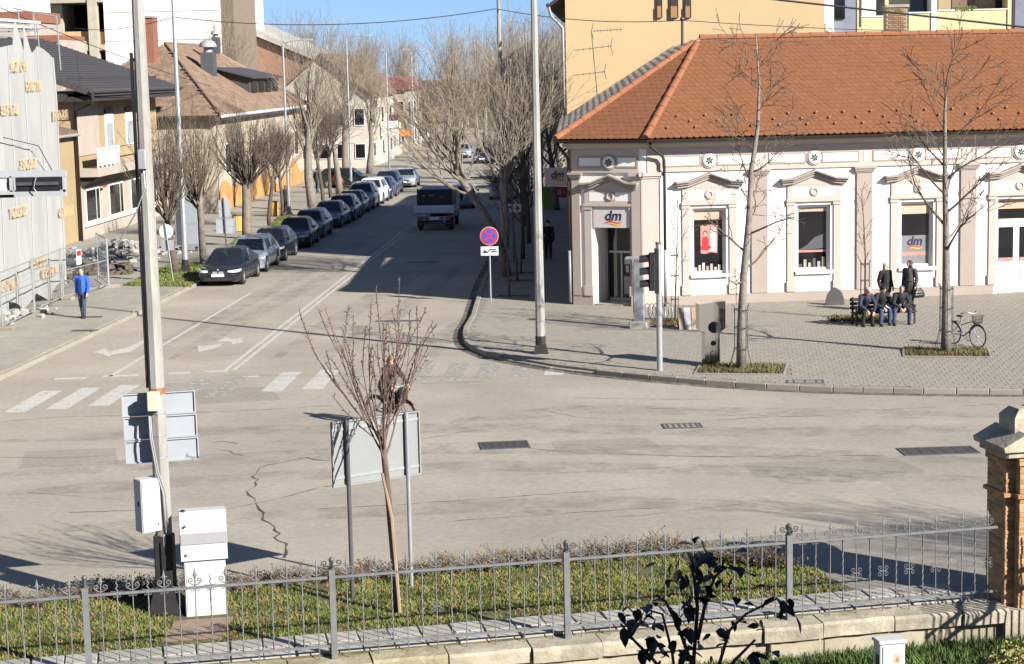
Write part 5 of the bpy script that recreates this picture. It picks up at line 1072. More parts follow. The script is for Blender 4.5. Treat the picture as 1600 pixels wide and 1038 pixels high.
q = PITS[1][0]; make_tree('plaza_tree', 'forking bare tree in a steel guard next to the parked bicycle', (q.x, q.y, .13), 2.5, 42, SP_FORK, 8.0, .155, (m_barkp, m_twig), group=gp, minr=.009)
guard(q, 1.95, .20, 'steel guard round the tree next to the parked bicycle')
q = PITS[2][0]; make_tree('sapling', 'thin sapling in a guard between the traffic light and the shop window', (q.x, q.y, .13), 1, 43, SP_SAP, 4.2, .035, (m_twig, m_twig), group=gp, minr=.009); guard(q, 2.35, .14, 'narrow guard round the thin sapling by the bike rack', False)
q = PITS[3][0]; make_tree('sapling', 'thin sapling in a guard behind the bench', (q.x+.15, q.y+.1, .13), 2, 44, SP_SAP, 4.3, .04, (m_twig, m_twig), group=gp, minr=.009); guard(Vector((q.x+.15, q.y+.1, .13)), 1.9, .16, 'guard round the sapling behind the bench', False)
for k in (4, 5, 6):
    q = PITS[k][0]; make_tree('sapling', ('young bare tree in the shaded pit nearest the no-stopping sign', 'young bare tree in the middle shaded pit', 'young bare tree in the farthest shaded pit')[k-4], (q.x-.1, q.y, .13), k, 45+k, SP_SAP, 4.6, .045, (m_barkd, m_twig), group='young trees in the shaded pavement')
# ------------------------------------------------------------------ sapling in the grass strip with its stake
q = G(620, 955, .05)
def sap_pts():
    d = (2*(math.sqrt(5)-1))
    return [(0, 0, -.1), (-.03, 0, .9), (-.10, 0, 1.8), (-.17, 0, 2.55), (-.20, 0, 3.0)]
SP_VASE = [lv(seg=5, sides=10, jit=.02, up=.05, tip=.75, split=2), lv(13, (2.2, 3.1), (36, 10), 8, 6, .04, .11, .36, .70, .2), lv((4, 5), (.6, 1.5), (22, 7), 5, 4, .06, .08, .5, .12, .3, .4), lv((9, 12), (.03, .07), (50, 14), 1, 3, .05, .02, .55, .08, .5, 0)]
make_tree('grass_strip_sapling', 'reddish bare sapling with upswept branches tied to a stake in the grass strip', (q.x, q.y, .05), 0.9, 52, SP_VASE, 3, .06, (m_barkr, m_barkr), pts=sap_pts(), minr=.0075)
b = MB(); b.tube([(q.x+.06, q.y-.06, -.1), (q.x-.02, q.y-.12, 1.6), (q.x-.14, q.y-.14, 2.35)], [.032, .03, .028], 6); st = tag(b.build('tree_stake', m_wood), 'pale wooden stake leaning against the sapling trunk', 'stake')
b = MB()
# thin branch of another sapling entering at the left picture edge
q = Vector((-10.55, 30.0, 0)); t = make_tree('edge_sapling', 'thin twig of a sapling reaching in at the left picture edge', (q.x, q.y, .05), 0, 61, [lv(seg=4, sides=7, jit=.02, up=.02, tip=.7, split=1), lv(5, (1.0, 1.6), (34, 7), 5, 4, .05, .08, .5, .7, .3), lv((6, 8), (.05, .10), (45, 10), 1, 3, .05, .02, .5, .2, .5)], 2.9, .05, (m_barkr, m_barkr), minr=.005)
# ------------------------------------------------------------------ grass strip, path and hedge behind the garden fence
rng = random.Random(5)
def fq(s, d): p = fence_pt(s, d); return (p.x, p.y)
g = MB(); g.prism([fq(-16, .1), fq(8.9, .1), fq(8.5, 2.8), fq(6.8, 4.2), fq(-16, 4.6)], -.62, .02); verge = stru(g.build('verge', m_grassb))
g = MB(); g.prism([fq(8.9, .1), fq(40, .1), fq(40, 6), fq(6.6, 5.0), fq(6.8, 4.22), fq(8.5, 2.82)], -.62, .008); stru(g.build('pavement_near', m_joint))
FM = Matrix.Translation(fence_pt(0)) @ R2(FA)
slabs = MB(); sm = MB(); sm.cbox(-.235, .235, -.235, .235, 0, .03, .012); sme = sm.mesh('paving_slab'); sme.materials.append(piece_mat('slab', (0.27, 0.255, 0.225), var=.14))
for i in range(-22, 21):
    for j in range(2): link('paving_slab', sme, verge, M=FM @ Matrix.Translation((i*.49+.2+rng.uniform(-.02, .02), .36+j*.49+rng.uniform(-.02, .02), .012+rng.uniform(0, .012))) @ R2(rng.gauss(0, .03)))
# grass blades
def blades(n, fn, h, seed, wd, mt, name, parent, lean=.9):
    r = np.random.RandomState(seed); P_ = fn(r, n); n = len(P_); a = r.uniform(0, 2*np.pi, n); hh = h*r.uniform(.4, 1.3, n); l = hh*lean*r.uniform(.1, 1, n); c = r.uniform(0, 2*np.pi, n); w_ = wd*r.uniform(.6, 1.4, n)
    v = np.zeros((n, 3, 3)); v[:, 0] = np.stack([P_[:, 0]-np.cos(a)*w_, P_[:, 1]-np.sin(a)*w_, P_[:, 2]], 1); v[:, 1] = np.stack([P_[:, 0]+np.cos(a)*w_, P_[:, 1]+np.sin(a)*w_, P_[:, 2]], 1); v[:, 2] = np.stack([P_[:, 0]+np.cos(c)*l, P_[:, 1]+np.sin(c)*l, P_[:, 2]+hh], 1)
    me = bpy.data.meshes.new(name); me.from_pydata(v.reshape(-1, 3).tolist(), [], np.arange(3*n).reshape(-1, 3).tolist()); me.materials.append(mt)
    o = link(name, me, parent); stuff(o); return o
def strip_pts(s0, s1, d0, d1, z, gap=True):
    def f(r, n):
        s = r.uniform(s0, s1, n); d = r.uniform(d0, d1, n); x = -4.27+s*math.cos(FA)-d*math.sin(FA); y = 26.57+s*math.sin(FA)+d*math.cos(FA)
        k = np.array([mnoise.noise((a*1.1, b*1.1, 3)) for a, b in zip(x, y)])+r.normal(0, .25, n); keep = k > -.22
        if gap: keep &= ~((np.abs(x+6.62) < .45) & (y < 28.9) & (y > 27.0))
        keep &= (d < 4.3-np.maximum(0, s-6.8)*.9) | (s < 6.8)
        return np.stack([x, y, np.full(n, z)], 1)[keep]
    return f
o = blades(70000, strip_pts(-10.5, 8.6, 1.12, 4.3, .02), .055, 1, .012, m_grass, 'grass', None); tag(o, 'short patchy green grass in the strip behind the iron fence', 'grass')
o = blades(7500, strip_pts(-10.5, 8.6, 1.1, 4.5, .03), .05, 2, .02, m_leafb, 'fallen_leaves', None, 1.6); tag(o, 'brown fallen leaves scattered through the grass strip', 'leaves')
g = MB(); g.prism([(-7.05, 27.3), (-6.15, 27.5), (-6.2, 28.6), (-7.1, 28.4)], .0, .028); stru(g.build('bare_soil', mat('bare_soil', (0.20, 0.145, 0.10), var=.2, scale=4, bump=.4)))
# low twiggy hedge along the road
hd = thing('hedge', 'low leafless brownish hedge between the grass strip and the road', 'hedge', tuple(fence_pt(-1, 4.2)))
b = MB(); lf = MB(); r = random.Random(9)
s = -10.5
while s < 8.2:
    base = fence_pt(s+r.uniform(-.1, .1), (4.22 if s < 6.4 else 4.22-(s-6.4)*.9)+r.uniform(-.3, .22)); k = .55+.45*mnoise.noise((s*.8, 2, 1))+.25*(s > 5)
    for i in range(14):
        d = Vector((r.gauss(0, .5), r.gauss(0, .45), 1)).normalized(); L = r.uniform(.22, .52)*k; p1 = base+d*L*.5+Vector((r.gauss(0, .03), r.gauss(0, .03), 0)); p2 = base+d*L+Vector((r.gauss(0, .07), r.gauss(0, .07), 0)); b.tube([base, p1, p2], [.008, .006, .003], 3, cap=False)
        for j in range(4):
            e = p1.lerp(p2, r.uniform(0, 1)); f = e+Vector((r.gauss(0, .1), r.gauss(0, .1), r.uniform(.0, .14))); b.tube([e, f], [.004, .0025], 3, cap=False)
            if r.random() < .8:
                q = r.uniform(.015, .035); u = Vector((r.gauss(0, 1), r.gauss(0, 1), r.gauss(0, 1))).normalized()*q; v = Vector((r.gauss(0, 1), r.gauss(0, 1), r.gauss(0, 1))).normalized()*q; lf.add([f, f+u, f+u+v, f+v], [(0, 1, 2, 3)], 0 if r.random() < .35 else 1)
    s += .13
b.build('hedge_twigs', m_twig, hd, world=True); lf.build('hedge_leaves', [mat('hedge_green', (0.10, 0.12, 0.035), var=.3), m_leafb], hd, world=True)
# ------------------------------------------------------------------ garden wall with coping stones
gw = thing('garden_wall', 'low cream garden wall with broken lichen-spotted coping under the fence', 'wall', tuple(fence_pt(0, 0)-Vector((0, 0, .62))), FA)
FMi = FM
s = -12.0; k = 0
while s < 10.7:
    L = rng.uniform(.95, 1.35); L = min(L, 10.70-s)
    if L < .3: break
    post = any(abs(s+L/2-q*3.57) < .55 for q in range(-3, 4)); dz = rng.uniform(-.015, .01)
    b = MB(); n = 7; vs = []; fs = []
    for i in range(n+1):
        x = s+.012+(L-.024)*i/n; jn = rng.uniform(-.018, .012); e = .06 if post else 0
        vs += [(x, -.33-e+jn, -.235), (x, -.34-e+jn+rng.uniform(-.01, .01), -.05+dz), (x, -.30-e+jn, -.004+dz+rng.uniform(-.006, .004)), (x, .10, .004+dz), (x, .10, -.235)]
    for i in range(n):
        for j in range(5): fs.append((i*5+j, i*5+(j+1) % 5, (i+1)*5+(j+1) % 5, (i+1)*5+j))
    fs += [tuple(range(5)), tuple(range(n*5+4, n*5-1, -1))]
    b.add(vs, fs); b.build('coping_stone', m_lichen if s < 1.5 else m_stone, gw, world=True, M=FM, smooth=28); s += L; k += 1
s = -12.0
while s < 10.7:
    L = min(rng.uniform(1.3, 2.2), 10.70-s)
    if L < .2: break
    b = MB(); o = rng.uniform(-.012, .012); b.cbox(s+.006, s+L-.006, -.24+o, .08, -.9, -.237, .01); b.build('wall_block', m_wallc, gw, world=True, M=FM); s += L
for q in range(-3, 3):
    b = MB(); b.cbox(q*3.57-.42, q*3.57+.42, -.32, .05, -.9, -.24, .015); b.build('wall_buttress', m_wallc, gw, world=True, M=FM)
# ------------------------------------------------------------------ iron fence
fe = thing('iron_fence', 'grey wrought-iron fence with scrolled spear tips along the garden wall', 'fence', tuple(fence_pt(0, -.02)), FA)
def spiral(cx, cz, r0, turns, a0, sgn, n=12, k=.75):
    return [(cx+sgn*math.cos(a0+2*math.pi*turns*i/n)*r0*(1-k*i/n), 0, cz+math.sin(a0+2*math.pi*turns*i/n)*r0*(1-k*i/n)) for i in range(n+1)]
def bar_mesh(kind):
    b = MB()
    if kind == 0: b.tube([(0, 0, .0), (0, 0, 1.24)], .0095, 5)
    else:
        pts = 26; vs = []; fs = []
        for i in range(pts):
            z = .19+1.05*i/(pts-1); a = (i*.55 if .35 < z < 1.05 else .35/1.05*(pts-1)*.55)
            for j in range(4): vs.append((.0125*math.cos(a+j*math.pi/2), .0125*math.sin(a+j*math.pi/2), z))
        for i in range(pts-1):
            for j in range(4): fs.append((i*4+j, i*4+(j+1) % 4, i*4+4+(j+1) % 4, i*4+4+j))
        b.add(vs, fs)
    me = b.mesh('baluster'); me.materials.append(m_fence); return me
def fin_mesh(kind):
    b = MB()
    if kind == 0:
        b.add([(0, .012, 1.33), (.028, 0, 1.42), (0, .004, 1.54), (-.028, 0, 1.42), (0, -.012, 1.42)], [(0, 1, 4), (4, 1, 2), (2, 3, 4), (4, 3, 0), (0, 2, 1), (0, 3, 2)])
        b.tube([(0, 0, 1.25), (0, 0, 1.36)], .012, 5)
        for s_ in (-1, 1):
            b.tube([(0, 0, 1.275), (s_*.03, 0, 1.278), (s_*.062, 0, 1.30)]+spiral(s_*.058, 1.345, .042, 1.15, -1.2, s_), .0085, 4); b.tube([(0, 0, 1.40), (s_*.03, 0, 1.435), (s_*.055, 0, 1.42)], [.008, .007, .004], 4)
            b.tube([(0, 0, 1.235)]+spiral(s_*.045, 1.20, .028, .9, 1.6, s_), .0055, 4)
    else:
        b.tube([(.014*math.sin(i*1.6), 0, 1.25+.021*i) for i in range(10)], [.010]*7+[.008, .006, .003], 5)
        for s_ in (-1, 1): b.tube([(0, 0, 1.235)]+spiral(s_*.04, 1.195, .026, .9, 1.6, s_), .0055, 4); b.tube([(0, 0, 1.26), (s_*.05, 0, 1.262), (s_*.085, 0, 1.275)], .005, 4)
    me = b.mesh('finial'); me.materials.append(m_fence); return me
def mid_mesh():
    b = MB()
    for s_ in (-1, 1):
        for z_ in (-1, 1): b.tube([(s_*.01, 0, .66)]+[(x, y, .66+z_*(z-.66)) for x, y, z in spiral(s_*.05, .712, .04, 1.1, -1.6, s_)], .0065, 4)
    me = b.mesh('scroll'); me.materials.append(m_fence); return me
BM = [bar_mesh(0), bar_mesh(1)]; FNM = [fin_mesh(0), fin_mesh(1)]; SCM = mid_mesh()
for k in range(-3, 3):
    s0 = k*3.57
    if k < 3:
        b = MB(); b.box(-.045, .045, -.045, .045, 0, 1.36); po = b.build('post', m_fence, fe, loc=(s0, 0, 0))
        b = MB(); b.lathe([(.055, 1.36), (.055, 1.38), (.03, 1.40), (.03, 1.47), (.045, 1.50), (.02, 1.54)], 8)
        for a in range(4):
            b.M = R2(a*math.pi/2); b.tube([(.03, 0, 1.40), (.06, 0, 1.41)]+spiral(.105, 1.455, .05, 1.3, -1.9, 1), .009, 4)
        b.M = None; b.build('post_cap', m_galvd, po)
    for z, hh in ((.185, .017), (1.235, .018)):
        b = MB(); b.box(s0+.045, s0+3.525, -.018, .018, z-hh, z+hh); b.build('rail', m_fence, fe)
    if k == -3: continue
    for i in range(1, 16):
        kd = (i+1) % 2; x = s0+3.57*i/16
        o = link('baluster', BM[kd], fe, loc=(x, 0, 0)); f = link('finial', FNM[kd], o); o.rotation_euler.y = rng.gauss(0, .004)
        if (k == 2 and kd == 0 and i > 4) or (kd == 0 and (k * 16 + i) % 23 == 7): link('scroll', SCM, o)
# ------------------------------------------------------------------ brick pier
PX = .27
pr = thing('brick_pier', 'weathered brick gate pier with a stone cap at the right edge', 'pier', tuple(fence_pt(10.9, .1)-Vector((0, 0, .3))), FA)
FP = FM @ Matrix.Translation((PX, 0, 0))
core = [(10.44, 11.66, -.14, .52), (10.60, 10.92, -.30, -.14), (11.12, 11.8, -.30, -.14)]
for (a, c, d0, d1) in core: b = MB(); b.box(a+.012, c-.012, d0+.012, d1-.012 if d1 > 0 else d1+.02, -.9, 2.42); b.build('core', m_mortar, pr, world=True, M=FP)
bz = -.30; nb = 0; r = random.Random(77)
def bricks(s0, s1, d0, d1, z, off):
    """one course of bricks round the visible faces of a block"""
    x = s0-(off and .125)
    out = []
    while x < s1-.02:
        a, c = max(x, s0), min(x+.25, s1)
        if c-a > .05: out.append((a, c, d0, d0+.11))
        x += .25
    y = d0+.11-(0 if off else .125)
    while y < d1-.02:
        a, c = max(y, d0+.11), min(y+.25, d1)
        if c-a > .05: out.append((s0, s0+.11, a, c))
        y += .25
    for (a, c, e, f) in out:
        j = r.uniform(-.010, .006); b = MB(); b.cbox(a+.005, c-.005, e+.004+j*(e == d0), f-.004, z+.005, z+.069, .008)
        b.build('brick', m_brick, pr, world=True, M=FP)
for i in range(36):
    z = -.30+i*.0755; cap_ = z > 2.0; e = .05 if 1.72 < z < 1.80 else (.03 if z > 2.2 else 0)
    for (s0, s1, d0, d1) in ((10.44-e, 10.62, -.14-e, .52+e), (10.60-e, 10.92+e, -.30-e, -.14), (11.12-e, 11.5, -.30-e, -.14), (10.90, 11.14, -.14, -.02)): bricks(s0, s1, d0, d1, z, i % 2)
b = MB(); b.box(10.36, 11.9, -.38, .60, -.9, -.05); b.build('plinth', m_stone, pr, world=True, M=FP)
b = MB(); b.cbox(10.34, 11.9, -.38, .62, 2.42, 2.52, .03); b.build('cap_band', m_stone, pr, world=True, M=FP)
for (a, c) in ((10.28, 11.02), (11.03, 11.95)):
    m_ = (a+c)/2; b = MB(); b.extr([(a, 2.52), (c, 2.52), (c+.02, 2.60), (m_, 2.80), (a-.02, 2.60)], (0, -.44, 0), (1, 0, 0), (0, 0, 1), (0, 1, 0), 0, 1.10); b.build('cap_gable', m_stone, pr, world=True, M=FP)
b = MB(); b.add([(10.58, -.15, 2.6), (11.6, -.15, 2.6), (11.6, .40, 2.6), (10.58, .40, 2.6), (10.58, -.15, 3.0), (11.6, -.15, 3.0), (11.6, .40, 3.0), (10.58, .40, 3.0), (10.70, -.05, 3.13), (11.5, -.05, 3.13), (11.5, .3, 3.13), (10.70, .3, 3.13)], [(0, 1, 5, 4), (1, 2, 6, 5), (2, 3, 7, 6), (3, 0, 4, 7), (4, 5, 9, 8), (5, 6, 10, 9), (6, 7, 11, 10), (7, 4, 8, 11), (8, 9, 10, 11)]); b.build('cap_block', m_stone, pr, world=True, M=FP)
b = MB(); b.cbox(10.98, 11.3, .02, .25, 3.12, 3.26, .05); b.build('cap_stub', m_stone, pr, world=True, M=FP)
# open gate leaf and second pier outside the picture to the right
gt = thing('gate_leaf', 'open iron gate leaf right of the brick pier', 'gate', tuple(fence_pt(12.0, -.35)), FA-math.radians(98))
for i in range(21): b = MB(); b.tube([(i*.14, 0, -.5), (i*.14, 0, 1.75+.3*math.sin(i/20*1.57))], .016, 5); b.build('gate_bar', m_fence, gt)
for z in (-.42, .15): b = MB(); b.box(0, 2.8, -.02, .02, z-.025, z+.025); b.build('gate_rail', m_fence, gt)
b = MB()
for dz in (0, .32): b.tube([(2.8*i/10, 0, .75+dz+.55*math.sin(i/10*1.57)) for i in range(11)], .035, 6)
for i in range(14): b.tube([(.1+i*.2+.075*math.cos(t*.7), 0, .91+.55*math.sin((i+.5)/14*1.57)+.13*math.sin(t*.7)) for t in range(10)], .016, 4)
b.build('gate_arch', m_fence, gt)
# ------------------------------------------------------------------ garden in front of the wall
g = MB(); g.prism([fq(-14, -.2), fq(-14, -26), fq(16, -30), fq(16, -.2)][::-1], -.70, -.60); stru(g.build('garden', m_grassb))
def gpts(r, n):
    s = r.uniform(4.2, 11.5, n); d = -.26-np.abs(r.normal(0, .6, n)); return np.stack([-4.27+s*math.cos(FA)-d*math.sin(FA), 26.57+s*math.sin(FA)+d*math.cos(FA), np.full(n, -.6)], 1)
o = blades(9000, gpts, .16, 4, .016, grass_mat('garden_green', (0.03, 0.06, 0.012), (0.10, 0.16, 0.035), (0.06, 0.10, 0.02)), 'garden_grass', None, .9); tag(o, 'lush green plants at the foot of the garden wall', 'plants')
def bush(name, lab, p, R_, n, mt, seed, q0=.03):
    t = thing(name, lab, 'shrub', p); r = random.Random(seed); b = MB(); st = MB()
    for i in range(n):
        a = r.uniform(0, 6.28); e = math.acos(r.uniform(0, 1)); d = Vector((math.cos(a)*math.sin(e), math.sin(a)*math.sin(e), math.cos(e)))*R_*r.uniform(.35, 1); u = Vector((r.gauss(0, 1), r.gauss(0, 1), r.gauss(0, .6))).normalized()*q0*2.4*r.uniform(.6, 1.2); v = u.cross(Vector((r.gauss(0, 1), r.gauss(0, 1), r.gauss(0, 1)))).normalized()*q0*.55
        b.add([d-u*.5, d+v-u*.1, d+u*.5, d-v-u*.1], [(0, 1, 2, 3)])
        if i % 12 == 0: st.tube([(0, 0, 0), tuple(d)], .006, 3)
    st.build('stems', m_twig, t); b.build('leaves', mt, t); return t
q = G(1585, 1052, -.6); bush('yellow_shrub', 'yellowish leafy shrub in the bottom right corner', (q.x+.05, q.y, -.6), .52, 900, m_leafy, 5)
q = G(1175, 1050, -.6); bush('wall_weed', 'small green weed growing against the garden wall', (q.x+.2, q.y+.55, -.6), .36, 160, MATS['garden_green'], 6)
q = G(890, 1070, -.6); bush('wall_weed', 'small brownish weed at the wall near the bottom middle', (q.x, q.y+.6, -.6), .34, 90, m_leafb, 7)
q = G(1389, 1075, -.6)
mb_ = thing('meter_box', 'small white utility box with an orange warning sticker in the garden', 'utility box', (q.x, q.y, -.6), FA)
b = MB(); b.cbox(-.20, .20, -.12, .12, 0, .72, .012); b.build('body', m_cab, mb_); b = MB(); b.cbox(-.225, .225, -.15, .14, .722, .77, .015); b.build('lid', m_cab, mb_); b = MB(); b.box(-.15, .19, -.135, -.121, .05, .68); d_ = b.build('door', m_cab, mb_)
b = MB(); b.box(.02, .12, -.139, -.136, .42, .56); st_ = b.build('sticker', m_peach, d_); b = MB(); b.add([(.035, -.141, .44), (.105, -.141, .44), (.07, -.141, .53), (.035, -.1395, .44), (.105, -.1395, .44), (.07, -.1395, .53)], [(0, 1, 2), (0, 3, 4, 1), (1, 4, 5, 2), (2, 5, 3, 0)]); b.build('warning_triangle', mat('sticker_red', (.5, .12, .05), var=.05), st_); b = MB(); b.box(-.205, -.201, -.1, .02, .1, .55); b.build('vent', m_black, mb_)
# dark-leaved young tree in the shade in front
sy = thing('foreground_shrub', 'dark leafy young tree top in the shade at the bottom right of the middle', 'tree', (AtY(1085, 1200, 11.6).x, 11.6, -.6)); Y8 = 11.6
stems = [[(1080, 1900), (1078, 1300), (1082, 1060), (1090, 950), (1085, 905), (1078, 880)], [(1080, 1300), (1060, 1100), (1050, 1020), (1035, 960), (1000, 950)], [(1082, 1200), (1120, 1050), (1140, 985), (1165, 960), (1215, 935)], [(1090, 1000), (1105, 930), (1118, 900), (1130, 890)], [(1060, 1080), (1020, 1030), (990, 1000), (970, 975)], [(1110, 1080), (1150, 1030), (1180, 1000)], [(1082, 1040), (1060, 980), (1040, 940), (1025, 930)]]
b = MB()
base = Vector((AtY(1085, 1200, 11.6).x, 11.6, -.65))
for i, st_ in enumerate(stems):
    pts = [AtY(x, y, Y8+.15*math.sin(i*2+j)) for j, (x, y) in enumerate(st_)]
    if i == 0: pts = [base, base+Vector((.05, .05, 1.2))]+pts[1:]
    n = len(pts); b.tube(pts, [(.019 if i == 0 else .012)*(1-.75*j/n)+.002 for j in range(n)], 5)
b.build('stem', m_barkd, sy, world=True, smooth=True)
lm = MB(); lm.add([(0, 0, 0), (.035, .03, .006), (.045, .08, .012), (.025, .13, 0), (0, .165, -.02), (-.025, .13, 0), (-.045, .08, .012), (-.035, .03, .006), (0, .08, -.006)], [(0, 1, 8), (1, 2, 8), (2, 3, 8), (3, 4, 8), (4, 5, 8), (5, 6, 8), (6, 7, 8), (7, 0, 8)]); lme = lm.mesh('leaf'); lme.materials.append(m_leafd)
r = random.Random(8)
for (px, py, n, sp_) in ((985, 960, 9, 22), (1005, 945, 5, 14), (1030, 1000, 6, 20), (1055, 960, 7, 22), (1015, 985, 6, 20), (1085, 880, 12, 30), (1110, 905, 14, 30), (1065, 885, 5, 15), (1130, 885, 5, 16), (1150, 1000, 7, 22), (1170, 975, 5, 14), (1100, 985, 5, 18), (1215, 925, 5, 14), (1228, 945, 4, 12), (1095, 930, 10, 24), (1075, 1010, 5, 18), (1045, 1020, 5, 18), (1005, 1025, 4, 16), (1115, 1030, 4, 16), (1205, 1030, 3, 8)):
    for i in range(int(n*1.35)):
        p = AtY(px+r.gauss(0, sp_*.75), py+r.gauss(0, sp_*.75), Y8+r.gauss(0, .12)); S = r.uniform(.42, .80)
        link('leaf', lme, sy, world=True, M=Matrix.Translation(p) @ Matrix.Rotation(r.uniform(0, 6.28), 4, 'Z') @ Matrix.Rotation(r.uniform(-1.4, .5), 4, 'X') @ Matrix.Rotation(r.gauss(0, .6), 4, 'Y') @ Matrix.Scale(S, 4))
# the house the picture is taken from; its wing is unseen and added to shade the shrub
vh = thing('viewer_house', 'tall house behind the viewpoint with an unseen side block added to shade the garden', 'building', (6, -6, -.6))
b = MB(); b.box(-10, 24, -14, -1.2, -.7, 13); b.build('wall', m_sand, vh, world=True); b = MB(); b.box(10.5, 24, -1.19, 6.5, -.7, 12.5); b.build('shade_wing', m_sand, vh, world=True)
b = MB(); b.add([(-10.5, -14.5, 13), (24.5, -14.5, 13), (24.5, -.9, 13), (-10.5, -.9, 13), (-4, -7.7, 16), (18, -7.7, 16)], [(0, 3, 2, 1), (0, 1, 5, 4), (1, 2, 5), (2, 3, 4, 5), (3, 0, 4)]); b.build('roof', m_terraf, vh, world=True)
dup(pE, (15.5, 27.5, 0), 1.0, 'bare tree right of the brick pier, throwing branch shadows on the road', 'bare trees along the near pavement', .75)
# ------------------------------------------------------------------ poles, signs and signals
def octo(b, x, y, z0, z1, r0, r1, n=8, rot=.2):
    b.M = Matrix.Translation((x, y, 0)) @ R2(rot); b.tube([(0, 0, z0), (0, 0, z1)], [r0, r1], n); b.M = None
# near utility pole
q = G(262, 955, .03); pl = thing('utility_pole', 'tall weathered concrete pole with a black base at the left of the fence', 'pole', (q.x, q.y, .02))
b = MB(); octo(b, 0, 0, 1.12, 12.2, .135, .085); sh_ = b.build('shaft', m_pole, pl)
b = MB(); b.cbox(-.15, .15, -.13, .13, .15, 1.30, .02); b.prism([(-.30, -.26), (.30, -.26), (.30, .26), (-.30, .26)], -.05, .03); b.add([(-.26, -.2, .03), (.26, -.2, .03), (.26, .2, .03), (-.26, .2, .03), (-.16, -.14, .45), (.16, -.14, .45), (.16, .14, .45), (-.16, .14, .45)], [(0, 1, 5, 4), (1, 2, 6, 5), (2, 3, 7, 6), (3, 0, 4, 7)]); b.box(-.02, .02, -.16, -.135, .5, 1.2); b.build('steel_base', m_tar, pl)
b = MB(); octo(b, 0, 0, 3.60, 3.70, .128, .128); b.build('rusty_clamp', mat('rust', (.20, .10, .045), var=.4, scale=10), pl)
for z in (2.56, 2.92, 3.28): b = MB(); octo(b, 0, 0, z, z+.025, .133, .133); b.build('band', m_galv, pl)
b = MB(); b.box(-.16, -.13, -.05, .05, 3.7, 9.0); b.build('cable_duct', m_black, pl)
b = MB(); b.tube([(-.12, -.1, 3.42), (-.10, -.16, 2.9), (-.02, -.18, 2.35), (.06, -.15, 2.0), (.07, -.14, 1.35)], .02, 6); b.build('conduit', m_cabg, pl, smooth=True)
b = MB(); b.tube([(-.10, -.1, 3.42), (-.07, -.17, 2.9), (.01, -.19, 2.35), (.10, -.15, 2.0), (.11, -.14, 1.35)], .012, 6); b.build('conduit', m_cabg, pl, smooth=True)
b = MB(); b.cbox(-.11, .07, -.24, -.1, 3.36, 3.66, .012); b.build('junction_box', m_cream, pl)
b = MB(); b.cbox(-.08, .06, -.22, -.1, 7.2, 7.5, .02); b.build('lamp_box', m_greypipe, pl)
b = MB(); b.tube([(0, -.15, 7.2), (.02, -.2, 6.9), (-.15, -.2, 6.5), (-.5, -.1, 6.0)], .012, 5); b.build('loose_cable', m_galv, pl)
# three stacked sign panels seen from behind
Dv = math.radians(20); sp3 = thing('sign_stack', 'three stacked pale blue-grey sign backs fixed to the concrete pole', 'sign', (q.x, q.y+.22, 2.45), math.radians(17))
for i in range(3):
    z = .02+i*.385; b = MB(); b.cbox(-.60-.01*i, .57-.01*i, 0, .02, z, z+.37, .008); pn = b.build('panel', m_alu, sp3)
    for (x0, x1, z0, z1) in ((-.60, .57, 0, .02), (-.60, .57, .35, .37), (-.60, -.58, .02, .35), (.55, .57, .02, .35)): b = MB(); b.box(x0-.01*i, x1-.01*i, -.03, -.001, z+z0, z+z1); b.build('edge_fold', m_alu, pn)
# white control box on the pole
wbx = thing('control_box', 'white metal control box strapped to the lower left of the concrete pole', 'utility box', (q.x-.20, q.y-.16, 1.42), math.radians(40))
b = MB(); b.cbox(-.17, .17, -.13, .13, 0, .86, .012); b.build('body', m_cab, wbx); b = MB(); b.box(-.155, .155, -.142, -.131, .02, .84); b.build('door', m_cab, wbx); b = MB(); b.box(-.176, -.171, -.05, .0, .42, .5); b.build('latch', m_black, wbx); b = MB(); b.box(.09, .12, -.148, -.143, .1, .13); b.build('lock', m_galvd, wbx)
# roadside cabinet
q = G(319, 962, .02); cb = thing('signal_cabinet', 'white roadside signal cabinet with a grey band beside the pole', 'cabinet', (q.x, q.y+.18, .02), math.radians(15))
b = MB(); b.cbox(-.33, .33, -.18, .18, -.02, .92, .01); b.build('lower_body', m_cab, cb); b = MB(); b.box(-.30, .30, -.188, -.181, .05, .86); b.build('lower_panel', m_cab, cb)
b = MB(); b.extr([(-.23, .93), (.20, .93), (.20, 1.70), (-.13, 1.72), (-.20, 1.62)], (0, 0, 0), (0, 1, 0), (0, 0, 1), (1, 0, 0), -.37, .37); hd_ = b.build('hood', m_cab, cb)
b = MB(); b.box(-.366, .366, -.236, -.2335, 1.20, 1.38); b.build('grey_band', m_cabg, hd_)
for (x, z) in ((-.29, 1.5), (-.29, 1.03)): b = MB(); b.disc((x, -.231, z), (0, -1, 0), .02, .02, 10); b.build('bolt', m_galvd, hd_)
b = MB(); b.ell((-.31, -.1, 1.72), (.045, .045, .03), 10, 6); b.build('vent_knob', m_black, hd_); b = MB(); b.box(.02, .16, -.194, -.189, .45, .46); b.build('slot', m_cabg, cb)
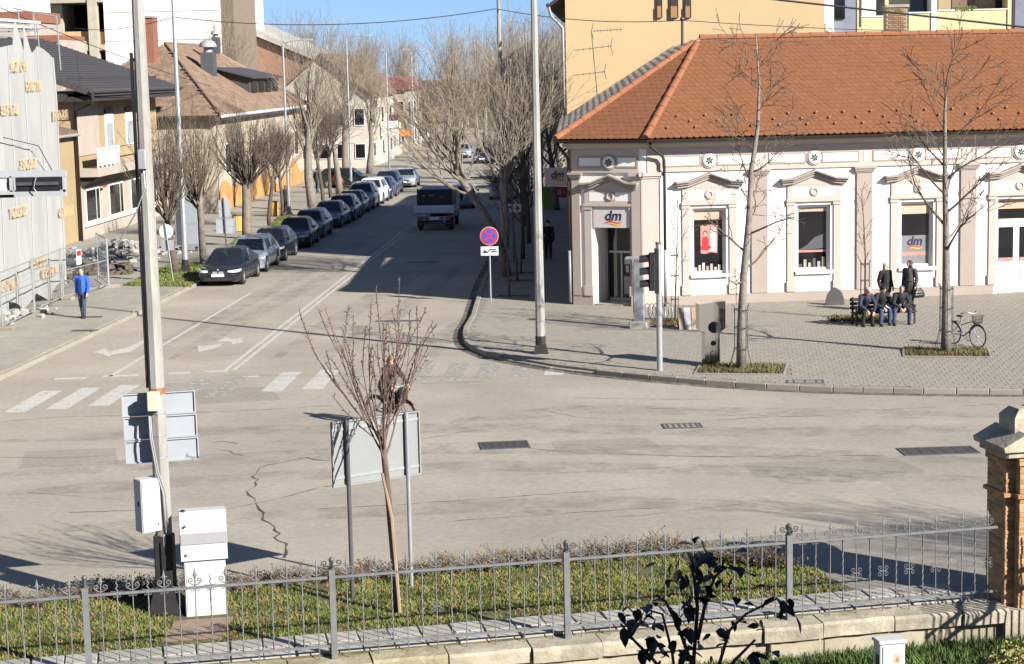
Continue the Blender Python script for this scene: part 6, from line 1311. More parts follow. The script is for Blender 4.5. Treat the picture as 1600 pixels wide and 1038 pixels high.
# big sign board seen from behind
pa, pb = G(551, 935, .02), G(643, 917, .02); dd = pb-pa; bs = thing('sign_board', 'large pale sign board back on two posts in the grass strip', 'sign', (pa.x, pa.y, .02), math.atan2(dd.y, dd.x)); W_ = dd.length
for (x, mt, top, n) in ((0, m_galvd, 3.02, 'dark'), (W_, m_galv, 3.0, 'grey')): b = MB(); b.tube([(x, 0, -.1), (x, 0, top)], .036, 10); b.build('post', mt, bs, smooth=40)  # left post coloured darker than the right one
b = MB(); b.cbox(-.27, W_+.27, .05, .075, 1.90, 2.99, .01); bd_ = b.build('board', m_board, bs)
for (x0, x1, z0, z1) in ((-.27, W_+.27, 1.9, 1.925), (-.27, W_+.27, 2.965, 2.99), (-.27, -.245, 1.925, 2.965), (W_+.245, W_+.27, 1.925, 2.965)): b = MB(); b.box(x0, x1, .015, .05, z0, z1); b.build('edge_fold', m_board, bd_)
for z in (2.05, 2.85): b = MB(); b.box(-.25, W_+.25, .038, .049, z-.025, z+.025); b.build('stiffener', m_galv, bd_)
# overhead signal frame at the left edge
YS = 28.0; a, c_ = AtY(-95, 271, YS), AtY(103, 306, YS); hz = (a.z+c_.z)/2
os_ = thing('overhead_signal', 'black horizontal signal head in a grey frame hanging in at the left edge', 'traffic light', (a.x-1.4, YS, .05))
def ob(x0, x1, y0, y1, d0, d1, mt, n, par=None):
    p, q = AtY(x0, y0, YS), AtY(x1, y1, YS); b = MB(); b.box(p.x, q.x, YS+d0, YS+d1, q.z, p.z); return b.build(n, mt, par or os_, world=True)
m_frame = mat('signal_frame_grey', (.34, .35, .36), rough=.5, var=.08)
for (x0, x1, y0, y1) in ((-95, 103, 270, 276), (-95, 103, 300, 306), (97, 103, 276, 300), (14, 20, 276, 300), (-95, -89, 276, 300)): ob(x0, x1, y0, y1, 0, .05, m_frame, 'frame_bar')
ob(-88, 10, 278, 299, .02, .03, m_signw, 'white_panel'); ob(10, 14, 276, 300, .01, .06, m_black, 'panel_edge')
p, q_ = AtY(22, 275, YS), AtY(97, 300, YS); h_ = (p.z-q_.z)/2; zc = (p.z+q_.z)/2
b = MB(); b.extr([(-.2, -h_*.9), (.05, -h_), (.12, -h_*.75), (.12, h_*.75), (.05, h_), (-.2, h_*.9)], (p.x, YS+.1, zc), (0, -1, 0), (0, 0, 1), (1, 0, 0), .02, q_.x-p.x-.02); sh2 = b.build('signal_head', m_black, os_, world=True)
b = MB(); b.box(p.x+.04, q_.x-.04, YS-.045, YS-.022, zc-.02, zc+.03); b.build('head_rib', m_galvd, sh2, world=True)
b = MB(); m_ = (p.x+q_.x)/2; b.tube([(m_, YS-.05, p.z), (m_-.02, YS-.08, zc+.05), (m_-.05, YS-.07, zc-.06), (m_-.01, YS-.06, q_.z)], .008, 5); b.build('loose_wire', m_galv, sh2, world=True)
ob(-95, 22, 306.5, 309, .0, .04, m_black, 'lower_bar')
b = MB(); b.tube([(a.x-1.4, YS+.1, .0), (a.x-1.4, YS+.1, hz)], [.11, .09], 10); b.tube([(a.x-1.4, YS+.12, hz-.02), (a.x+1.0, YS+.12, hz-.02)], .05, 8); b.build('mast_arm', m_galv, os_, world=True)
# ------------------------------------------------------------------ street lamps
def lamp(px, py, h, r, lab, arm=1.2, rz=0.0, mt=None, base=True, head=True, xy=None, nsides=8):
    p = G(px, py, .12) if xy is None else Vector((xy[0], xy[1], .12)); t = thing('street_lamp', lab, 'street lamp', (p.x, p.y, .12), rz, 'street lamps')
    b = MB(); octo(b, 0, 0, -.02, h, r, r*.55, nsides); b.build('shaft', mt or m_galv, t)
    if base:
        b = MB(); octo(b, 0, 0, .0, .55, r*1.06, r*1.05, nsides); b.prism([(-.24, -.2), (.24, -.2), (.24, .2), (-.24, .2)], -.01, .015); b.add([(-.22, -.18, .015), (.22, -.18, .015), (.22, .18, .015), (-.22, .18, .015), (-r, -r, .3), (r, -r, .3), (r, r, .3), (-r, r, .3)], [(0, 1, 5, 4), (1, 2, 6, 5), (2, 3, 7, 6), (3, 0, 4, 7)]); b.build('black_base', m_tar, t)
    if head:
        b = MB(); b.tube([(0, 0, h-.05), (arm*.4, 0, h+.10), (arm, 0, h+.16)], [.04, .035, .03], 6); ar = b.build('arm', mt or m_galv, t)
        b = MB(); b.cbox(arm-.1, arm+.55, -.11, .11, h+.12, h+.22, .03); b.build('lantern', m_cabg, ar)
    return t
lamp(845, 553, 12.6, .15, 'tall concrete lamp pole with a black base on the right pavement corner', mt=m_pole, arm=-1.4, nsides=8)
lamp(290, 425, 12.0, .14, 'lamp pole in the grass beside the poster panel', 1.2, mt=m_galv)
lamp(452, 336.5, 10.5, .10, 'lamp post standing among the parked cars beyond the orange bins', 1.3)
lamp(549, 295, 11.2, .10, 'third lamp post of the left pavement, by the dark estate car', 1.3)
lamp(609, 277, 10.3, .09, 'fourth lamp post of the left pavement, beside the oncoming silver car', 1.4, base=False)
lamp(0, 0, 10.5, .09, 'distant lamp post above the end of the street', 1.4, base=False, xy=(-19.8, 184))
lamp(0, 0, 10.5, .09, 'second distant lamp post above the end of the street', 1.4, base=False, xy=(-22.2, 212))
lamp(0, 0, 10.5, .09, 'last distant lamp post at the bend', 1.4, base=False, xy=(-26.0, 246))
lamp(0, 0, 12.5, .14, 'bare concrete pole rising through the crown of the leaning tree', base=True, head=False, mt=m_pole, xy=(-5.0, 83))
lamp(0, 0, 11.8, .11, 'lamp post whose head shows left of the corner lamp pole', -1.3, base=False, xy=(-6.0, 130))
lamp(0, 0, 11.8, .10, 'smaller lamp head further down the right pavement', -1.3, base=False, xy=(-8.4, 194))
# ------------------------------------------------------------------ signs
q = G(767, 470, .12); ns = thing('no_stopping_sign', 'round blue and red no-stopping sign with a tow-away plate', 'road sign', (q.x, q.y, .12), 0)
b = MB(); b.tube([(0, 0, -.02), (0, 0, 2.75)], .03, 8); b.build('post', m_galv, ns)
def disc_y(r, d0, d1, mt, n, par, z, x=0): b = MB(); b.tube([(x, -d0, z), (x, -d1, z)], r, 28); return b.build(n, mt, par)
dz = 2.43; disc_y(.345, .035, .05, m_signw, 'rim', ns, dz); disc_y(.33, .05, .056, m_signr, 'red_ring', ns, dz); disc_y(.255, .056, .061, m_signb, 'blue_field', ns, dz)
for a in (math.pi/4, -math.pi/4): b = MB(); b.M = Matrix.Translation((0, -.0635 if a > 0 else -.0655, dz)) @ Matrix.Rotation(a, 4, 'Y'); b.box(-.255, .255, -.0015, .0015, -.032, .032); b.build('red_cross', m_signr, ns)
b = MB(); b.box(-.33, .33, -.045, -.034, 1.70, 2.04); pt = b.build('tow_plate', m_signw, ns)
for (x0, x1, z0, z1) in ((-.26, -.08, 1.80, 1.84), (-.22, -.12, 1.84, 1.90), (.05, .28, 1.83, 1.87)): b = MB(); b.box(x0, x1, -.05, -.0455, z0, z1); b.build('pictogram', m_signk, pt)
b = MB(); b.add([(-.10, -.048, 1.78), (.02, -.048, 1.90), (.24, -.048, 1.90), (.24, -.048, 1.94), (.0, -.048, 1.94), (-.13, -.048, 1.80)], [(0, 1, 2, 3, 4, 5)]); b.build('pictogram', m_signk, pt)
q = G(803, 410, .12); ar = thing('arrow_sign', 'small white direction plate with a black arrow on a shaded post', 'road sign', (q.x, q.y, .12))
b = MB(); b.tube([(0, 0, -.02), (0, 0, 2.7)], .04, 8); b.build('post', m_galvd, ar); b = MB(); b.box(-.42, .38, -.06, -.045, 2.25, 2.62); pl_ = b.build('plate', m_signw, ar)
b = MB(); b.extr([(.05, 2.41), (.20, 2.41), (.12, 2.31), (.20, 2.31), (.33, 2.435), (.20, 2.56), (.12, 2.56), (.20, 2.46), (.05, 2.46)], (0, 0, 0), (1, 0, 0), (0, 0, 1), (0, -1, 0), .06, .064); b.build('arrow', m_signk, pl_)
b = MB(); b.extr([(-.35, 2.34), (-.26, 2.34), (-.05, 2.50), (-.05, 2.56), (-.10, 2.56), (-.22, 2.46), (-.30, 2.56), (-.36, 2.5)], (0, 0, 0), (1, 0, 0), (0, 0, 1), (0, -1, 0), .06, .064); b.build('pictogram', m_signk, pl_)
b = MB(); b.extr([(-.04+.06*math.cos(-i*.785), 2.44+.06*math.sin(-i*.785)) for i in range(8)], (0, 0, 0), (1, 0, 0), (0, 0, 1), (0, -1, 0), .06, .064); b.build('pictogram', m_signk, pl_)
q = G(271, 441.5, .12); rs = thing('round_sign', 'round sign seen from its grey back with a small plate below', 'road sign', (q.x, q.y, .12), 0, None)
b = MB(); b.tube([(0, 0, -.02), (-.24, 0, 2.5)], .028, 8); b.build('post', m_galv, rs); disc_y(.30, -.07, -.05, m_signw, 'disc', rs, 2.15, -.22); b = MB(); b.box(-.46, .08, .05, .065, 1.35, 1.78); b.build('plate', m_cabg, rs)
q = G(295, 393, .12); bb = thing('poster_panel', 'tall grey street poster panel beside the pollarded trees', 'billboard', (q.x, q.y, .12), math.radians(-4))
b = MB(); b.cbox(-.62, .62, -.14, .14, .25, 2.72, .03); b.build('case', m_galv, bb); b = MB(); b.box(-.22, .55, -.152, -.141, .35, 2.62); pp = b.build('poster', m_alu, bb); b = MB(); b.box(-.22, .55, -.158, -.153, 1.36, 1.42); b.build('poster_bar', m_cabg, pp); b = MB(); b.box(-.52, -.24, -.152, -.141, .35, 2.62); b.build('dark_side', m_galvd, bb)
for x in (-.4, .4): b = MB(); b.box(x-.06, x+.06, -.06, .06, 0, .25); b.build('foot', m_galvd, bb)
q = G(353.6, 384, .12); ds = thing('direction_sign', 'stack of pale direction sign backs on one post beside the parked cars', 'road sign', (q.x, q.y, .12), math.radians(8))
b = MB(); b.tube([(0, 0, -.02), (-.06, 0, 2.45)], .04, 8); b.build('post', m_galvd, ds)
for (x0, x1, z0, z1) in ((-.32, .28, 1.9, 2.32), (-.32, .28, 1.42, 1.88), (-.48, .55, .98, 1.38), (-.48, .55, .62, .96)): b = MB(); b.cbox(x0, x1, .05, .07, z0, z1, .006); b.build('panel', m_alu, ds)
b = MB(); b.add([(-.15, .05, 2.34), (.2, .05, 2.34), (.02, .05, 2.62), (-.15, .06, 2.34), (.2, .06, 2.34), (.02, .06, 2.62)], [(0, 1, 2), (3, 5, 4), (0, 3, 4, 1), (1, 4, 5, 2), (2, 5, 3, 0)]); b.build('small_triangle', m_peach, ds)
for (px, py, lab) in ((371, 362, 'orange slatted bin behind the pale direction sign'), (429, 338, 'orange slatted bin next to the slim bare tree')):
    q = G(px, py, .12); t = thing('litter_bin', lab, 'litter bin', (q.x, q.y, .12), 0, 'orange litter bins')
    for i in range(14): a = i*2*math.pi/14; b = MB(); b.M = R2(a); b.box(.24, .265, -.05, .05, .04, .86); b.build('slat', m_gold, t)
    b = MB(); b.lathe([(.23, 0), (.23, .88), (.27, .90), (.27, .93), (.2, .93)], 16); b.build('liner', m_galvd, t)
# traffic light at the kerb
q = G(1031, 580, .12); tl = thing('traffic_light', 'traffic light at the kerb with three black visors turned to the left', 'traffic light', (q.x, q.y, .12), 0)
b = MB(); b.tube([(0, 0, -.02), (0, 0, 3.6)], [.085, .08], 12); b.build('post', m_galv, tl, smooth=40); b = MB(); b.tube([(0, 0, 3.6), (0, 0, 3.66)], .088, 12); b.build('post_cap', mat('rusty_cap', (.16, .1, .07), var=.3), tl)
b = MB(); b.cbox(-.28, -.10, -.17, .17, 2.30, 3.36, .03); b.cbox(-.12, .0, -.14, .14, 2.22, 3.48, .02); hd_ = b.build('housing', m_black, tl)
for i, (z, mt) in enumerate(((3.18, m_lampr), (2.83, m_dmyel), (2.48, m_grass))):
    b = MB(); vs = []; fs = []; n = 12
    for L_, rr in ((0, .13), (.26, .125)):
        for k in range(n+1): a = -.45+(math.pi+.9)*k/n; vs.append((-.28-L_*(1.0 if True else 0), math.cos(a)*rr, z+math.sin(a)*rr-(.03 if L_ else 0)))
    for k in range(n): fs.append((k, k+1, n+2+k, n+1+k))
    b.add(vs, fs); v_ = b.build('visor', m_black, tl); v_.modifiers.new('s', 'SOLIDIFY').thickness = .008
    b = MB(); b.disc((-.281, 0, z), (-1, 0, 0), .11, .012, 14); b.build('lens', mt, tl)
for z in (2.4, 3.3): b = MB(); b.box(-.1, .02, -.02, .02, z-.02, z+.02); b.build('bracket', m_galvd, tl)
# info totem
q = G(999, 513, .12); tt = thing('info_totem', 'slim grey concrete totem with a flat cap in front of the shop door', 'totem', (q.x, q.y, .12), math.radians(-12))
b = MB(); b.cbox(-.30, .30, -.25, .25, 0, .24, .03); b.build('foot', m_conc, tt); b = MB(); b.cbox(-.17, .17, -.1, .1, .24, 2.2, .015); b.build('slab', m_galv, tt); b = MB(); b.box(-.182, -.171, -.085, .085, .5, 2.1); b.build('dark_panel', m_black, tt)
b = MB(); b.cbox(-.42, .1, -.16, .16, 2.30, 2.36, .01); cp_ = b.build('cap', m_alu, tt)
for i in range(4): b = MB(); b.box(-.12+i*.07, -.09+i*.07, -.1, -.07, 2.2, 2.30); b.build('cap_pin', m_galvd, tt)
# mirror-steel cabinet
q = G(1111, 571, .12); mc = thing('mirror_cabinet', 'polished steel T-shaped cabinet with dark round openings on the plaza', 'cabinet', (q.x, q.y, .12), math.radians(14))
b = MB(); b.extr([(-.20, .95), (.20, .95), (.39, 1.08), (.39, 1.86), (-.39, 1.80), (-.39, 1.08)], (0, 0, 0), (1, 0, 0), (0, 0, 1), (0, -1, 0), -.20, .16); hd_ = b.build('head', m_mirror, mc)
b = MB(); b.box(-.22, .22, -.15, .19, 0, .95); b.build('stem', m_mirror, mc)
def ringm(x, z, rx, rz_, mt, n, d): b = MB(); b.extr([(rx*math.cos(-i*math.pi/10), rz_*math.sin(-i*math.pi/10)) for i in range(20)], (x, 0, z), (1, 0, 0), (0, 0, 1), (0, -1, 0), d, d+.006); b.build(n, mt, mc)
ringm(.06, 1.12, .19, .17, m_black, 'screen', .161)
ringm(.03, .66, .085, .075, m_black, 'speaker', .151)
b = MB(); b.tube([(.03+.09*math.cos(i*math.pi/10), -.156, .36+.08*math.sin(i*math.pi/10)) for i in range(21)], .012, 5); b.build('ring', m_galvd, mc)
b = MB(); b.extr([(.39-.26, 1.835), (.39-.20, 1.70), (.385, 1.62), (.385, 1.855)], (0, 0, 0), (1, 0, 0), (0, 0, 1), (0, -1, 0), .161, .164); b.build('dark_corner', m_black, mc)
# spiral bicycle rack, A-board, dark arched board
q = G(1008, 504, .12); rk = thing('bike_rack', 'spiral steel bicycle rack with five rings beside the totem', 'bike rack', (q.x, q.y+.1, .12), 0)
for i in range(6): b = MB(); b.M = Matrix.Translation((.1+i*.14, 0, .36)) @ R2(.55); b.tube([(.0, .24*math.cos(k*math.pi/9), .26*math.sin(k*math.pi/9)) for k in range(19)], .014, 6); b.build('ring', m_galv, rk)
b = MB(); b.tube([(-.05, .1, .1), (1.0, .1, .1)], .018, 6); b.tube([(-.05, .1, .1), (-.05, .1, 0)], .018, 6); b.tube([(1.0, .1, .1), (1.0, .1, 0)], .018, 6); b.build('foot_rail', m_galvd, rk)
q = G(1073, 515, .12); ab = thing('notice_stand', 'wooden framed notice stand beside the spiral bike rack', 'sign stand', (q.x, q.y, .12), .2)
for (x0, x1, mt, n, t) in ((-.28, -.12, m_wood, 'wood_side', -.12), (.14, .28, m_wood, 'wood_side', .12), (-.10, .12, m_cabg, 'notice', 0), (-.12, -.10, m_galvd, 'dark_edge', 0), (.12, .14, m_galvd, 'dark_edge', 0)):
    b = MB(); b.add([(x0, -.16, 0), (x1, -.16, 0), (x1, -.12, 0), (x0, -.12, 0), (x0+t*.2, .02, .72), (x1+t*.2, .02, .72), (x1+t*.2, .06, .72), (x0+t*.2, .06, .72)], [(0, 1, 5, 4), (1, 2, 6, 5), (2, 3, 7, 6), (3, 0, 4, 7), (4, 5, 6, 7)]); b.build(n, mt, ab)
b = MB(); b.box(-.26, .26, .16, .19, 0, .55); b.build('back_leg', m_galvd, ab)
q = G(1303, 476, .12); db = thing('arched_board', 'dark arched board leaning against the shop plinth', 'board', (q.x, q.y-.06, .12), math.radians(9))
b = MB(); b.extr([(-.36, 0), (.34, 0), (.32, .25), (.25, .45), (.12, .58), (0, .64), (-.14, .56), (-.27, .40), (-.34, .2)], (0, -.12, 0), (1, 0, 0), Vector((0, .15, 1)).normalized(), (0, -1, 0), 0, .04); b.build('board', mat('charcoal_board', (.045, .042, .045), var=.2), db); b = MB(); b.box(-.02, .02, -.1, .08, .3, .33); b.build('strut', m_galvd, db)
# hanging shop sign and boards in the shaded side street
YD = 77.5; a, c_ = AtY(851, 263, YD), AtY(886, 291, YD)
hs = thing('hanging_sign', 'pale hanging shop sign on the shaded side wall', 'sign', (c_.x, YD, c_.z)); b = MB(); b.box(a.x, c_.x, YD-.06, YD+.06, c_.z, a.z); pn = b.build('panel', m_dmpanel, hs, world=True)
b = MB(); b.box(c_.x, -1.6, YD-.03, YD+.03, a.z-.1, a.z-.04); b.box(c_.x, -1.6, YD-.03, YD+.03, c_.z+.04, c_.z+.1); b.build('bracket', m_galvd, hs, world=True)
logo(frame((0, YD, 0), (1, 0, 0), (0, -1, 0), (0, 0, 1)), ((a.x+c_.x)/2+.05, .065, (a.z+c_.z)/2+.05), .34, pn)
q = G(857, 326, .12); gs = thing('green_container', 'light green tilted container on the shaded pavement', 'container', (q.x, q.y, .12))
b = MB(); b.add([(-.28, -.35, 0), (.22, -.35, 0), (.22, .35, 0), (-.28, .35, 0), (-.45, -.5, 1.25), (.48, -.5, 1.25), (.48, .5, 1.25), (-.45, .5, 1.25)], [(0, 1, 5, 4), (1, 2, 6, 5), (2, 3, 7, 6), (3, 0, 4, 7), (0, 3, 2, 1)]); b.build('body', mat('bin_green', (.16, .28, .04), var=.1), gs); b = MB(); b.cbox(-.5, .53, -.55, .55, 1.25, 1.33, .03); b.build('lid', MATS['bin_green'], gs)
YD = 106.5; a, c_ = AtY(868, 292, YD), AtY(887, 309, YD); rb = thing('red_shop_board', 'red shop board with white marks low on the shaded side wall', 'sign', (c_.x, YD, c_.z)); b = MB(); b.box(a.x, c_.x, YD-.05, YD+.05, c_.z, a.z); pn = b.build('panel', m_signr, rb, world=True)
zm = (a.z+c_.z)/2
for (x, w_, z0, z1) in ((.16, .05, -.14, .14), (.27, .05, -.14, .10), (.21, .16, .10, .15), (.42, .06, -.03, .03), (.52, .06, -.03, .03)): b = MB(); b.box(a.x+x-w_/2, a.x+x+w_/2, YD-.06, YD-.051, zm+z0, zm+z1); b.build('white_mark', m_signw, pn, world=True)
b = MB(); b.box(c_.x, -1.95, YD-.03, YD+.03, zm-.03, zm+.03); b.build('bracket', m_galvd, rb, world=True)
# ------------------------------------------------------------------ overhead cables
def cable(a, c, sag, r, lab):
    b = MB(); b.tube([Vector(a).lerp(Vector(c), i/14)-Vector((0, 0, 4*sag*(i/14)*(1-i/14))) for i in range(15)], r, 4); tag(b.build('cable', m_wire), lab, 'cable', 'overhead cables')
cable(AtX(-5, 10, -23), AtY(330, 135, 122), .2, .02, 'thin cable from the scaffold to the terracotta roof')
cable(AtY(118, 44, 128), AtY(271, 27, 82.3), .3, .018, 'cable from the white block to the near left lamp pole')
cable(AtY(271, 27, 82.3), AtY(775, 14, 83), .5, .018, 'long cable crossing the sky to the concrete pole')
cable(AtY(776, 14, 83), AtY(1066, 32, 75.2), .25, .016, 'cable from the concrete pole to the roof mast')
cable(AtY(1066, 32, 75.2), AtY(1640, 50, 78), .15, .014, 'thin cable from the roof mast to the right along the ridge')
cable(AtY(1180, -4, 42), AtY(1640, 47, 42), .0, .022, 'thick black cable across the upper right corner')

# ------------------------------------------------------------------ vehicles
def car_paint(name, c, metal=.3): return mat(name, c, rough=.28, var=.04, scale=1.5, metal=metal, coat=.5, spec=.3)
CARK = {  # length, width, height, belt, bonnet height, cowl, roof front, roof rear, tail base, deck height
 'saloon': (4.65, 1.82, 1.44, .93, .80, .27, .42, .72, .87, .98), 'hatch': (4.25, 1.78, 1.48, .95, .82, .24, .38, .86, .985, .96),
 'estate': (4.55, 1.80, 1.49, .95, .82, .25, .40, .88, .985, .96), 'suv': (4.5, 1.86, 1.66, 1.05, .98, .24, .36, .88, .985, 1.05)}
wh = {}
def wheel_meshes(r):
    if r in wh: return wh[r]
    b = MB(); b.M = Matrix.Rotation(math.pi/2, 4, 'Y'); b.lathe([(r*.62, -.10), (r*.94, -.105), (r, -.08), (r, .08), (r*.94, .105), (r*.62, .10)], 20); t = b.mesh('tyre'); t.materials.append(m_tyre); t.polygons.foreach_set('use_smooth', [True]*len(t.polygons)); t.set_sharp_from_angle(angle=.7)
    b = MB(); b.M = Matrix.Rotation(math.pi/2, 4, 'Y'); b.lathe([(r*.63, -.085), (r*.60, -.06), (r*.60, .06), (r*.63, .085)], 16)
    for k in range(5):
        for s in (-1, 1): b.M = Matrix.Rotation(k*2*math.pi/5, 4, 'X'); b.box(s*.10-.012, s*.10+.012, -.035, .035, .03, r*.62)
    b.M = Matrix.Rotation(math.pi/2, 4, 'Y'); b.lathe([(.06, -.108), (.06, .108)], 10); k = b.mesh('rim'); k.materials.append(m_rim); wh[r] = (t, k); return wh[r]
def make_car(kind, paint, label, loc, rz=0.0, group='cars parked along the left kerb', plate=True, far=False, rear=False, kidney=False):
    L, W, H, bl, bh_, cw, rf, rr, tb, dk = CARK[kind]; t = thing('car', label, 'car', loc, rz, group); hw = W/2
    st = [(0, .70, .30, bh_*.74), (.012, .84, .22, bh_*.86), (.05, .94, .18, bh_*.93), (.12, .985, .17, bh_*.975), (cw, 1, .17, bh_+.10), (.40, 1, .17, bl), (.62, 1, .17, bl+.01), (.80, .995, .18, bl+.02), (tb-.02, .975, .20, dk), (.97, .93, .24, dk-.03), (.992, .86, .30, dk*.90), (1, .78, .36, dk*.80)]
    b = MB(); rings = []
    for (f, w_, zb, zt_) in st:
        y = -L/2+L*f; w_ = hw*w_; h = zt_-zb
        half = [(0, zb), (w_*.88, zb), (w_*.975, zb+.05), (w_, zb+.30*h), (w_*.995, zb+.62*h), (w_*.965, zt_-.10*h-.02), (w_*.88, zt_-.015), (w_*.5, zt_+.012), (0, zt_+.018)]
        rings.append([(x, y, z) for x, z in half]+[(-x, y, z) for x, z in half[-2:0:-1]])
    n = len(rings[0]); vs = [p for r_ in rings for p in r_]; fs = []
    for i in range(len(rings)-1):
        for j in range(n): fs.append((i*n+j, i*n+(j+1) % n, (i+1)*n+(j+1) % n, (i+1)*n+j))
    fs += [tuple(range(n-1, -1, -1)), tuple(range((len(rings)-1)*n, len(rings)*n))]; b.add(vs, [tuple(reversed(f)) for f in fs]); body = b.build('body', paint, t, smooth=38)
    Y = lambda f: -L/2+L*f
    base = [(-hw*.90, Y(cw)), (hw*.90, Y(cw)), (hw*.94, Y(.5)), (hw*.88, Y(tb)), (-hw*.88, Y(tb)), (-hw*.94, Y(.5))]
    roof = [(-hw*.66, Y(rf)), (hw*.66, Y(rf)), (hw*.70, Y(.56)), (hw*.63, Y(rr)), (-hw*.63, Y(rr)), (-hw*.70, Y(.56))]
    zb_ = [bh_+.08, bh_+.08, bl-.02, dk-.02, dk-.02, bl-.02]; zr = [H-.09, H-.09, H-.05, H-.09, H-.09, H-.05]
    A_ = [Vector((x, y, z)) for (x, y), z in zip(base, zb_)]; B_ = [Vector((x, y, z)) for (x, y), z in zip(roof, zr)]
    top = [Vector((x*.80, y+(.10 if i in (0, 1) else -.10 if i in (3, 4) else 0), H-(.02 if i not in (2, 5) else 0))) for i, (x, y) in enumerate(roof)]
    b = MB(); b.add(A_+B_+top, [(i, (i+1) % 6, 6+(i+1) % 6, 6+i) for i in range(6)]+[(6+i, 6+(i+1) % 6, 12+(i+1) % 6, 12+i) for i in range(6)]+[(12, 13, 14, 17), (14, 15, 16, 17)]); b.build('cabin', paint, t, smooth=30)
    def pane(i, j, u0, u1, v0, v1, name, off=.007):
        a, c, d, e = A_[i], A_[j], B_[j], B_[i]; q = lambda u, v: a.lerp(c, u).lerp(e.lerp(d, u), v); pts = [q(u0, v0), q(u1, v0), q(u1, v1), q(u0, v1)]; nn = (pts[1]-pts[0]).cross(pts[3]-pts[0]).normalized()
        cen = Vector((0, 0, H*.7)); nn = nn if nn.dot(pts[0]-cen) > 0 else -nn
        b = MB(); b.add([p+nn*off for p in pts]+[p-nn*.02 for p in pts], [(0, 1, 2, 3), (0, 4, 5, 1), (1, 5, 6, 2), (2, 6, 7, 3), (3, 7, 4, 0)]); b.build(name, m_carglass, t)
    pane(0, 1, .05, .95, .04, .97, 'windscreen'); pane(3, 4, .06, .94, .18 if kind != 'saloon' else .05, .93, 'rear_window')
    for (i, j) in ((1, 2), (5, 0)):
        f = (i == 1); pane(i, j, .22 if f else .04, .96 if f else .78, .08, .90, 'side_window')
    for (i, j) in ((2, 3), (4, 5)):
        f = (i == 2); pane(i, j, .03 if f else .22, .78 if f else .97, .08, .90, 'side_window')
    R_ = .325 if kind != 'suv' else .36; tm, rm = wheel_meshes(R_)
    for sx in (-1, 1):
        for fy in (.185, .80):
            y = Y(fy); b = MB(); b.M = Matrix.Translation((sx*(hw-.06), y, R_+.03)) @ Matrix.Rotation(math.pi/2, 4, 'Y'); b.lathe([(R_*1.14, -.068), (R_*1.14, .068)], 20); b.build('wheel_arch', m_trim, t)
            w_ = link('wheel', tm, t, loc=(sx*(hw-.095), y, R_)); link('rim', rm, w_)
        b = MB(); b.ell((sx*(hw+.06), Y(cw+.07), bl+.06), (.10, .06, .07), 8, 6); b.build('mirror', paint if not far else m_trim, t, smooth=True)
        # lamps hug the corners
        zc = bh_*.80; cl = [(.46, -.006, -.045, .030), (.66, -.006, -.055, .045), (.80, .006, -.055, .055), (.93, .032, -.045, .065), (1.0, .085, -.02, .07)]
        b = MB(); vs = []; fs = []
        for (xx, yy, a_, c_) in cl: vs += [(sx*hw*xx, Y(yy), zc+a_), (sx*hw*xx, Y(yy+.006), zc+c_), (sx*hw*xx*.96, Y(yy+.05), zc+c_*.9), (sx*hw*xx*.96, Y(yy+.05), zc+a_)]
        for q_ in range(4):
            for e_ in range(4): fs.append((q_*4+e_, q_*4+(e_+1) % 4, q_*4+4+(e_+1) % 4, q_*4+4+e_))
        b.add(vs, fs); b.build('headlight', m_lamp, t)
        b = MB(); zc = dk*.80; b.add([(sx*hw*.55, Y(.999), zc-.07), (sx*hw*.84, Y(.994), zc-.07), (sx*hw*.84, Y(.992), zc+.07), (sx*hw*.55, Y(.996), zc+.07), (sx*hw*.55, Y(.97), zc), (sx*hw*.8, Y(.96), zc)], [(0, 3, 2, 1), (2, 3, 4, 5), (0, 1, 5, 4)]); b.build('tail_light', m_lampr, t)
        b = MB(); b.ell((sx*hw*.66, Y(.012), .36), (.08, .05, .04), 8, 5); b.build('fog_lamp', m_trim, t)
    b = MB(); b.box(-hw*.44, hw*.44, Y(-.006), Y(.05), bh_*.62, bh_*.77); gr_ = b.build('grille', m_trim, t)
    if kidney:
        for s in (-1, 1): b = MB(); b.cbox(s*.13-.105, s*.13+.105, Y(-.010), Y(.0), bh_*.62, bh_*.80, .02); b.build('grille_surround', m_galv, gr_)
    b = MB(); b.disc((0, Y(.012), bh_*.86), (0, -1, .5), .04, .02, 12); b.build('badge', m_galv, t)
    b = MB(); b.box(-hw*.66, hw*.66, Y(-.004), Y(.05), .25, .37); b.build('lower_intake', m_trim, t)
    if plate: b = MB(); b.box(-.26, .26, Y(-.014), Y(.0), .42, .53); b.build('number_plate', m_plate, t)
    b = MB(); b.box(-.26, .26, Y(1.0), Y(1.006), .58, .69); b.build('rear_plate', m_plate, t)
    for s in (-1, 1): b = MB(); b.box(s*hw-.012, s*hw+.012, Y(.30), Y(.68), .24, .30); b.build('sill_trim', m_trim, t)
    return t
P_ = {'graphite': (.012, .014, .016), 'silver': (.22, .25, .29), 'ink': (.010, .012, .018), 'black': (.008, .008, .010), 'sage': (.16, .17, .16), 'navy': (.018, .030, .075), 'night': (.010, .014, .030), 'steel': (.20, .25, .33), 'white': (.55, .56, .57), 'greenblack': (.012, .022, .018)}
cp = {k: car_paint('paint_'+k, v, .0) for k, v in P_.items()}
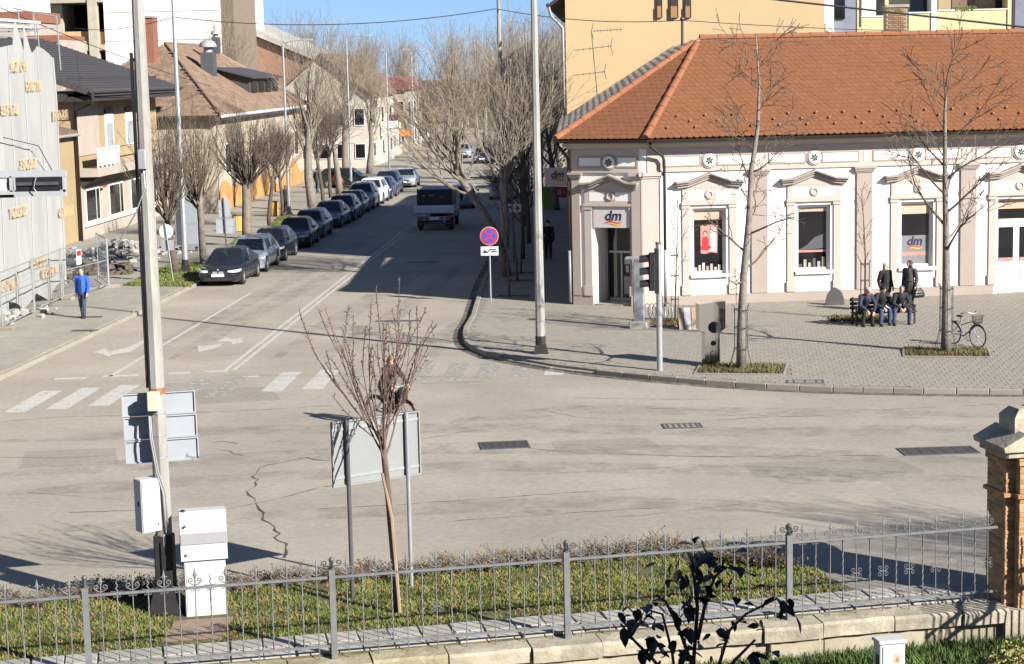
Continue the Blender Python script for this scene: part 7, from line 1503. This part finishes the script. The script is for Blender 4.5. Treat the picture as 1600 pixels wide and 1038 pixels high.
rows = [(384, 444, 'saloon', 'graphite', 'dark grey saloon parked first in the row, nearest the camera', True), (414, 427, 'estate', 'silver', 'silver estate car parked second in the row', False), (435, 411.5, 'hatch', 'ink', 'dark blue-black hatchback parked third, behind the silver estate', True),
        (484, 386.5, 'saloon', 'black', 'black saloon with a white number plate parked fourth in the row', True), (504, 372, 'hatch', 'sage', 'pale grey-green hatchback mostly hidden behind the black saloon', False), (540, 355.6, 'saloon', 'navy', 'dark blue saloon parked sixth at the edge of the shade', False), (554, 345.5, 'hatch', 'night', 'dark hatchback tucked behind the blue saloon', False),
        (570, 338, 'saloon', 'black', 'black car with a bright headlight parked eighth in the row', False), (584, 331, 'suv', 'steel', 'light steel-blue off-road car with a white roof edge in the shade', False), (598, 325, 'suv', 'white', 'white off-road car at the far part of the parked row', False), (609, 315, 'hatch', 'navy', 'blue hatchback behind the white off-road car', False), (621, 308, 'suv', 'night', 'dark blue off-road car last in the parked row', False)]
ylast = 0
for i, (px, py, kd, c, lab, kid) in enumerate(rows):
    L, W = CARK[kd][:2]; p = G(px, py); y = p.y-L*.185+L/2
    if i and y-L/2 < ylast+.25: y = ylast+.25+L/2
    ylast = y+L/2
    make_car(kd, cp[c], lab, (-15.5-W/2+((i*37) % 7-3)*.02, y, 0), math.radians(((i*53) % 5-2)*.5), kidney=kid)
p = G(634, 294); make_car('saloon', cp['silver'], 'silver car coming down the sunlit street', (p.x-.2, p.y+2.2, 0), math.radians(1), 'cars driving in the street')
p = G(585, 290); make_car('estate', cp['greenblack'], 'dark green-black estate car standing across the left pavement', (-20.3, 141, .12), math.radians(84), 'cars on the left pavement')
p = G(719, 327); make_car('hatch', cp['steel'], 'grey hatchback driving away ahead of the truck with red tail lights', (p.x, p.y+2.2, 0), math.radians(180), 'cars driving in the street')
for (x, y, kd, c, rz_, lab) in ((-12.5, 178, 'hatch', 'navy', 0, 'small dark car far down the street'), (-15.5, 190, 'estate', 'silver', 5, 'pale car far off at the bend'), (-7.6, 128, 'suv', 'white', 180, 'white van-like car parked beyond the leaning tree'), (-7.6, 140, 'suv', 'silver', 180, 'silver car parked far off on the right'), (-9.0, 152, 'suv', 'white', 182, 'white car parked farthest on the right')):
    make_car(kd, cp[c], lab, (x, y, 0), math.radians(rz_), 'cars far down the street', far=True)
# small tipper truck seen from behind
p = G(679, 361); tk = thing('truck', 'small flatbed truck seen from behind with a white tailboard and dark load frame', 'truck', (p.x, p.y+.1, 0))
def tp(n, mt, *a, par=None, c=None):
    b = MB(); (b.cbox(*a, c) if c else b.box(*a)); return b.build(n, mt, par or tk)
tp('chassis', m_trim, -.45, .45, .1, 5.0, .45, .70); bed = tp('bed_floor', m_galvd, -1.08, 1.08, .0, 3.4, .92, 1.02); tg = tp('tailboard', mat('tailboard_white', (.62, .64, .66), rough=.5, var=.04, stain=.1), -1.10, 1.10, -.05, .0, .98, 1.40, c=.01)
for z in (1.10, 1.2, 1.3): tp('tailboard_rib', MATS['tailboard_white'], -1.05, 1.05, -.075, -.051, z-.015, z+.015, par=tg)
for s in (-1, 1): tp('side_board', MATS['tailboard_white'], s*1.09-.02, s*1.09+.02, .02, 3.4, 1.0, 1.38)
lb = tp('load_box', mat('load_black', (.012, .013, .016), rough=.45, var=.3), -.92, .96, .25, 3.2, 1.03, 2.26, c=.04)
for x in (-.92, .96): tp('load_post', m_black, x-.03, x+.03, .18, .24, 1.03, 2.34, par=lb)
for (x0, x1, z0, z1) in ((-.66, -.5, 1.88, 1.96), (-.28, -.02, 1.9, 1.96), (.3, .5, 1.8, 1.84)): tp('load_mark', m_cabg, x0, x1, .235, .249, z0, z1, par=lb)
tp('cab', MATS['tailboard_white'], -.95, .95, 3.55, 5.3, .55, 2.15, c=.12); tp('cab_window', m_carglass, -.7, .7, 3.53, 3.549, 1.45, 2.0)
bp = tp('rear_panel', m_cabg, -.92, .92, .02, .10, .56, .80)
for s in (-1, 1):
    tp('tail_light', m_lampr, s*.76-.13, s*.76+.13, -.005, .019, .60, .78, par=bp); tp('mudflap', m_trim, s*.78-.2, s*.78+.2, .25, .28, .2, .75)
    for y in (.95, 4.4):
        tm, rm = wheel_meshes(.36); w_ = link('wheel', tm, tk, loc=(s*.86, y, .36)); link('rim', rm, w_)
    tp('side_mirror', m_trim, s*1.12-.08, s*1.12+.08, 4.9, 4.95, 1.3, 1.7)
tp('number_plate', m_plate, -.26, .26, -.006, .019, .62, .74, par=bp); tp('bumper_bar', m_galvd, -.85, .85, .05, .12, .36, .44)
for s in (-.42, .40): b = MB(); b.disc((s, .0, .68), (0, -1, 0), .05, .02, 10); b.build('coupling', m_black, bp)
# ------------------------------------------------------------------ people
def caps(b, p, q, r0, r1, n=10):
    p, q = Vector(p), Vector(q); d = q-p; L = d.length; u = d.normalized() if L > 1e-6 else Vector((0, 0, 1)); pts = []; rad = []
    for a in (85, 60, 30): pts.append(p-u*r0*math.sin(math.radians(a))); rad.append(r0*math.cos(math.radians(a)))
    pts.append(p); rad.append(r0); pts.append(q); rad.append(r1)
    for a in (30, 60, 85): pts.append(q+u*r1*math.sin(math.radians(a))); rad.append(r1*math.cos(math.radians(a)))
    b.tube(pts, rad, n)
def blob(b, voxel, name, mt, par, smooth=2, extra=None):
    """fuse overlapping shapes into one continuous skin"""
    me = b.mesh('tmp'); o = bpy.data.objects.new('tmp', me); col.objects.link(o)
    r = o.modifiers.new('r', 'REMESH'); r.mode = 'VOXEL'; r.voxel_size = voxel; s = o.modifiers.new('s', 'SMOOTH'); s.iterations = smooth; s.factor = .5
    dg = bpy.context.evaluated_depsgraph_get(); m2 = bpy.data.meshes.new_from_object(o.evaluated_get(dg)); bpy.data.objects.remove(o); bpy.data.meshes.remove(me)
    m2.name = name
    if extra is not None:
        bm = bmesh.new(); bm.from_mesh(m2); bm.from_mesh(extra); bm.to_mesh(m2); bm.free()
    m2.materials.clear(); m2.materials.append(mt); m2.polygons.foreach_set('use_smooth', [True]*len(m2.polygons)); return link(name, m2, par)
cloth_m = {}
def cloth(c, rough=.85):
    k = 'cloth_%d_%d_%d' % tuple(int(x*1000) for x in c); return mat(k, c, rough=rough, var=.18, scale=9, bump=.4, bscale=14)
def person(label, loc, rz, J, top, low, hair, shoes=(.02, .018, .016), coat_len=None, vox=.013, group=None, hat=None, longhair=False, scarf=None, seg_leg=True, open_front=None):
    """J: joints in metres, facing -Y. hip, chest, neck, head centre, shoulders, elbows, hands, knees, ankles"""
    t = thing('person', label, 'person', loc, rz, group); hd = Vector(J['head']); nk = Vector(J['neck']); hp = Vector(J['hip']); chs = Vector(J['chest'])
    up = (hd-nk).normalized(); fw = Vector(J.get('face', (0, -1, 0))).normalized(); sd = fw.cross(up).normalized()
    b = MB(); caps(b, nk-up*.05, hd, .058, .06); 
    def pt(a, c, e): return hd+sd*a+fw*c+up*e
    b.M = Matrix.Translation(hd) @ frame((0, 0, 0), sd, -fw, up); b.ell((0, -.005, .03), (.078, .095, .10), 12, 9); b.ell((0, -.025, -.05), (.062, .075, .075), 12, 8); b.ell((0, -.10, -.012), (.014, .022, .026), 6, 5); b.ell((0, -.085, -.055), (.028, .016, .010), 6, 4)
    for s in (-1, 1): b.ell((s*.08, .005, -.005), (.014, .026, .034), 6, 5)
    b.M = None
    lim = ((chs, hp, .14, .13),)
    for a in lim: caps(b, *a)
    hands = MB()
    for s in ('L', 'R'):
        sh_, el, ha = (Vector(J[k+s]) for k in ('sho', 'elb', 'hand')); hj = Vector(J['hipj'+s]); kn, an = Vector(J['knee'+s]), Vector(J['ank'+s])
        caps(b, sh_, el, .050, .040); caps(b, el, ha, .040, .028); caps(b, hj, kn, .078, .055); caps(b, kn, an, .055, .040)
        d = (ha-el).normalized(); pd = Vector(J.get('palm'+s, (0, -.3, -1))).normalized(); pd = (d*.6+pd*.4).normalized(); ac = pd.cross(Vector((0, 1, .2))).normalized(); nn = ac.cross(pd); pc = ha+pd*.05; caps(b, ha, pc+pd*.02, .028, .034, 8)
        for k, ln in enumerate((.072, .082, .076, .060)):
            o_ = pc+pd*.035+ac*((k-1.5)*.019); c1 = o_+pd*ln*.5+nn*.004; c2 = c1+(pd*.8+nn*.6).normalized()*ln*.5; hands.tube([o_-pd*.02, o_, c1, c2], [.0095, .0095, .0088, .0065], 6)
        o_ = pc-pd*.02+ac*.032*(1 if s == 'L' else -1); c1 = o_+(pd*.6+ac*.8*(1 if s == 'L' else -1)).normalized()*.038; hands.tube([o_-ac*.012*(1 if s == 'L' else -1), o_, c1, c1+pd*.03], [.012, .011, .010, .007], 6)
    hm = hands.mesh('hm'); blob(b, vox, 'body', m_skin, t, 2, hm); bpy.data.meshes.remove(hm)
    for s in (-1, 1):
        e = MB(); c = pt(s*.032, .088, .012); e.ell(tuple(c), (.011, .011, .009), 6, 5); e.build('eye', m_signk, t)
    # upper garment
    b = MB(); shm = (Vector(J['shoL'])+Vector(J['shoR']))/2
    caps(b, shm+Vector((0, 0, -.06)), hp.lerp(chs, .35), .16, .155); caps(b, Vector(J['shoL']), Vector(J['shoR']), .085, .085); caps(b, hp, hp.lerp(chs, .5), .165, .16); caps(b, nk-up*.07, nk-up*.02, .085, .07)
    for s in ('L', 'R'):
        sh_, el, ha = (Vector(J[k+s]) for k in ('sho', 'elb', 'hand')); caps(b, sh_, el, .082, .064); caps(b, el, el.lerp(ha, .90), .064, .050)
    if coat_len is not None:
        for s in ('L', 'R'): caps(b, Vector(J['hipj'+s]), Vector(J['hipj'+s]).lerp(Vector(J['knee'+s]), coat_len), .14, .135)
        caps(b, hp-Vector((0, 0, .05)), hp.lerp((Vector(J['kneeL'])+Vector(J['kneeR']))/2, coat_len), .17, .16)
    blob(b, vox, 'jacket', cloth(top), t, 2)
    if open_front:
        e = MB(); c0 = chs.lerp(shm, .6); w_ = .038; f0 = Vector((0, -1, 0)); e.add([c0+Vector((-w_, -.175, .02)), c0+Vector((w_, -.175, .02)), hp+Vector((w_, -.185, -.02)), hp+Vector((-w_, -.185, -.02)), c0+Vector((-w_, -.14, .02)), c0+Vector((w_, -.14, .02)), hp+Vector((w_, -.15, -.02)), hp+Vector((-w_, -.15, -.02))], [(0, 3, 2, 1), (0, 1, 5, 4), (1, 2, 6, 5), (2, 3, 7, 6), (3, 0, 4, 7)]); e.build('pullover', cloth(open_front), t)
    b = MB(); caps(b, hp+Vector((0, 0, .06)), hp-Vector((0, 0, .04)), .15, .15)
    for s in ('L', 'R'): hj = Vector(J['hipj'+s]); kn, an = Vector(J['knee'+s]), Vector(J['ank'+s]); caps(b, hj, kn, .108, .078); caps(b, kn, an.lerp(kn, .06), .078, .062)
    blob(b, vox, 'trousers', cloth(low), t, 2)
    for s in ('L', 'R'):
        an = Vector(J['ank'+s]); f_ = Vector(J.get('foot'+s, (0, -1, 0))).normalized(); b = MB(); caps(b, an-Vector((0, 0, .03))-f_*.03, an-Vector((0, 0, .045))+f_*.13, .046, .038, 8); caps(b, an, an-Vector((0, 0, .05)), .05, .042, 8)
        b.v = [(x, y, max(z, an.z-.085)) for x, y, z in b.v]; blob(b, .011, 'shoe', mat('shoe_%d' % int(shoes[0]*1000), shoes, rough=.5, var=.2), t, 1)
    if hair:
        b = MB(); b.M = Matrix.Translation(hd) @ frame((0, 0, 0), sd, -fw, up); b.ell((0, .018, .05), (.092, .104, .092), 12, 8); b.ell((0, .045, .0), (.085, .075, .09), 10, 7)
        if longhair: b.ell((0, .05, -.09), (.085, .06, .12), 10, 7); b.ell((-.065, .0, -.05), (.03, .055, .10), 8, 6); b.ell((.065, .0, -.05), (.03, .055, .10), 8, 6)
        b.M = None; blob(b, .012, 'hair', mat('hair_%d_%d' % (int(hair[0]*1000), int(hair[2]*1000)), hair, rough=.7, var=.3, scale=25), t, 1)
    if hat:
        b = MB(); b.M = Matrix.Translation(hd) @ frame((0, 0, 0), sd, -fw, up); b.ell((0, .01, .075), (.096, .108, .075), 12, 8)
        if hat[1]: b.ell((0, -.115, .055), (.075, .065, .012), 10, 5)
        else: b.ell((0, .0, .165), (.03, .03, .03), 8, 6)
        b.M = None; blob(b, .011, 'cap' if hat[1] else 'woolly_hat', cloth(hat[0]), t, 1)
    if scarf: b = MB(); b.tube([nk+Vector((math.cos(a)*.085, math.sin(a)*.085, -.01+.015*math.sin(2*a))) for a in [i*math.pi/6 for i in range(13)]], .042, 8); b.build('scarf', cloth(scarf), t, smooth=True)
    return t
def stand(H=1.75, stride=0.0, arm=.12, turn=(0, -1, 0), sway=0.0):
    k = H/1.75; v = lambda x, y, z: (x*k, y*k, z*k)
    return dict(hip=v(0, 0, .95), chest=v(0, -.01, 1.28), neck=v(0, 0, 1.50), head=v(0, -.025, 1.635), shoL=v(.185, 0, 1.42), shoR=v(-.185, 0, 1.42), elbL=v(.25, .05-arm, 1.13), elbR=v(-.25, .05+arm*.7, 1.13), handL=v(.25, -.06-arm*1.6, .90), handR=v(-.25, -.05+arm*1.2, .88),
                hipjL=v(.09, 0, .92), hipjR=v(-.09, 0, .92), kneeL=v(.10, -.02-stride*.9, .50), kneeR=v(-.10, -.02+stride*.5, .50), ankL=v(.10, -stride, .085+.0*stride), ankR=v(-.10, stride*1.05, .085), face=turn)
def sit(lean=.16, hands=((.12, -.42, .62), (-.10, -.42, .62)), turn=(0, -1, -.15), knees=.13, feet=(-.42, -.38), headdown=.0):
    return dict(hip=(0, .02, .54), chest=(0, -.02-lean*.6, .86), neck=(0, -.06-lean, 1.06), head=(0, -.11-lean*1.15, 1.18-headdown), shoL=(.185, -.05-lean*.9, .99), shoR=(-.185, -.05-lean*.9, .99), elbL=(.27, -.16-lean, .72), elbR=(-.27, -.16-lean, .72), handL=hands[0], handR=hands[1],
                hipjL=(.09, 0, .53), hipjR=(-.09, 0, .53), kneeL=(knees, -.43, .50), kneeR=(-knees, -.43, .50), ankL=(knees+.02, feet[0], .085), ankR=(-knees-.02, feet[1], .085), face=turn)
q = G(131, 497, .12); person('man in a bright blue jacket and jeans walking on the left pavement', (q.x, q.y, .12), math.radians(-6), stand(1.80, .16, .08), (.020, .085, .56), (.035, .05, .085), (.08, .06, .045), open_front=(.02, .03, .09))
q = G(857, 406, .12); person('person in black walking away in the shade behind the lamp pole', (q.x, q.y, .12), math.radians(178), stand(1.76, .12, .06), (.010, .010, .012), (.010, .010, .012), None, coat_len=.2, hat=((.012, .012, .012), False))
q = G(447, 333, .12); person('walker in a long dark coat seen behind the parked cars', (q.x, q.y, .12), math.radians(175), stand(1.74, .10, .05), (.018, .016, .02), (.02, .02, .025), (.10, .06, .05), coat_len=.5, vox=.02, longhair=True)
q = G(496, 300, .12); person('distant walker in jeans beyond the thick pale tree', (q.x, q.y, .12), math.radians(170), stand(1.75, .12, .05), (.03, .032, .045), (.06, .08, .13), (.04, .03, .025), vox=.022)
# two women standing at the shop window
q = G(1383, 487, .12); person('blonde woman in a black jacket and pale trousers standing behind the bench', (q.x, q.y, .12), math.radians(28), stand(1.68, .02, .02, (.55, -.8, -.05)), (.012, .012, .013), (.46, .42, .38), (.52, .40, .24), longhair=True, coat_len=.35)
q = G(1421, 489, .12); tw = person('dark-haired woman in a long grey belted coat standing behind the bench', (q.x, q.y, .12), math.radians(-35), stand(1.80, .03, .02, (-.5, -.85, -.12)), (.045, .042, .042), (.012, .012, .014), (.035, .02, .016), longhair=True, coat_len=.55)
b = MB(); b.tube([(math.cos(i*math.pi/8)*.172, math.sin(i*math.pi/8)*.172, 1.12) for i in range(17)], .022, 6); b.build('belt', cloth((.03, .028, .028)), tw)
q2 = WM[tw.name] @ Vector((.36, -.06, .62)); hb = thing('handbag', 'large black handbag held by the woman in the grey coat', 'bag', (q2.x, q2.y, q2.z), .5)
b = MB(); caps(b, (-.13, 0, .10), (.13, 0, .10), .09, .09); caps(b, (-.15, 0, .02), (.15, 0, .02), .10, .10); caps(b, (-.09, 0, .19), (.09, 0, .19), .06, .06); blob(b, .014, 'bag_body', mat('bag_leather', (.014, .013, .013), rough=.35, var=.2), hb)
b = MB(); b.tube([(-.09+.18*i/10, 0, .22+.16*math.sin(math.pi*i/10)) for i in range(11)], .012, 6); b.build('handle', MATS['bag_leather'], hb)
# bench with three people
ba, bb_ = G(1337, 511, .12), G(1428, 507, .12); bd_ = bb_-ba; ang_ = math.atan2(bd_.y, bd_.x); BL = bd_.length+.15
bn = thing('bench', 'dark slatted bench with three people sitting on it', 'bench', ((ba.x+bb_.x)/2, (ba.y+bb_.y)/2+.25, .12), ang_); m_bn = mat('bench_dark', (.028, .020, .016), rough=.6, var=.25, stretch=(1, 8, 8))
for i in range(4): b = MB(); b.cbox(-BL/2, BL/2, -.22+i*.115, -.12+i*.115, .40, .435, .01); b.build('seat_slat', m_bn, bn)
for i in range(3): b = MB(); b.cbox(-BL/2, BL/2, .24+i*.015, .27+i*.015, .52+i*.13, .62+i*.13, .01); b.build('back_slat', m_bn, bn)
for s in (-1, 1):
    for (y0, y1, h) in ((-.20, -.14, .62), (.20, .26, .92)): b = MB(); b.cbox(s*(BL/2-.08)-.03, s*(BL/2-.08)+.03, y0, y1, 0, h, .01); b.build('leg', m_bn, bn)
    b = MB(); b.cbox(s*(BL/2-.08)-.035, s*(BL/2-.08)+.035, -.24, .27, .60, .64, .01); b.build('arm_rest', m_bn, bn); b = MB(); b.box(s*(BL/2-.08)-.02, s*(BL/2-.08)+.02, -.15, .21, .34, .40); b.build('side_rail', m_bn, bn)
BX = WM[bn.name]
def seat(x, lab, J, rz_, *a, **k): p = BX @ Vector((x, .02, 0)); return person(lab, (p.x, p.y, p.z), ang_+rz_, J, *a, **k)
seat(-.72, 'person in a pink cap and navy jacket sitting at the left end of the bench', sit(.24, ((.16, -.50, .50), (-.06, -.48, .55)), (.25, -.9, -.3), .14, (-.40, -.36)), .1, (.018, .022, .045), (.016, .015, .014), (.10, .08, .06), hat=((.58, .26, .23), True), shoes=(.015, .013, .012), scarf=(.16, .03, .03))
seat(-.13, 'person in a black woolly hat and blue jeans in the middle of the bench', sit(.10, ((.24, -.30, .95), (-.05, -.40, .60)), (.5, -.8, -.25), .15, (-.36, -.44)), .1, (.012, .012, .013), (.03, .055, .12), (.03, .02, .02), hat=((.010, .010, .010), False), shoes=(.05, .035, .025))
seat(.50, 'balding man in a black jacket leaning forward at the right end of the bench', sit(.20, ((.07, -.50, .58), (-.07, -.50, .58)), (-.3, -.9, -.2), .25, (-.30, -.42)), -.05, (.014, .014, .018), (.035, .05, .085), (.10, .085, .075), open_front=(.22, .24, .28), shoes=(.016, .015, .014))
q2 = BX @ Vector((.18, .05, .44)); pb_ = thing('paper_bag', 'small white bag lying on the bench between the sitters', 'bag', (q2.x, q2.y, q2.z), .2); b = MB(); b.add([(-.12, -.06, 0), (.12, -.06, 0), (.12, .06, 0), (-.12, .06, 0), (-.14, -.02, .22), (.14, -.02, .24), (.13, .03, .21), (-.13, .03, .23)], [(0, 1, 5, 4), (1, 2, 6, 5), (2, 3, 7, 6), (3, 0, 4, 7), (4, 5, 6, 7), (3, 2, 1, 0)]); b.build('bag_body', m_signw, pb_)
# ------------------------------------------------------------------ bicycles
def bicycle(lab, loc, rz, c, basket=True, group='bicycles'):
    t = thing('bicycle', lab, 'bicycle', loc, rz, group); m = mat('bike_%d' % int(c[0]*1000), c, rough=.4, var=.1); R_ = .335     # front towards +X
    for (x, n) in ((.52, 'front'), (-.52, 'rear')):
        b = MB(); b.tube([(x+R_*math.cos(i*math.pi/16), 0, R_+R_*math.sin(i*math.pi/16)) for i in range(33)], .017, 6); w_ = b.build('wheel', m_tyre, t)
        b = MB(); b.tube([(x+(R_-.025)*math.cos(i*math.pi/12), 0, R_+(R_-.025)*math.sin(i*math.pi/12)) for i in range(25)], .011, 4)
        b.build('rim', m_rim, w_)
        b = MB()
        for i in range(18): a = i*math.pi/9; b.tube([(x, .02*(-1)**i, R_), (x+(R_-.03)*math.cos(a), 0, R_+(R_-.03)*math.sin(a))], .0018, 3, cap=False)
        b.tube([(x, -.04, R_), (x, .04, R_)], .025, 8); b.build('spokes', m_galv, w_)
        b = MB(); b.tube([(x+(R_+.035)*math.cos(a), 0, R_+(R_+.035)*math.sin(a)) for a in [math.pi*(.02+.96*i/10) if n == 'rear' else math.pi*(.25+.7*i/10) for i in range(11)]], .018, 5); b.build('mudguard', m, t)
    b = MB(); bbk = (-.06, 0, .29); hd0, hd1 = (.36, 0, .78), (.39, 0, .62)
    for p_, q_, r_ in ((bbk, (-.20, 0, .80), .017), (bbk, hd1, .021), ((-.16, 0, .62), hd0, .017), (hd1, (.335, 0, .92), .018)): b.tube([p_, q_], r_, 7)
    for s in (-1, 1): b.tube([bbk, (-.52, s*.05, .335)], .010, 5); b.tube([(-.19, 0, .74), (-.52, s*.05, .335)], .009, 5); b.tube([(.39, s*.02, .62), (.44, s*.05, .45), (.52, s*.05, .335)], .012, 5)
    b.build('frame', m, t)
    b = MB(); b.ell((-.23, 0, .88), (.14, .08, .04), 10, 6); b.tube([(-.20, 0, .78), (-.215, 0, .86)], .013, 6); b.build('saddle', mat('saddle', (.05, .04, .032), rough=.6, var=.2), t, smooth=True)
    b = MB(); b.tube([(.335, 0, .92), (.34, 0, 1.0)], .012, 6); b.tube([(.16, -.29, 1.02), (.30, -.20, 1.05), (.36, 0, 1.0), (.30, .20, 1.05), (.16, .29, 1.02)], .012, 6); hb_ = b.build('handlebar', m_galv, t)
    for s in (-1, 1): b = MB(); b.tube([(.10, s*.30, 1.01), (.20, s*.27, 1.03)], .017, 6); b.build('grip', m_trim, hb_)
    b = MB(); b.tube([(-.06, -.07, .29), (-.06, .07, .29)], .012, 6); b.tube([(-.06, .07, .29), (.03, .08, .15)], .010, 5); b.tube([(-.06, -.07, .29), (-.15, -.08, .43)], .010, 5); b.box(-.01, .07, .08, .16, .14, .165); b.box(-.19, -.11, -.16, -.08, .42, .445); b.tube([(-.06+.09*math.cos(i*math.pi/8), .05, .29+.09*math.sin(i*math.pi/8)) for i in range(17)], .006, 4); b.build('crank', m_galvd, t)
    b = MB(); b.box(-.66, -.30, -.06, .06, .70, .715); b.tube([(-.64, .05, .70), (-.53, .05, .34)], .006, 4); b.tube([(-.64, -.05, .70), (-.53, -.05, .34)], .006, 4); b.build('carrier', m_galvd, t)
    if basket:
        b = MB()
        for i in range(12): a = i*math.pi/6; b.tube([(.50+.13*math.cos(a), .15*math.sin(a), .74), (.50+.17*math.cos(a), .19*math.sin(a), .96)], .005, 3)
        for k in range(6): z = .74+.044*k; f = k/5; b.tube([(.50+(.13+.04*f)*math.cos(i*math.pi/8), (.15+.04*f)*math.sin(i*math.pi/8), z) for i in range(17)], .009, 4)
        b.lathe([(.12, .735), (.12, .745)], 12, (.50, 0, 0)); bk = b.build('basket', mat('wicker', (.09, .065, .045), rough=.8, var=.3), t)
    return t
q = G(1510, 541, .12); bicycle('old grey ladies bicycle with a basket parked beside the plaza tree', (q.x-.02, q.y+.1, .12), math.radians(-56), (.20, .19, .20))
q = G(608, 669); cb_ = bicycle('dark bicycle with a red front wheel guard ridden by the woman in brown', (q.x+.02, q.y+.3, 0), math.radians(-38), (.05, .03, .03), basket=False)
b = MB(); b.box(.22, .50, -.13, .13, .62, .95); b.M = None
bgx = MB(); bgx.M = None; caps(bgx, (.42, 0, .72), (.42, 0, .88), .13, .14); blob(bgx, .02, 'bar_bag', mat('bag_cloth', (.015, .014, .014), rough=.8, var=.2), cb_)
b = MB(); b.tube([(.52+.30*math.cos(a), .0, .335+.30*math.sin(a)) for a in [math.pi*(.1+.5*i/8) for i in range(9)]], .02, 5); b.build('red_guard', m_signr, cb_)
# rider: figure faces local -Y, bicycle faces its +X
Jc = dict(hip=(0, .20, 1.00), chest=(0, .08, 1.30), neck=(0, .0, 1.50), head=(.01, -.05, 1.63), shoL=(.19, .0, 1.42), shoR=(-.19, .0, 1.42), elbL=(.29, -.18, 1.20), elbR=(-.29, -.18, 1.20), handL=(.27, -.20-.10, 1.04), handR=(-.27, -.20-.10, 1.04), hipjL=(.09, .18, .96), hipjR=(-.09, .18, .96), kneeL=(.11, -.16, .70), kneeR=(-.11, -.10, .56), ankL=(.12, .06, .32), ankR=(-.12, .04, .20), face=(.35, -.9, -.05), palmL=(0, -1, -.2), palmR=(0, -1, -.2))
Mc = WM[cb_.name]; o_ = Mc @ Vector((0, 0, 0)); person('woman in a dark brown jacket riding a bicycle across the junction', (o_.x, o_.y, 0), math.radians(-38+90), Jc, (.036, .020, .017), (.014, .012, .012), (.17, .095, .045), longhair=False, scarf=(.05, .03, .025))
# rider with a bicycle far off on the left pavement
q = G(529, 303, .12); bicycle('bicycle held by the person in orange on the left pavement', (q.x+.6, q.y, .12), math.radians(8), (.05, .05, .05), basket=False)
person('person in an orange top standing with a bicycle on the left pavement', (q.x-.1, q.y+.4, .12), math.radians(60), stand(1.76, .05, .12), (.55, .13, .04), (.5, .48, .44), (.05, .04, .03), vox=.022)
